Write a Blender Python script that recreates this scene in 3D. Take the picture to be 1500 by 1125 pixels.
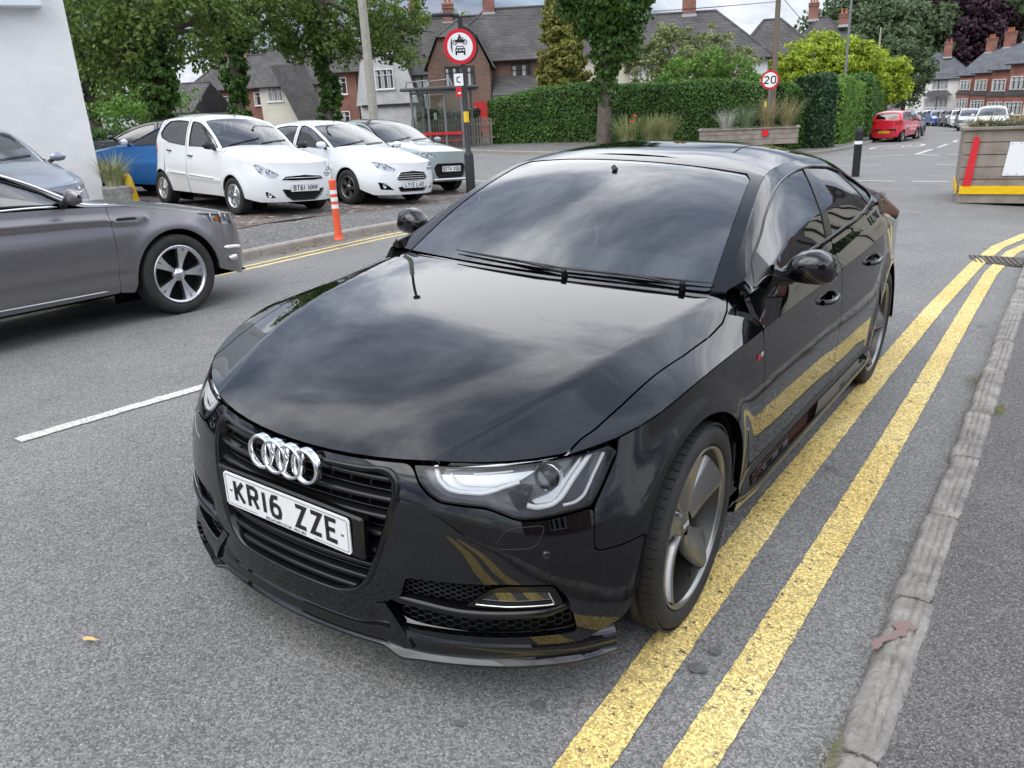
import bpy, bmesh, math, random
import numpy as np
from mathutils import Matrix, Vector
from mathutils.geometry import delaunay_2d_cdt
R = math.radians
for o in list(bpy.data.objects): bpy.data.objects.remove(o)
SC = bpy.context.scene; COL = SC.collection
# ---------------------------------------------------------------- camera
# CARM: tilt of the cambered road under the black car against the true vertical
CARM = Matrix(((0.99884, -0.00118, 0.04808, 0), (0.0, 0.99970, 0.02450, 0), (-0.04809, -0.02448, 0.99854, 0), (0, 0, 0, 1)))
_p = (1.659, -2.1535, 1.609, -.5924, .3473, .0055)
_f = Vector((math.sin(_p[3])*math.cos(_p[4]), math.cos(_p[3])*math.cos(_p[4]), -math.sin(_p[4])))
_r = Vector((math.cos(_p[3]), -math.sin(_p[3]), 0)); _u = _r.cross(_f)
_r, _u = _r*math.cos(_p[5])+_u*math.sin(_p[5]), -_r*math.sin(_p[5])+_u*math.cos(_p[5])
cam = bpy.data.objects.new('camera', bpy.data.cameras.new('camera')); COL.objects.link(cam)
_m = Matrix.Identity(4)
for _i in range(3): _m[_i][0] = _r[_i]; _m[_i][1] = _u[_i]; _m[_i][2] = -_f[_i]; _m[_i][3] = _p[_i]
cam.matrix_world = CARM @ _m
cam.data.sensor_width = 36; cam.data.lens = 36*1172.4/1500; cam.data.clip_start = .05; cam.data.clip_end = 3000
SC.camera = cam
# ---------------------------------------------------------------- sky and sun
SUN_EL, SUN_AZ = R(55), R(190)      # azimuth measured from +Y towards +X
W_ = bpy.data.worlds.new('World'); SC.world = W_; W_.use_nodes = True
nt = W_.node_tree; nt.nodes.clear()
def wn(t, **k):
    n = nt.nodes.new(t)
    for a, b in k.items(): setattr(n, a, b)
    return n
def lk(a, b): nt.links.new(a, b)
sky = wn('ShaderNodeTexSky', sky_type='NISHITA', sun_disc=False, sun_elevation=SUN_EL, sun_rotation=SUN_AZ)
sky.air_density = 1.0; sky.dust_density = .2; sky.ozone_density = 2.0
tc = wn('ShaderNodeTexCoord'); sep = wn('ShaderNodeSeparateXYZ'); lk(tc.outputs['Generated'], sep.inputs[0])
def wm(op, a, b=None, c=None):
    n = wn('ShaderNodeMath', operation=op)
    for i, q in enumerate((a, b, c)):
        if q is None: continue
        if isinstance(q, (int, float)): n.inputs[i].default_value = q
        else: lk(q, n.inputs[i])
    return n.outputs[0]
zz = wm('ADD', wm('MAXIMUM', sep.outputs[2], 0.0), .30)
cx = wm('DIVIDE', sep.outputs[0], zz); cy = wm('DIVIDE', sep.outputs[1], zz)
cb = wn('ShaderNodeCombineXYZ'); lk(cx, cb.inputs[0]); lk(cy, cb.inputs[1]); cb.inputs[2].default_value = 3.7
def noise(scale, det, rough, dist=0., vec=None):
    n = wn('ShaderNodeTexNoise'); n.inputs['Scale'].default_value = scale; n.inputs['Detail'].default_value = det
    n.inputs['Roughness'].default_value = rough; n.inputs['Distortion'].default_value = dist
    lk(vec or cb.outputs[0], n.inputs['Vector']); return n.outputs[0]
def ramp(fac, stops):
    n = wn('ShaderNodeValToRGB'); lk(fac, n.inputs[0]); e = n.color_ramp.elements
    while len(e) < len(stops): e.new(.5)
    for q, (p, c) in zip(e, stops): q.position = p; q.color = (*c, 1)
    return n.outputs[0]
n1 = noise(.85, 8, .56, .25); n2 = noise(1.35, 9, .58, .6)
cov_ = wm('ADD', n1, wm('MULTIPLY', wm('MAXIMUM', wm('SUBTRACT', .20, sep.outputs[2]), 0.0), .15))
cover = ramp(cov_, [(.33, (0, 0, 0)), (.50, (1, 1, 1))])
shade = ramp(n2, [(.35, (4.6, 5.4, 7.2)), (.47, (10.0, 11.0, 12.9)), (.58, (21.0, 21.5, 22.4))])
hz_ = ramp(sep.outputs[2], [(.0, (.30, .305, .315)), (.13, (.42, .43, .45)), (.34, (1, 1, 1))]); sm_ = wn('ShaderNodeMix', data_type='RGBA', blend_type='MULTIPLY'); sm_.inputs['Factor'].default_value = 1; lk(shade, sm_.inputs['A']); lk(hz_, sm_.inputs['B']); shade = sm_.outputs['Result']
mx = wn('ShaderNodeMix', data_type='RGBA'); lk(cover, mx.inputs['Factor']); lk(sky.outputs[0], mx.inputs['A']); lk(shade, mx.inputs['B'])
bg = wn('ShaderNodeBackground'); lk(mx.outputs['Result'], bg.inputs[0]); bg.inputs[1].default_value = .10
wo = wn('ShaderNodeOutputWorld'); lk(bg.outputs[0], wo.inputs[0])
sun = bpy.data.objects.new('sun', bpy.data.lights.new('sun', 'SUN')); COL.objects.link(sun)
sun.data.energy = 1.3; sun.data.angle = R(60); sun.data.color = (1, .96, .90)
_d = Vector((math.sin(SUN_AZ)*math.cos(SUN_EL), math.cos(SUN_AZ)*math.cos(SUN_EL), math.sin(SUN_EL)))
sun.rotation_euler = _d.to_track_quat('Z', 'Y').to_euler()
SC.view_settings.view_transform = 'Standard'; SC.view_settings.look = 'None'; SC.view_settings.gamma = 1
SC.view_settings.exposure = 0.35
# ---------------------------------------------------------------- materials
MATS = {}
def mat(name, col=(.5,.5,.5), rough=.5, metal=0., spec=.5, coat=0., coatr=.03, bump=None, var=None, alpha=None, trans=0., ior=1.5, emit=None, flake=False, aniso=0):
    """principled material; bump=(scale,strength[,distance]); var=(scale,amount,(colour2)) noise mixed into the colour"""
    if name in MATS: return MATS[name]
    m = bpy.data.materials.new(name); m.use_nodes = True; t = m.node_tree; b = t.nodes['Principled BSDF']
    b.inputs['Base Color'].default_value = (*col, 1); b.inputs['Roughness'].default_value = rough; b.inputs['Metallic'].default_value = metal
    b.inputs['Specular IOR Level'].default_value = spec; b.inputs['Coat Weight'].default_value = coat; b.inputs['Coat Roughness'].default_value = coatr
    b.inputs['IOR'].default_value = ior; b.inputs['Transmission Weight'].default_value = trans
    if emit: b.inputs['Emission Color'].default_value = (*emit[0], 1); b.inputs['Emission Strength'].default_value = emit[1]
    tc = t.nodes.new('ShaderNodeTexCoord')
    def nz(scale, det=4, rough=.6):
        n = t.nodes.new('ShaderNodeTexNoise'); n.inputs['Scale'].default_value = scale; n.inputs['Detail'].default_value = det; n.inputs['Roughness'].default_value = rough
        t.links.new(tc.outputs['Object'], n.inputs['Vector']); return n
    if var:
        n = nz(var[0], 5); r = t.nodes.new('ShaderNodeValToRGB'); r.color_ramp.elements[0].position = .35; r.color_ramp.elements[1].position = .65
        r.color_ramp.elements[0].color = (*col, 1); r.color_ramp.elements[1].color = (*var[-1], 1)
        t.links.new(n.outputs[0], r.inputs[0]); t.links.new(r.outputs[0], b.inputs['Base Color'])
    if bump:
        n = nz(bump[0], 5); u = t.nodes.new('ShaderNodeBump'); u.inputs['Strength'].default_value = bump[1]; u.inputs['Distance'].default_value = bump[2] if len(bump) > 2 else .01
        t.links.new(n.outputs[0], u.inputs['Height']); t.links.new(u.outputs[0], b.inputs['Normal'])
    MATS[name] = m; return m

def glass(name, tint=(.6,.7,.68), fac_min=.0, ior=1.5, dark=.0):
    """thin sheet glass: fresnel reflection over tinted see-through"""
    if name in MATS: return MATS[name]
    m = bpy.data.materials.new(name); m.use_nodes = True; t = m.node_tree; t.nodes.clear()
    o = t.nodes.new('ShaderNodeOutputMaterial'); mx = t.nodes.new('ShaderNodeMixShader'); f = t.nodes.new('ShaderNodeFresnel'); f.inputs[0].default_value = ior
    g = t.nodes.new('ShaderNodeBsdfGlossy'); g.inputs['Roughness'].default_value = .0; tr = t.nodes.new('ShaderNodeBsdfTransparent'); tr.inputs[0].default_value = (*tint, 1)
    mr = t.nodes.new('ShaderNodeMapRange'); mr.inputs['From Min'].default_value = 0; mr.inputs['From Max'].default_value = 1; mr.inputs['To Min'].default_value = fac_min; mr.inputs['To Max'].default_value = 1
    t.links.new(f.outputs[0], mr.inputs[0]); t.links.new(mr.outputs[0], mx.inputs[0]); t.links.new(tr.outputs[0], mx.inputs[1]); t.links.new(g.outputs[0], mx.inputs[2]); t.links.new(mx.outputs[0], o.inputs[0])
    MATS[name] = m; return m

# ---------------------------------------------------------------- objects and tags
def tag(o, label=None, cat=None, group=None, kind=None):
    if label: o['label'] = label
    if cat: o['category'] = cat
    if group: o['group'] = group
    if kind: o['kind'] = kind
    return o
def empty(name, loc=(0, 0, 0), rz=0., label=None, cat=None, group=None, mw=None):
    o = bpy.data.objects.new(name, None); COL.objects.link(o); o.empty_display_size = .2
    if mw is not None: o.matrix_world = mw
    else: o.location = loc; o.rotation_euler = (0, 0, rz)
    return tag(o, label, cat, group)

class MB:
    """collects geometry, builds one mesh object"""
    def __init__(s): s.v = []; s.f = []; s.m = []; s.sm = []; s.n = []; s.anyn = False
    def add(s, vs, fs, mi=0, smooth=False, nrm=None):
        b = len(s.v); s.v += [tuple(map(float, p)) for p in vs]
        for k, f in enumerate(fs):
            s.f.append(tuple(i+b for i in f)); s.m.append(mi); s.sm.append(smooth)
            if nrm is not None: s.n.append([nrm[i] for i in f]); s.anyn = True
            else: s.n.append(None)
        return s
    def box(s, c, d, mi=0, M=None, rz=0., bev=0.):
        x, y, z = d[0]/2, d[1]/2, d[2]/2
        if bev > 0:
            return s.bbox(c, d, bev, mi, M, rz)
        P = [(-x,-y,-z),(x,-y,-z),(x,y,-z),(-x,y,-z),(-x,-y,z),(x,-y,z),(x,y,z),(-x,y,z)]
        F = [(3,2,1,0),(4,5,6,7),(0,1,5,4),(1,2,6,5),(2,3,7,6),(3,0,4,7)]
        return s._pl(P, F, c, mi, M, rz)
    def _pl(s, P, F, c, mi, M, rz, smooth=False):
        m = (Matrix.Translation(c) @ Matrix.Rotation(rz, 4, 'Z'))
        if M is not None: m = M @ m
        return s.add([m @ Vector(p) for p in P], F, mi, smooth)
    def bbox(s, c, d, b, mi=0, M=None, rz=0.):
        x, y, z = d[0]/2, d[1]/2, d[2]/2; b = min(b, x*.9, y*.9, z*.9)
        P = []; 
        for k, (zz, e) in enumerate(((-z, b), (-z+b, 0), (z-b, 0), (z, b))):
            X, Y = x-e, y-e
            P += [(-X+b*(not e), -Y, zz), (X-b*(not e), -Y, zz), (X, -Y+b*(not e), zz), (X, Y-b*(not e), zz), (X-b*(not e), Y, zz), (-X+b*(not e), Y, zz), (-X, Y-b*(not e), zz), (-X, -Y+b*(not e), zz)]
        F = [tuple(range(7, -1, -1)), tuple(range(24, 32))]
        for k in range(3):
            for i in range(8): j = (i+1) % 8; F.append((k*8+i, k*8+j, k*8+8+j, k*8+8+i))
        return s._pl(P, F, c, mi, M, rz)
    def lathe(s, prof, c=(0,0,0), ax='z', n=24, mi=0, M=None, smooth=True, a0=0., a1=2*math.pi):
        """prof: (radius, height) list revolved round ax"""
        full = abs(a1-a0-2*math.pi) < 1e-6; k = n if full else n+1; P = []
        for r, h in prof:
            for i in range(k):
                a = a0+(a1-a0)*i/n; x, y = r*math.cos(a), r*math.sin(a)
                P.append({'z': (x, y, h), 'x': (h, x, y), 'y': (y, h, x)}[ax])
        F = []
        for j in range(len(prof)-1):
            for i in range(n):
                i2 = (i+1) % k
                F.append((j*k+i, j*k+i2, (j+1)*k+i2, (j+1)*k+i))
        m = Matrix.Translation(c)
        if M is not None: m = M @ m
        return s.add([m @ Vector(p) for p in P], F, mi, smooth)
    def cyl(s, p0, p1, r0, r1=None, n=12, mi=0, caps=True, smooth=True):
        r1 = r0 if r1 is None else r1; p0, p1 = Vector(p0), Vector(p1); d = (p1-p0)
        q = d.to_track_quat('Z', 'Y').to_matrix(); P = []
        for p, r in ((p0, r0), (p1, r1)):
            for i in range(n): a = 2*math.pi*i/n; P.append(p+q @ Vector((r*math.cos(a), r*math.sin(a), 0)))
        F = [(i, (i+1) % n, n+(i+1) % n, n+i) for i in range(n)]
        s.add(P, F, mi, smooth)
        if caps: s.add(P[:n], [tuple(range(n-1, -1, -1))], mi); s.add(P[n:], [tuple(range(n))], mi)
        return s
    def tube(s, pts, r, n=8, mi=0, closed=False, smooth=True, sq=None):
        pts = [Vector(p) for p in pts]; N = len(pts); rr = r if isinstance(r, (list, tuple)) else [r]*N; P = []
        up = None
        for i, p in enumerate(pts):
            a = pts[(i-1) % N] if (closed or i > 0) else p; b = pts[(i+1) % N] if (closed or i < N-1) else p
            t = (b-a).normalized()
            if up is None: up = Vector((0, 0, 1)) if abs(t.z) < .9 else Vector((1, 0, 0))
            x = up.cross(t).normalized(); y = t.cross(x).normalized(); up = y
            for k in range(n):
                an = 2*math.pi*k/n+(math.pi/n if n == 4 else 0); P.append(p+(x*math.cos(an)*(sq or 1)+y*math.sin(an))*rr[i])
        F = []; M_ = N if closed else N-1
        for i in range(M_):
            j = (i+1) % N
            for k in range(n): F.append((i*n+k, i*n+(k+1) % n, j*n+(k+1) % n, j*n+k))
        s.add(P, F, mi, smooth)
        if not closed: s.add(P[:n], [tuple(range(n-1, -1, -1))], mi); s.add(P[-n:], [tuple(range(n))], mi)
        return s
    def prism(s, poly, z0, z1, mi=0, M=None, ax='z', smooth=False):
        """extruded polygon; ax gives the extrusion axis; poly coords are the other two in xyz order"""
        def at(a, b, h): return {'z': (a, b, h), 'x': (h, a, b), 'y': (a, h, b)}[ax]
        n = len(poly); P = [at(a, b, z0) for a, b in poly]+[at(a, b, z1) for a, b in poly]
        ar = sum(poly[i][0]*poly[(i+1) % n][1]-poly[(i+1) % n][0]*poly[i][1] for i in range(n))
        F = [tuple(range(n-1, -1, -1)), tuple(range(n, 2*n))]+[(i, (i+1) % n, n+(i+1) % n, n+i) for i in range(n)]
        flip = (ar < 0) != (ax == 'y')
        if z1 < z0: flip = not flip
        if flip: F = [f[::-1] for f in F]
        if M is not None: P = [M @ Vector(p) for p in P]
        return s.add(P, F, mi, smooth)
    def grid(s, P, mi=0, smooth=True, flip=False, nrm=None):
        """P[i][j] points"""
        a, b = len(P), len(P[0]); F = []
        for i in range(a-1):
            for j in range(b-1):
                f = (i*b+j, (i+1)*b+j, (i+1)*b+j+1, i*b+j+1); F.append(f[::-1] if flip else f)
        return s.add([p for r in P for p in r], F, mi, smooth, nrm)
    def xf(s, M):
        s.v = [tuple(M @ Vector(p)) for p in s.v]; return s
    def mirror(s, o):
        """add the mirror image (x -> -x) of another builder"""
        b = len(s.v); s.v += [(-p[0], p[1], p[2]) for p in o.v]
        for f, m, sm, n in zip(o.f, o.m, o.sm, o.n):
            s.f.append(tuple(i+b for i in reversed(f))); s.m.append(m); s.sm.append(sm)
            s.n.append(None if n is None else [(-q[0], q[1], q[2]) for q in reversed(n)])
        s.anyn = s.anyn or o.anyn; return s
    def build(s, name, mats, parent=None, bevel=0.):
        me = bpy.data.meshes.new(name); me.from_pydata(s.v, [], s.f)
        for m in (mats if isinstance(mats, (list, tuple)) else [mats]): me.materials.append(m)
        me.polygons.foreach_set('material_index', s.m); me.polygons.foreach_set('use_smooth', s.sm)
        me.update()
        if s.anyn:
            out = []
            for k, p in enumerate(me.polygons):
                if s.n[k] is None: out += [tuple(p.normal)]*p.loop_total
                else: out += [tuple(q) for q in s.n[k]]
            me.polygons.foreach_set('use_smooth', [True]*len(s.f))
            me.normals_split_custom_set(out)
        o = bpy.data.objects.new(name, me); COL.objects.link(o)
        if parent is not None: o.parent = parent
        if bevel > 0:
            b = o.modifiers.new('bevel', 'BEVEL'); b.width = bevel; b.segments = 2; b.limit_method = 'ANGLE'; b.harden_normals = False
        return o

def copy_thing(o, loc=None, rz=None, mw=None, label=None, group=None, mats=None):
    """a thing with its parts and sub-parts; mats maps material -> replacement"""
    def cp(s, parent):
        c = s.copy(); COL.objects.link(c); c.parent = parent
        if mats and s.type == 'MESH' and any(m in mats for m in s.data.materials[:]):
            key = ('cp', s.data.name, tuple(sorted(m.name for m in mats.values())))
            if key not in MATS:
                d = s.data.copy()
                for i, m in enumerate(d.materials):
                    if m in mats: d.materials[i] = mats[m]
                MATS[key] = d
            c.data = MATS[key]
        for ch in [q for q in s.children]: cp(ch, c)
        return c
    r = cp(o, None)
    if mw is not None: r.matrix_world = mw
    else:
        if loc is not None: r.location = loc
        if rz is not None: r.rotation_euler = (0, 0, rz)
    if label: r['label'] = label
    if group: r['group'] = group
    return r

# ---------------------------------------------------------------- trimmed panels on table surfaces
def resample(poly, ds, sig=0., closed=True):
    P = np.array(poly, float)
    if closed: P = np.vstack([P, P[:1]])
    d = np.linalg.norm(np.diff(P, axis=0), axis=1); L = np.r_[0, np.cumsum(d)]
    if sig > 0 or not closed:
        n = max(8, int(L[-1]/ds)); s = np.linspace(0, L[-1], n+1)
        Q = np.array([np.interp(s, L, P[:, k]) for k in range(P.shape[1])]).T
        if closed: Q = Q[:-1]
        if sig > 0 and closed:
            h = int(3*sig)+1; k = np.exp(-.5*(np.arange(-h, h+1)/sig)**2); k /= k.sum()
            Q = sum(w*np.roll(Q, h-i, axis=0) for i, w in enumerate(k))
        elif sig > 0: Q = gsm(Q, sig, 0)
        return Q
    out = []
    for i in range(len(P)-1):
        n = max(1, int(round(d[i]/ds)))
        for j in range(n): out.append(P[i]+(P[i+1]-P[i])*j/n)
    return np.array(out)
def inpoly(x, y, poly):
    c = np.zeros(len(x), bool); n = len(poly); j = n-1
    for i in range(n):
        xi, yi = poly[i]; xj, yj = poly[j]
        if yi != yj:
            m = ((yi > y) != (yj > y)) & (x < (xj-xi)*(y-yi)/(yj-yi)+xi); c ^= m
        j = i
    return c
def panel(mb, sf, outline, holes=(), h=.03, ds=.015, flange=.012, off=0., mi=0, sig=.8, mirror=False, flip=False, fl_in=.0, hsig=None):
    """outline and holes in surface params (u,v) (lists). Meshes the trimmed region with true surface normals"""
    O = np.array(outline, float)
    cu, cv = O.mean(0); e = 1e-3
    mid = lambda a: (O[:, a].min()+O[:, a].max())/2
    U, V = abs(mid(0)) or sf.us[len(sf.us)//2], mid(1)
    ku = np.linalg.norm(sf.pos(U+.01, V)-sf.pos(U, V))/.01; kv = np.linalg.norm(sf.pos(U, V+.01)-sf.pos(U, V))/.01
    ku = max(ku, .05); kv = max(kv, .05); S = np.array([ku, kv])
    loops = [resample(O*S, ds, sig)]+[resample(np.array(q, float)*S, ds, sig if hsig is None else hsig) for q in holes]
    lo, hi = loops[0].min(0), loops[0].max(0)
    xs = np.arange(lo[0]+h*.5, hi[0], h); ys = np.arange(lo[1]+h*.5, hi[1], h)
    X, Y = np.meshgrid(xs, ys); X = X+((np.arange(len(ys)) % 2)*h/2)[:, None]; X, Y = X.ravel(), Y.ravel()
    k = inpoly(X, Y, loops[0])
    for q in loops[1:]: k &= ~inpoly(X, Y, q)
    X, Y = X[k], Y[k]
    B = np.vstack(loops); 
    if len(X):
        dm = np.min((X[:, None]-B[None, :, 0])**2+(Y[:, None]-B[None, :, 1])**2, axis=1); k = dm > (h*.45)**2; X, Y = X[k], Y[k]
    pts = [Vector(p) for p in B]+[Vector((a, b)) for a, b in zip(X, Y)]
    edges = []; b = 0
    for q in loops:
        n = len(q); edges += [(b+i, b+(i+1) % n) for i in range(n)]; b += n
    vs, _, fs, ov, _, _ = delaunay_2d_cdt(pts, edges, [], 0, 1e-7)
    vs = np.array([tuple(p) for p in vs])
    fs = [f for f in fs if len(f) == 3]
    c = np.array([vs[list(f)].mean(0) for f in fs])
    k = inpoly(c[:, 0], c[:, 1], loops[0])
    for q in loops[1:]: k &= ~inpoly(c[:, 0], c[:, 1], q)
    fs = [f for f, q in zip(fs, k) if q]
    P = sf.pos(vs[:, 0]/ku, vs[:, 1]/kv); N = sf.nor(vs[:, 0]/ku, vs[:, 1]/kv)
    if flip: N = -N
    P = P+N*off
    t = fs[len(fs)//2]; fn = np.cross(P[t[1]]-P[t[0]], P[t[2]]-P[t[0]])
    if fn @ N[t[0]] < 0: fs = [f[::-1] for f in fs]
    loc = MB(); loc.add(P, fs, mi, True, [tuple(q) for q in N])
    if flange > 0:
        ec = {}
        for f in fs:
            for i in range(3): a, b2 = f[i], f[(i+1) % 3]; ec[(a, b2)] = 1
        bd = [(a, b2) for (a, b2) in ec if (b2, a) not in ec]
        Pi = P-N*flange
        idx = {}; FV = []; 
        for a, b2 in bd:
            FV += [P[b2], P[a], Pi[a], Pi[b2]]
        loc.add(FV, [(4*i, 4*i+1, 4*i+2, 4*i+3) for i in range(len(bd))], mi, False)
    bcount = len(mb.v); mb.v += loc.v; mb.f += [tuple(i+bcount for i in f) for f in loc.f]; mb.m += loc.m; mb.sm += loc.sm; mb.n += loc.n; mb.anyn = True
    if mirror: mb.mirror(loc)
    return mb
def text_mb(txt, size, depth=.001, bold=0., ext=0., font_sx=1.):
    """lettering as mesh (x right, y up), centred; returns (verts, faces)"""
    c = bpy.data.curves.new('t', 'FONT'); c.body = txt; c.size = size; c.align_x = 'CENTER'; c.align_y = 'CENTER'; c.extrude = depth; c.offset = bold; c.space_character = 1.05
    o = bpy.data.objects.new('t', c); COL.objects.link(o); bpy.context.view_layer.update()
    dg = bpy.context.evaluated_depsgraph_get(); me = o.evaluated_get(dg).to_mesh()
    V = [(v.co.x*font_sx, v.co.y, v.co.z) for v in me.vertices]; F = [tuple(p.vertices) for p in me.polygons]
    o.evaluated_get(dg).to_mesh_clear(); bpy.data.objects.remove(o); bpy.data.curves.remove(c)
    return V, F
# ---------------------------------------------------------------- smooth table surfaces for coachwork
def gsm(A, sig, ax):
    """gaussian smoothing along an axis, end values kept"""
    if sig < .4: return A
    n = int(3*sig)+1
    A = np.moveaxis(A, ax, 0); N = A.shape[0]
    n = min(n, N-1)
    k = np.exp(-.5*(np.arange(-n, n+1)/sig)**2); k /= k.sum()
    lo = 2*A[0]-A[n:0:-1]; hi = 2*A[-1]-A[-2:-n-2:-1]
    B = np.concatenate([lo, A, hi], 0); out = np.zeros_like(A)
    for i, w in enumerate(k): out += w*B[i:i+N]
    return np.moveaxis(out, 0, ax)

def interp(x, xs, ys):
    return np.interp(x, xs, ys)

def curve(pts, n=400, sig=8, sym=True):
    """arc-length resampled and smoothed 3D curve (mirror-symmetric ends when sym)"""
    P = np.array(pts, float)
    L = np.r_[0, np.cumsum(np.linalg.norm(np.diff(P, axis=0), axis=1))]
    s = np.linspace(0, L[-1], n)
    Q = np.array([np.interp(s, L, P[:, k]) for k in range(P.shape[1])]).T
    if sym:
        F = Q.copy(); F[:, 0] *= -1
        m = 4*int(sig)+2
        E = np.concatenate([F[m:0:-1], Q, F[-2:-m-2:-1]])
        k = np.exp(-.5*(np.arange(-3*int(sig)-1, 3*int(sig)+2)/sig)**2); k /= k.sum()
        R = np.zeros_like(E); h = len(k)//2
        for i in range(len(E)):
            for j, w in enumerate(k):
                R[i] += w*E[min(max(i+j-h, 0), len(E)-1)]
        Q = R[m:m+n]
    else:
        Q = gsm(Q, sig, 0)
    L = np.r_[0, np.cumsum(np.linalg.norm(np.diff(Q, axis=0), axis=1))]
    s2 = np.linspace(0, L[-1], n)
    return s2, np.array([np.interp(s2, L, Q[:, k]) for k in range(Q.shape[1])]).T

class Surf:
    """position table P[nu,nv,3] over u,v (uniform); sym mirrors u about 0"""
    def __init__(s, us, vs, P, sym=False, flip=False):
        s.us, s.vs, s.P, s.sym = us, vs, P, sym
        du = np.gradient(P, us, axis=0); dv = np.gradient(P, vs, axis=1)
        N = np.cross(du, dv); N /= np.linalg.norm(N, axis=2)[..., None]+1e-12
        s.N = -N if flip else N
    def _ev(s, T, u, v):
        u = np.asarray(u, float); v = np.asarray(v, float)
        sg = np.where(u < 0, -1., 1.) if s.sym else np.ones_like(u)
        uu = np.abs(u) if s.sym else u
        fu = np.clip((uu-s.us[0])/(s.us[1]-s.us[0]), 0, len(s.us)-1.001); iu = fu.astype(int); a = (fu-iu)[..., None]
        fv = np.clip((v-s.vs[0])/(s.vs[1]-s.vs[0]), 0, len(s.vs)-1.001); iv = fv.astype(int); b = (fv-iv)[..., None]
        R = T[iu, iv]*(1-a)*(1-b)+T[iu+1, iv]*a*(1-b)+T[iu, iv+1]*(1-a)*b+T[iu+1, iv+1]*a*b
        R = R.copy(); R[..., 0] *= sg
        return R
    def pos(s, u, v): return s._ev(s.P, u, v)
    def nor(s, u, v):
        n = s._ev(s.N, u, v); return n/(np.linalg.norm(n, axis=-1)[..., None]+1e-12)
    def inv(s, pts, ax='yz'):
        """params of points given by two coordinates (for x>=0 half)"""
        ii = ['xyz'.index(c) for c in ax]
        T = s.P[..., ii].reshape(-1, 2); out = []
        bad = (s.P[..., 1].ravel() > .3) if (ax == 'xz' and s.sym) else ((s.P[..., 0].ravel() < .5) if (ax == 'yz' and s.sym) else None)
        for p in pts:
            sgn = 1.
            p = np.array(p, float)
            if s.sym and ax[0] == 'x' and p[0] < 0: sgn = -1.; p[0] = -p[0]
            D_ = ((T-p)**2).sum(1)
            if bad is not None: D_ = D_+bad*9.
            k = np.argmin(D_); u = s.us[k//len(s.vs)]; v = s.vs[k % len(s.vs)]
            hu = s.us[1]-s.us[0]; hv = s.vs[1]-s.vs[0]
            for _ in range(6):
                u0 = min(max(u, s.us[0]+hu), s.us[-1]-hu); v0 = min(max(v, s.vs[0]+hv), s.vs[-1]-hv)
                f = s.pos(u, v)[ii]
                Ju = (s.pos(u0+hu, v)-s.pos(u0-hu, v))[ii]/(2*hu); Jv = (s.pos(u, v0+hv)-s.pos(u, v0-hv))[ii]/(2*hv)
                J = np.array([Ju, Jv]).T
                d, *_ = np.linalg.lstsq(J, p-f, rcond=1e-3)
                d = np.clip(d, [-5*hu, -5*hv], [5*hu, 5*hv])
                u = min(max(u+d[0], s.us[0]), s.us[-1]); v = min(max(v+d[1], s.vs[0]), s.vs[-1])
            out.append((sgn*u, v))
        return out

def wall(K, zs, cols, rows, sig=10, sigv=3, nu=400, nv=90, z0=None, extra=None):
    """body side wrapped round the plan outline K (half, front centre to rear centre) from z0 up to K.
    cols: fractional positions along K; rows[j]: outward offsets at height zs[j] for each col; offset 0 at K"""
    s, Q = curve(K, nu, sig)
    T = np.gradient(Q[:, :2], s, axis=0); T /= np.linalg.norm(T, axis=1)[:, None]
    Nn = np.stack([T[:, 1], -T[:, 0]], 1)          # outward for front centre -> side -> rear
    z0 = zs[0] if z0 is None else z0
    t = np.linspace(0, 1, nv)
    D = np.zeros((nu, nv)); Z = np.zeros((nu, nv))
    R = np.array([np.interp(s, cols, r) for r in rows])    # rows x nu
    for i in range(nu):
        zt = z0+(Q[i, 2]-z0)*t; Z[i] = zt
        D[i] = np.interp(zt, list(zs)+[Q[i, 2]], list(R[:, i])+[0.])
    M_ = np.concatenate([D[60:0:-1], D, D[-2:-62:-1]]); M_ = gsm(M_, sig, 0); D = M_[60:60+nu]
    D = gsm(D, sigv, 1)
    if extra is not None: D = D+extra(s, Q, Z)
    P = np.zeros((nu, nv, 3)); P[..., 0] = Q[:, None, 0]+Nn[:, None, 0]*D; P[..., 1] = Q[:, None, 1]+Nn[:, None, 1]*D; P[..., 2] = Z
    sf = Surf(s, t, P, sym=True); sf.Q = Q
    return sf

def rails(curves, rs, ys, sig=6, bulge=0., sigv=2, nv=60):
    """surface through rails x,z given as functions of y (arrays [n,2] each on ys); v runs rs[0]..rs[-1]"""
    v = np.linspace(rs[0], rs[-1], nv); C = np.array(curves)     # k,n,2
    P = np.zeros((len(ys), nv, 3)); P[..., 1] = ys[:, None]
    for c, k in ((0, 0), (2, 1)):
        A = np.array([np.interp(v, rs, C[:, i, k]) for i in range(len(ys))])
        P[..., c] = gsm(gsm(A, sig, 0), sigv, 1)
    if bulge: 
        w = (v-rs[0])/(rs[-1]-rs[0]); P[..., 0] += bulge*4*w*(1-w)
    return Surf(ys, v, P, sym=False)

def top(prof, ns=60, nv=400, sig=6):
    """prof rows: v, y, z, xe, dy, drop, pw ; surface over (v, s in -1..1 via |s|)"""
    A = np.array(prof, float); v = np.linspace(A[0, 0], A[-1, 0], nv)
    c = [gsm(np.interp(v, A[:, 0], A[:, k]), sig, 0) for k in range(1, A.shape[1])]
    s = np.linspace(0, 1.0, ns)
    P = np.zeros((ns, nv, 3))
    P[..., 0] = s[:, None]*c[2][None]
    P[..., 1] = c[0][None]+c[3][None]*s[:, None]**2
    P[..., 2] = c[1][None]-c[4][None]*s[:, None]**c[5][None]
    return Surf(s, v, P, sym=True)
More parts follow.
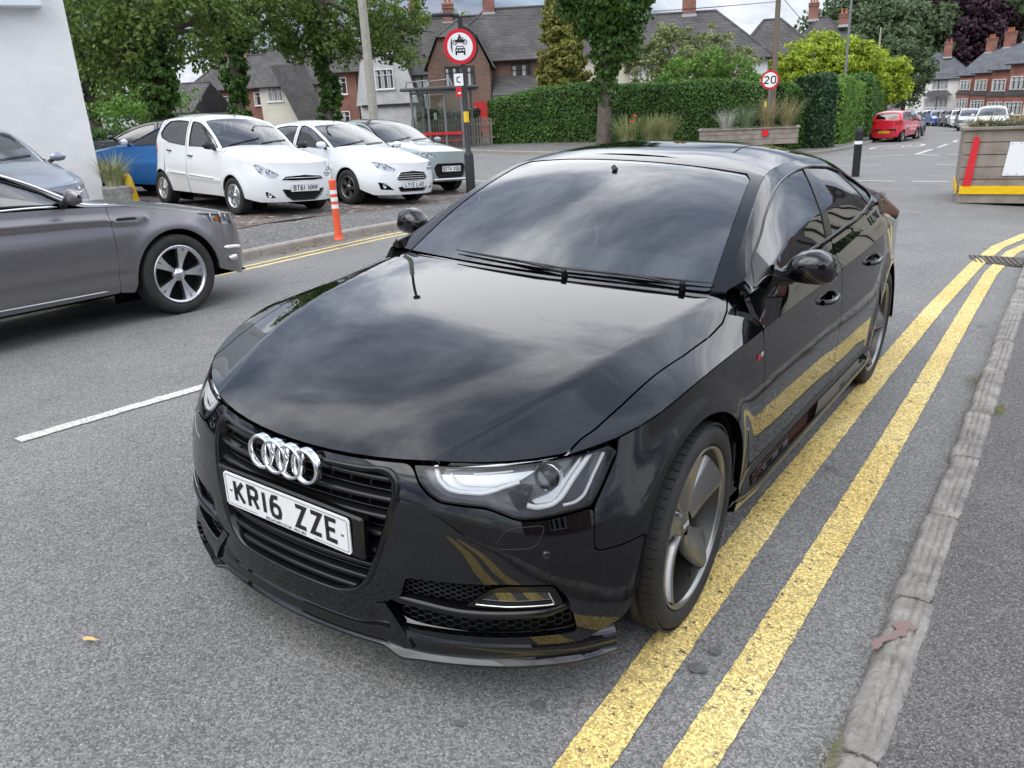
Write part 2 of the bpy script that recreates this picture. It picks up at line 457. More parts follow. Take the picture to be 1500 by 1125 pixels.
# ---------------------------------------------------------------- ground heights
def ss(t): t = min(max(t, 0.), 1.); return t*t*(3-2*t)
def gz(x, y):
    if x >= -1.8: c = -.0482*min(x, 4)
    elif x > -5.8:
        t = (x+1.8)/-4.; c = .0868*(1-t)+.106*t*(1-t)
    else: c = 0.
    zr = -.0245*y if y < 8 else -.196-.033*(min(y, 110)-8)
    zl = -.04 if y < 6 else (-.04-.06*(y-6) if y < 12 else -.40-.006*(min(y, 80)-12))
    zl += .03*min(max((24-y)/10., .25), 1)*min(max(-x-8, 0), 14)
    a = ss((-x-(5+.12*max(y-8, 0)))/3.)
    return c+zr*(1-a)+zl*a
# ---------------------------------------------------------------- surfaces of the black hatchback (metres, origin under the front axle)
AK = [(0,-.80,.70),(.2,-.787,.70),(.35,-.752,.702),(.44,-.715,.704),(.55,-.655,.711),(.65,-.585,.724),(.735,-.50,.742),(.80,-.415,.765),(.845,-.32,.792),
      (.868,-.22,.818),(.883,-.08,.842),(.89,.1,.855),(.893,.5,.862),(.898,1.,.868),(.903,1.4,.878),(.91,2.,.90),(.913,2.4,.92),(.90,2.8,.945),
      (.865,3.2,.955),(.79,3.55,.95),(.5,3.72,.95),(0,3.77,.95)]
# bonnet and wing tops: height field over x, y
_hx = [0, .2, .38, .55, .68, .78, .86, .93]
_hy = [-.9, -.8, -.7, -.6, -.45, -.3, -.1, .1, .3, .45, .6, .8]
_hz = [[.640,.695,.742,.782,.828,.864,.899,.924,.946,.962,.975,.990],
       [.638,.692,.740,.780,.826,.862,.897,.922,.945,.961,.974,.989],
       [.630,.680,.726,.766,.815,.854,.891,.917,.942,.958,.971,.985],
       [.610,.655,.700,.740,.796,.840,.882,.910,.936,.953,.966,.978],
       [.590,.635,.675,.716,.773,.822,.870,.900,.924,.942,.955,.965],
       [.575,.618,.656,.695,.752,.804,.857,.890,.922,.944,.958,.968],
       [.565,.605,.640,.676,.740,.798,.852,.873,.888,.900,.909,.916],
       [.555,.590,.620,.650,.705,.762,.818,.832,.828,.818,.812,.808]]
_xs = np.linspace(0, .95, 191); _ys = np.linspace(-.9, .8, 341)
_A = np.array([np.interp(_ys, _hy, r) for r in _hz]); _A = np.array([np.interp(_xs, _hx, _A[:, j]) for j in range(len(_ys))]).T
_A = np.concatenate([_A[60:0:-1], _A]); _A = gsm(gsm(_A, 13, 0), 14, 1)[60:]
# raised power line running from the grille corner to the screen corner
_cy = np.array([-.80,-.72,-.55,-.30,0.,.25,.45,.60]); _cx = np.array([.40,.43,.515,.59,.645,.68,.70,.71])
_xc = gsm(np.interp(_ys, _cy, _cx), 10, 0)
_w = .012; _dx = _xs[:, None]-_xc[None]
_cr = np.interp(_ys, [-.8,-.6,-.3,.2,.5], [.10,.17,.24,.25,.20])
_sp = lambda d, w: w*np.log1p(np.exp(np.clip(d/w, -40, 40)))
_A = _A+_cr[None]*(-_sp(_dx, .008)+.62*_sp(_dx-.02, .03)+.30*_sp(_dx-.10, .04))
_P = np.zeros((len(_xs), len(_ys), 3)); _P[..., 0] = _xs[:, None]; _P[..., 1] = _ys[None]; _P[..., 2] = _A
AH = Surf(_xs, _ys, _P, sym=True)
AK = [(x, y, float(AH.pos(x, y)[2]) if y < .56 else z) for x, y, z in AK]
def audi_cols():
    s, Q = curve(AK, 400, 5)
    f = lambda x=None, y=None: s[np.argmin(abs(Q[:, 0]-x)+ (Q[:, 1] > -.3)*9)] if x is not None else s[np.argmin(abs(Q[:, 1]-y)+(Q[:,0] < .8)*9)]
    return [0, f(x=.2), f(x=.38), f(x=.6), f(x=.76), f(y=-.42), f(y=-.3), f(y=-.15), f(y=.1), f(y=.6), f(y=1.4), f(y=2.2), f(y=2.8), f(y=3.2), s[-1]-.8, s[-1]]
ZS = [.10, .17, .24, .32, .42, .52, .60, .68]
_r = [ # offsets per column:  0     .2    .38   .6    .76   y-.42 y-.3  y-.15 y.1   y.6   y1.4  y2.2  y2.8  y3.2  corner rear
 [.040, .040, .040, .060, .078, .088, .060, .010, -.01, -.02, -.02, -.02, .000, .02, .02, .02],
 [.055, .057, .064, .088, .106, .112, .076, .026, .005, -.005, -.005, -.005, .015, .04, .04, .04],
 [.053, .055, .064, .094, .114, .118, .078, .034, .012, .008, .008, .008, .02, .05, .05, .05],
 [.050, .053, .064, .098, .118, .116, .076, .039, .020, .010, .008, .012, .025, .05, .05, .05],
 [.048, .052, .064, .094, .110, .104, .070, .041, .026, .018, .016, .020, .030, .04, .05, .05],
 [.041, .045, .056, .082, .094, .088, .060, .038, .030, .024, .022, .026, .032, .03, .05, .05],
 [.031, .035, .044, .060, .066, .062, .046, .033, .030, .028, .026, .028, .03, .02, .04, .04],
 [.010, .012, .018, .026, .028, .028, .026, .024, .026, .028, .026, .024, .02, .01, .02, .02]]
def _arch(s, Q, Z):
    # flared lips round both wheel openings
    Y = Q[:, 1][:, None]+0*Z; out = 0*Z
    for yc, zc in ((0., .335), (2.811, .335)):
        r = np.hypot(Y-yc, Z-zc); out += .012*np.exp(-((r-.385)/.055)**2)*(Q[:, 0][:, None] > .6)
    # shoulder line undercut just below the crease
    return out
AW = wall(AK, ZS, audi_cols(), _r, sig=7, sigv=3.5, z0=.10, extra=_arch)
# roof line: screen, roof, tail
AT = top([(0, .44, .966, .745, .11, .010, 2), (.2, .63, 1.082, .715, .10, .016, 2), (.4, .83, 1.188, .680, .09, .024, 2), (.6, 1.03, 1.272, .640, .08, .032, 2),
          (.76, 1.21, 1.333, .605, .07, .040, 2.2), (1.0, 1.45, 1.372, .590, .02, .055, 3), (1.4, 1.85, 1.391, .585, .0, .065, 3.4), (1.8, 2.25, 1.378, .580, 0, .065, 3.2),
          (2.1, 2.55, 1.335, .570, -.03, .055, 3), (2.3, 2.75, 1.283, .560, -.06, .045, 2.6), (2.7, 3.12, 1.150, .58, -.08, .03, 2), (3.1, 3.48, 1.01, .62, -.08, .03, 2), (3.35, 3.74, .965, .70, -.1, .03, 2)], sig=9)
def audi_green():
    ys = np.linspace(.40, 3.70, 331)
    s, Q = curve(AK, 400, 7)
    m = (Q[:, 0] > .5) & (Q[:, 1] > -.3)
    o = np.argsort(Q[m, 1]); kx = np.interp(ys, Q[m, 1][o], Q[m, 0][o]); kz = np.interp(ys, Q[m, 1][o], Q[m, 2][o])
    by = [.40,.55,.9,1.5,2.0,2.3,2.6,3.0,3.4,3.7]; bx = [.80,.825,.848,.853,.853,.848,.835,.79,.74,.66]; bz = [.950,.962,.985,1.012,1.035,1.058,1.075,1.07,1.03,.98]
    e = AT.P[-1]; ex = np.interp(ys, e[:, 1], e[:, 0]); ez = np.interp(ys, e[:, 1], e[:, 2])
    b = np.stack([np.interp(ys, by, bx), np.interp(ys, by, bz)], 1)
    k = np.stack([kx, kz], 1)
    e = np.stack([ex, ez], 1)
    t = np.clip((e[:, 1]-b[:, 1])/.08, 0, 1)[:, None]; e = e*t+(b+[[-.04, .012]])*(1-t)
    km = k*.5+b*.5-[[.004, 0]]
    e1 = b*.66+e*.34+[[.022, 0]]; e2 = b*.30+e*.70+[[.022, 0]]; e3 = b*.1+e*.9+[[.012, .004]]
    return rails([k, km, b, e1, e2, e3, e], [0, .5, 1, 1.34, 1.7, 1.9, 2.0], ys, sig=5, sigv=1.6, nv=121)
AG = audi_green()
# ---------------------------------------------------------------- shared car materials
M_black = mat('black_paint', (.0012, .0014, .0022), .008, 0, .75)
M_gloss = mat('gloss_black_trim', (.004, .004, .0045), .16, 0, .45)
M_plastic = mat('black_plastic', (.012, .012, .013), .45, 0, .5)
M_dark = mat('dark_void', (.004, .004, .004), .9, 0, .2)
M_rubber = mat('tyre_rubber', (.018, .018, .018), .72, 0, .4, bump=(220, .25, .002), var=(9, 1, (.030, .029, .028)))
M_rim = mat('grey_alloy', (.30, .295, .285), .30, 1., .5)
M_rimd = mat('dark_alloy', (.20, .195, .185), .36, .85, .5)
M_rimb = mat('barrel_alloy', (.115, .112, .108), .36, .85, .5)
M_chrome = mat('chrome', (.82, .83, .84), .06, 1.)
M_satin = mat('satin_metal', (.55, .55, .56), .30, 1.)
M_disc = mat('brake_disc', (.28, .26, .25), .38, 1., var=(30, 1, (.12, .09, .07)))
M_white_plate = mat('white_plate', (.78, .79, .79), .35)
M_yellow_plate = mat('yellow_plate', (.85, .55, .03), .35)
M_ink = mat('plate_black', (.01, .01, .01), .4)
M_ws = glass('windscreen_glass', (.74, .86, .84), .15, 1.75)
M_tint = glass('tinted_glass', (.16, .19, .19), .10, 1.65)
M_clear = glass('lamp_glass', (.96, .97, .98), .01, 1.40)
M_frit = mat('glass_border', (.006, .006, .007), .08, 0, .5, coat=.6, coatr=.01)
M_seat = mat('dark_leather', (.05, .05, .052), .5, bump=(60, .3, .004))
M_dash = mat('dashboard_black', (.035, .036, .038), .7)
M_lamp = mat('lamp_silver', (.80, .82, .85), .30, .25)
M_drl = mat('lamp_light_guide', (.92, .93, .94), .25, .0, .6)
M_lampd = mat('lamp_housing', (.17, .175, .185), .28, .4)
M_reflector = mat('lamp_bowl', (.75, .76, .78), .12, 1.)
M_red = mat('red_enamel', (.45, .01, .015), .3)
M_amber = mat('amber_lens', (.75, .22, .02), .25)
M_tail = mat('tail_red', (.35, .008, .01), .15, coat=.6)
M_head = mat('interior_grey', (.22, .22, .22), .9)

GL = {  # 50 x 79 stroke letters for number plates
 'K': [[(0,0),(0,79)], [(50,79),(0,32)], [(14,44),(50,0)]], 'R': [[(0,0),(0,79),(34,79),(48,72),(50,60),(48,46),(34,38),(0,38)], [(28,38),(50,0)]],
 '1': [[(25,0),(25,79)]], 'I': [[(25,0),(25,79)]], '6': [[(44,79),(34,79),(14,76),(4,60),(0,44),(0,18),(6,4),(20,0),(32,0),(45,4),(50,18),(50,28),(45,42),(32,47),(18,47),(6,42),(0,30)]],
 'Z': [[(0,79),(50,79),(0,0),(50,0)]], 'E': [[(50,79),(0,79),(0,0),(50,0)], [(0,41),(42,41)]], 'B': [[(0,0),(0,79),(36,79),(47,72),(47,50),(36,42),(0,42)], [(36,42),(50,34),(50,8),(38,0),(0,0)]],
 'T': [[(0,79),(50,79)], [(25,79),(25,0)]], 'N': [[(0,0),(0,79),(50,0),(50,79)]], 'M': [[(0,0),(0,79),(25,30),(50,79),(50,0)]], 'L': [[(0,79),(0,0),(48,0)]],
 'Y': [[(0,79),(25,36),(50,79)], [(25,36),(25,0)]], '3': [[(0,70),(12,79),(38,79),(48,72),(48,50),(36,42),(14,42)], [(36,42),(50,34),(50,8),(38,0),(12,0),(0,8)]],
 'A': [[(0,0),(25,79),(50,0)], [(10,26),(40,26)]], 'O': [[(14,79),(36,79),(50,66),(50,13),(36,0),(14,0),(0,13),(0,66),(14,79)]], '0': [[(14,79),(36,79),(50,66),(50,13),(36,0),(14,0),(0,13),(0,66),(14,79)]],
 '7': [[(0,79),(50,79),(16,0)]], '4': [[(36,0),(36,79),(0,24),(50,24)]], 'X': [[(0,0),(50,79)], [(0,79),(50,0)]], 'S': [[(50,68),(38,79),(12,79),(0,68),(0,54),(50,26),(50,12),(38,0),(12,0),(0,12)]],
 'D': [[(0,0),(0,79),(32,79),(50,62),(50,17),(32,0),(0,0)]], '2': [[(0,66),(12,79),(38,79),(50,66),(50,50),(0,0),(50,0)]], '5': [[(50,79),(2,79),(0,44),(34,46),(50,34),(50,12),(38,0),(10,0),(0,10)]],
 '8': [[(14,42),(2,52),(2,70),(14,79),(36,79),(48,70),(48,52),(36,42),(14,42),(0,32),(0,10),(14,0),(36,0),(50,10),(50,32),(36,42)]], '9': [[(6,0),(16,0),(38,4),(46,20),(50,36),(50,61),(44,75),(30,79),(18,79),(5,75),(0,61),(0,51),(5,37),(18,32),(32,32),(44,37),(50,49)]]}
def ribbon(mb, pts, w, z=0., mi=0, closed=False, T=None):
    P = [np.array(p, float) for p in pts]; n = len(P); L, Rr = [], []
    cl = closed or (np.linalg.norm(P[0]-P[-1]) < 1e-6 and n > 3)
    if cl and np.linalg.norm(P[0]-P[-1]) < 1e-6: P = P[:-1]; n -= 1
    for i in range(n):
        a = P[(i-1) % n] if (cl or i > 0) else None; b = P[(i+1) % n] if (cl or i < n-1) else None
        d1 = (P[i]-a)/np.linalg.norm(P[i]-a) if a is not None else None; d2 = (b-P[i])/np.linalg.norm(b-P[i]) if b is not None else None
        if d1 is None: d1 = d2
        if d2 is None: d2 = d1
        n1 = np.array([-d1[1], d1[0]]); n2 = np.array([-d2[1], d2[0]]); m = n1+n2; m /= np.linalg.norm(m)+1e-9
        k = w/2/max(.42, m @ n1); L.append(P[i]+m*k); Rr.append(P[i]-m*k)
    V = [(*p, z) for p in L]+[(*p, z) for p in Rr]; F = []
    for i in range(n if cl else n-1): j = (i+1) % n; F.append((i, n+i, n+j, j))
    if T is not None: V = [T @ Vector(v) for v in V]
    mb.add(V, F, mi); return mb
def plate_text(mb, txt, T, mi=0, h=.079, z=.0):
    """T maps plate coords (x right, y up, z out)"""
    s = h/79.; adv = {'1': 25, 'I': 25, ' ': 33}; sp = 11
    W = sum(adv.get(c, 50)+sp for c in txt)-sp; x = -W/2.
    for c in txt:
        a = adv.get(c, 50)
        if c != ' ':
            for st in GL[c]:
                ox = -12.5 if a == 25 else 0
                Q = []
                for (px, py) in st: Q.append(((x+ox+7+px*(36/50.))*s if a != 25 else (x+ox+px)*s, (py*(65/79.)+7-39.5)*s))
                ribbon(mb, Q, 14*s, z+.0006*(st is GL[c][0])*.0, mi, T=T)
        x += a+sp
    return mb
def frameT(o, x, y, z):
    m = Matrix.Identity(4)
    for i in range(3): m[i][0] = x[i]; m[i][1] = y[i]; m[i][2] = z[i]; m[i][3] = o[i]
    return m
def number_plate(parent, T, txt, m=None, w=.52, h=.111, small=None):
    mb = MB(); r = .008; X, Y = w/2, h/2
    poly = [(X-r, -Y), (X, -Y+r), (X, Y-r), (X-r, Y), (-X+r, Y), (-X, Y-r), (-X, -Y+r), (-X+r, -Y)]
    mb.prism(poly, -.004, .0, 0, M=T)
    p = mb.build('number_plate', m or M_white_plate, parent)
    t = MB(); plate_text(t, txt, T @ Matrix.Translation((0, .002 if small else 0, 0)), 0, z=.0012)
    ribbon(t, [(X-.011, -Y+.008), (X-.008, -Y+.012), (X-.008, Y-.010), (X-.011, Y-.007), (-X+.011, Y-.007), (-X+.008, Y-.010), (-X+.008, -Y+.012), (-X+.011, -Y+.008), (-X+.011, -Y+.008)] if False else
           [(.12, -Y+.007), (X-.012, -Y+.007), (X-.008, -Y+.011), (X-.008, Y-.011), (X-.012, Y-.007), (-X+.012, Y-.007), (-X+.008, Y-.011), (-X+.008, -Y+.011), (-X+.012, -Y+.007), (-.12, -Y+.007)], .0016, .0009, T=T)
    if small:
        V, F = text_mb(small, .0125, .0002); t.add([T @ Vector((a, b-Y+.0075, c+.0009)) for a, b, c in V], F, 0)
    else: ribbon(t, [(-.12, -Y+.007), (.12, -Y+.007)], .0016, .0009, T=T)
    t.build('plate_lettering', M_ink, p)
    if small:
        for sx in (-1, 1):
            b = MB(); b.lathe([(0, .003), (.005, .002), (.0065, 0)], c=(sx*(X-.028), 0, 0), n=12, M=T); b.build('plate_screw', M_satin, p)
    return p

# ---------------------------------------------------------------- wheels
def tyre_mesh(r, rr, w, tread=True, n=72):
    """axis along x; outer face at +x = w/2"""
    mb = MB(); h = w/2
    prof = [(rr, h*.80), (rr+.004, h*.93), (rr+.012, h*1.0), (rr+(r-rr)*.45, h*1.04), (rr+(r-rr)*.75, h*1.0), (r-.012, h*.93), (r-.004, h*.84), (r, h*.72)]
    for g in (.5, .18): prof += [(r, h*g+.006), (r-.007, h*g+.004), (r-.007, h*g-.004), (r, h*g-.006)]
    full = prof+[(a, -b) for a, b in reversed(prof)]
    mb.lathe([(a, b) for a, b in full][::-1], ax='x', n=n)
    if tread:
        for k in range(n):
            a = 2*math.pi*k/n
            M = Matrix.Rotation(a, 4, 'X')
            for sx in (-1, 1):
                mb.box((sx*h*.80, 0, r-.0015), (h*.26, 2*math.pi*r/n*.86, .007), M=M)
    return mb
def rotor_wheel(parent, side, steer=0., at=(0, 0, 0), rot=0., label=None):
    """20 inch five blade wheel. side +1: outer face towards +x"""
    wM = Matrix.Translation(at) @ Matrix.Rotation(steer, 4, 'Z') @ (Matrix.Identity(4) if side > 0 else Matrix.Rotation(math.pi, 4, 'Z')) @ Matrix.Rotation(rot, 4, 'X')
    ty = tyre_mesh(.334, .262, .262).xf(wM).build('wheel', M_rubber, parent)
    r = MB(); O = .131
    # rim barrel and polished lip
    r.lathe([(.262, O*.86), (.264, O*.93), (.2605, O*.97), (.2535, O*.96), (.249, O*.86)][::1], ax='x', n=72, mi=1); r.lathe([(.249, O*.86), (.244, O*.5), (.236, 0), (.232, -O*.5), (.246, -O*.9)], ax='x', n=72)
    ri = r.xf(wM).build('rim', [M_rimb, M_rim], ty)
    b = MB()
    for k in range(5):
        a = 2*math.pi*k/5; nS = 12; rows = []
        for i in range(nS+1):
            t = i/nS; rad = .046+(.246-.046)*t
            ca = a+.16*t**1.2                    # sweep
            wid = .074+.062*t**1.2                # blade width along arc
            xo = .092+.032*t-.010*math.sin(math.pi*t)   # outward height (leading edge)
            drop = .008+.036*t**.8                 # trailing edge falls inwards
            row = []
            for q, (s_, d_) in enumerate(((-.5, .036), (-.5, .006), (-.44, 0.), (-.30, -.001), (.0, drop*.30), (.34, drop*.75), (.5, drop), (.5, drop+.030))):
                an = ca+s_*wid/rad if rad > 0 else ca
                an = ca+s_*wid/max(rad, .085)
                row.append((xo-d_, rad*math.cos(an), rad*math.sin(an)))
            rows.append(row)
        b.grid(rows, 0, True)
    b.lathe([(.0, .088), (.034, .088), (.047, .082), (.064, .070), (.072, .05), (.075, .02)][::-1], ax='x', n=40)
    for k in range(5):
        a = 2*math.pi*(k+.5)/5+.1; b.cyl((.058, .056*math.cos(a), .056*math.sin(a)), (.079, .056*math.cos(a), .056*math.sin(a)), .011, .009, n=8, mi=1)
    b.xf(wM).build('spokes', [M_rim, M_rimd], ri)
    c = MB(); c.lathe([(.0, .0925), (.028, .0915), (.031, .089)], ax='x', n=32)
    cap = c.xf(wM).build('centre_cap', M_rimd, ri)
    e = MB()
    for k in range(4):
        e.lathe([(.0072, .0), (.0072, .0012), (.0056, .0012), (.0056, 0)], c=(0, -.0165+.011*k, 0), ax='z', n=20,
                M=wM @ Matrix.Rotation(-rot, 4, 'X') @ Matrix.Translation((.0918, 0, 0)) @ Matrix.Rotation(R(90), 4, 'Y') @ Matrix.Rotation(R(90), 4, 'Z') @ Matrix.Rotation(R(90), 4, 'Z'))
    e.build('cap_rings', M_chrome, cap)
    d = MB(); d.lathe([(.05, .03), (.165, .03), (.168, .025), (.168, .0), (.05, 0)], ax='x', n=48)
    d.box((.02, -.13, .03), (.06, .10, .20), mi=1, bev=.02)
    d.xf(Matrix.Translation(at) @ (Matrix.Identity(4) if side > 0 else Matrix.Rotation(math.pi, 4, 'Z'))).build('brake_disc', [M_disc, M_lampd], ty)
    # valve
    v = MB(); v.cyl((.095, .0, -.236), (.100, .0, -.205), .004, n=8); v.xf(wM).build('valve', M_plastic, ri)
    return ty

def strip_on(mb, sf, uv0, w, d, mi=0, closed=False, off=0., flip=False, n=6):
    """a rounded bead of half-width w following params on a surface"""
    P = [sf.pos(u, v)+sf.nor(u, v)*off for u, v in uv0]
    return mb.tube(P, w, n=n, mi=mi, closed=closed)
def arc_yz(cy, cz, r, a0, a1, n=16):
    return [(cy+r*math.sin(R(a0+(a1-a0)*i/n)), cz+r*math.cos(R(a0+(a1-a0)*i/n))) for i in range(n+1)]
def mir(uv): return [(-u, v) for u, v in reversed(uv)]
def inset(poly, d):
    """shrink a closed polygon (list of 2D) by d (approx, in own units)"""
    P = np.array(poly, float); n = len(P); ar = sum(P[i][0]*P[(i+1) % n][1]-P[(i+1) % n][0]*P[i][1] for i in range(n)); s = 1 if ar > 0 else -1; out = []
    for i in range(n):
        a, b, c = P[i-1], P[i], P[(i+1) % n]; d1 = (b-a)/(np.linalg.norm(b-a)+1e-9); d2 = (c-b)/(np.linalg.norm(c-b)+1e-9)
        m = np.array([-d1[1], d1[0]])+np.array([-d2[1], d2[0]]); m = m/(np.linalg.norm(m)+1e-9); k = d/max(.5, m @ np.array([-d1[1], d1[0]])); out.append(tuple(b+m*k*s))
    return out
M_slat = mat('slat_black', (.006, .006, .007), .30, 0, .4)
# ---------------------------------------------------------------- the black hatchback
def build_audi():
    W, H, T, G = AW, AH, AT, AG
    car = empty('parked_car', mw=CARM.copy(), label='glossy black five door hatchback parked on the double yellow lines in the foreground', cat='car')
    uK = lambda y: float(np.interp(y, W.Q[(W.Q[:, 0] > .6) & (W.Q[:, 1] < 3.3), 1], W.us[(W.Q[:, 0] > .6) & (W.Q[:, 1] < 3.3)]))
    umx = W.us[-1]
    # --- outlines -----------------------------------------------------------
    lamp = W.inv([(.399,.697),(.422,.664),(.452,.638),(.484,.622),(.539,.618),(.589,.615),(.615,.606),(.653,.590),(.677,.584),(.707,.585),(.745,.592),(.797,.604),(.803,.636),(.806,.667),(.808,.71)], 'xz')
    u_in, u_out = lamp[0][0], W.inv([(.800, .74)], 'xz')[0][0]
    lampo = [(u, v) for u, v in lamp]+[(u_out+.012, .95), (u_out-.01, .985), (u_in-.004, .992)]
    seam = W.inv([(-.500,.596),(-.520,.52),(-.524,.492),(-.515,.484),(-.468,.486),(-.385,.498)], 'yz')
    arcF = arc_yz(-.022, .325, .392, -65, 92, 26); arcR = arc_yz(2.811, .325, .385, -92, 92, 26)
    aF = W.inv(arcF, 'yz'); aR = W.inv(arcR, 'yz')
    k0 = [i for i, p in enumerate(arcF) if p[0] > -.38 or p[1] > .49][0]
    # bumper
    low = W.inv([(-.425,.40),(-.440,.33),(-.450,.292),(-.47,.275),(-.56,.222)], 'yz')
    lowx = W.inv([(.70,.216),(.55,.212),(.40,.212),(.2,.212)], 'xz')
    half = [(0, .996), (u_in-.02, .996)]+[(u-.004 if i < 5 else u, v-.010) for i, (u, v) in enumerate(lamp[:12])]+seam+low+lowx+[(0, lowx[-1][1])]
    outline = half+[(-u, v) for u, v in half[::-1] if u > 1e-6]
    gr = W.inv([(.315,.690),(.352,.681),(.370,.659),(.374,.635),(.366,.585),(.348,.500),(.318,.405),(.296,.355),(.262,.318),(.215,.300)], 'xz')
    grt = .955
    grille = [(0, grt+.012), (gr[0][0]-.02, grt+.012)]+gr+[(0, gr[-1][1])]
    grille = grille+[(-u, v) for u, v in grille[::-1] if u > 1e-6]
    intk = W.inv([(.405,.398),(.60,.408),(.66,.412),(.757,.410),(.785,.372),(.803,.30),(.808,.258),(.60,.244),(.42,.240),(.365,.250),(.335,.279),(.334,.305),(.39,.335)], 'xz')
    b = MB(); panel(b, W, outline, [grille, intk, mir(intk)], h=.022, ds=.011, flange=.02, sig=.9)
    b.build('front_bumper', M_black, car)
    # wings
    b = MB(); sh = W.inv([(.533,.797),(.523,.634),(.553,.403),(.562,.345)], 'yz')
    fend = [(u_out+.022, .996)]+[(uK(y), .998) for y in np.linspace(-.3, .528, 12)]+[(u-.0035, v) for u, v in sh]+W.inv([(.40, .345)], 'yz')+[q for q in aF[::-1]][:len(aF)-k0]+[(u+.003, v+.006) for u, v in seam[::-1]]+[(lamp[-3][0]+.012, lamp[-3][1]), (lamp[-1][0]+.014, lamp[-1][1])]
    panel(b, W, fend, h=.022, ds=.011, flange=.02, mirror=True, sig=.6)
    hs = [(.722,-.505),(.728,-.44),(.742,-.395),(.759,-.276),(.776,-.096),(.797,.06),(.809,.237),(.805,.362),(.785,.455),(.757,.53),(.730,.585)]
    Kxy = [(float(W.Q[i, 0]), float(W.Q[i, 1])) for i in range(len(W.Q))]
    kf = [p for p in Kxy if p[0] > .7 and p[1] < .535][::6]; kfr = [p for p in kf if p[1] > -.515]
    fh = [(x+.003, y) for x, y in hs]+[(.722, .66), (.80, .67), (.835, .64), (.846, .56), (.850, .541), (.872, .535), (.893, .532)]+kfr[::-1]
    panel(b, H, fh, h=.022, ds=.011, flange=.015, mirror=True, sig=.35)
    b.build('front_wing', M_black, car)
    # bonnet
    kh = [p for p in Kxy if p[0] < .722 and p[1] < 0][::5]
    hh = [(x, y+.006) for x, y in kh]+[(.718, -.505)]+[(x-.003, y) for x, y in hs[1:]]+[(.703,.592),(.494,.505),(.25,.470),(0,.452)]
    hood = [(x, y) for x, y in hh]+[(-x, y) for x, y in hh[::-1] if x > 1e-6]
    b = MB(); panel(b, H, hood, h=.028, ds=.012, flange=.022, sig=.7)
    bon = b.build('bonnet', M_black, car)
    # --- grille --------------------------------------------------------------
    b = MB(); inner = [(u*.965, v+(.012 if v < .6 else -.006)) for u, v in grille]
    Ri = resample(grille, .02, 1.2); 
    P0 = [W.pos(u, v)+W.nor(u, v)*.004 for u, v in Ri]
    cx_, cv_ = 0, .55
    ring = []
    for (off, sc) in ((-.02, 1.02), (.002, 1.012), (.006, .99), (.004, .965), (-.002, .95), (-.03, .935)):
        ring.append([W.pos(u*sc, cv_+(v-cv_)*sc)+W.nor(u*sc, cv_+(v-cv_)*sc)*off for u, v in Ri])
    ring = [r+[r[0]] for r in ring]
    b.grid(ring, 0, True, flip=True); fr = b.build('grille_surround', M_gloss, car)
    b = MB(); panel(b, W, [(u*.99, v) for u, v in grille], h=.06, ds=.04, flange=0, off=-.085); gb = b.build('grille_backing', M_dark, car)
    sl = MB(); vb = MB()
    def gx(z):  # half width of opening at z
        zz_ = [.29, .318, .355, .405, .50, .585, .635, .659, .681, .690]; xx = [.20, .262, .296, .318, .348, .366, .374, .370, .352, .315]
        return float(np.interp(z, zz_, xx))
    zsl = [.655, .603, .553, .503, .453, .405, .360, .322]
    tz = lambda u, z: (z-.10)/(float(np.interp(abs(u), W.us, W.Q[:, 2]))-.10)
    for z in zsl:
        X = gx(z)*.965; us_ = np.linspace(-X, X, 41); rows = []
        for (dz, off) in ((-.010, -.04), (-.011, -.012), (-.008, -.004), (.000, -.004), (.004, -.008), (.007, -.030), (.012, -.055)):
            rows.append([W.pos(u, tz(u, z+dz))+W.nor(u, .5)*(off-.008) for u in us_])
        sl.grid(rows, 0, True, flip=False)
        rows2 = []
        for (dz, off) in ((.012, -.055), (.012, -.026), (.014, -.022), (.016, -.026), (.016, -.055)):
            rows2.append([W.pos(u, tz(u, z+dz))+W.nor(u, .5)*(off-.008) for u in us_])
        sl.grid(rows2, 0, True)
    sl.build('grille_slats', M_slat, fr)
    for x in np.arange(-.33, .34, .066):
        zt = [z for z in np.linspace(.30, .69, 40) if gx(z)*.96 > abs(x)]
        if len(zt) < 3: continue
        P = [W.pos(x, tz(x, z))+W.nor(x, .5)*(-.038) for z in (zt[0], zt[len(zt)//2], zt[-1])]
        vb.tube(P, .0035, n=4)
    vb.build('grille_bars', M_plastic, fr)
    # flat plinth behind the plate and parking sensors
    b = MB(); b.box((0, -.822, .494), (.60, .03, .128), bev=.006); b.build('plate_plinth', M_gloss, fr)
    number_plate(car, frameT((0, -.8445, .494), (1, 0, 0), (0, -.03, .999), (0, -.999, -.03)), 'KR16 ZZE', small='BELLACARS.CO.UK  HG3 5RS')
    rg = MB()
    prof = [(.0405, 0), (.0408, .017), (.0435, .0205), (.0490, .0205), (.0515, .016), (.0520, 0)]
    for k in range(4):
        rg.lathe(prof, ax='z', n=56, M=frameT((-.0885+.059*k, -.822+.003*abs(k-1.5)+.0006*k, .650), (1, 0, 0), (0, .05, 1), (0, -1, .05)))
    rg.build('grille_rings', M_chrome, car)
    q = MB(); q.box((-.235, -.806, .628), (.062, .006, .012), mi=0, rz=-.18, bev=.002); 
    V, F = text_mb('quattro', .011, .0004); q.add([Matrix.Translation((-.235, -.8100, .628)) @ Matrix.Rotation(-.18, 4, 'Z') @ Matrix.Rotation(R(90), 4, 'X') @ Vector(v) for v in V], F, 1)
    q.build('grille_badge', [M_gloss, M_satin], car)
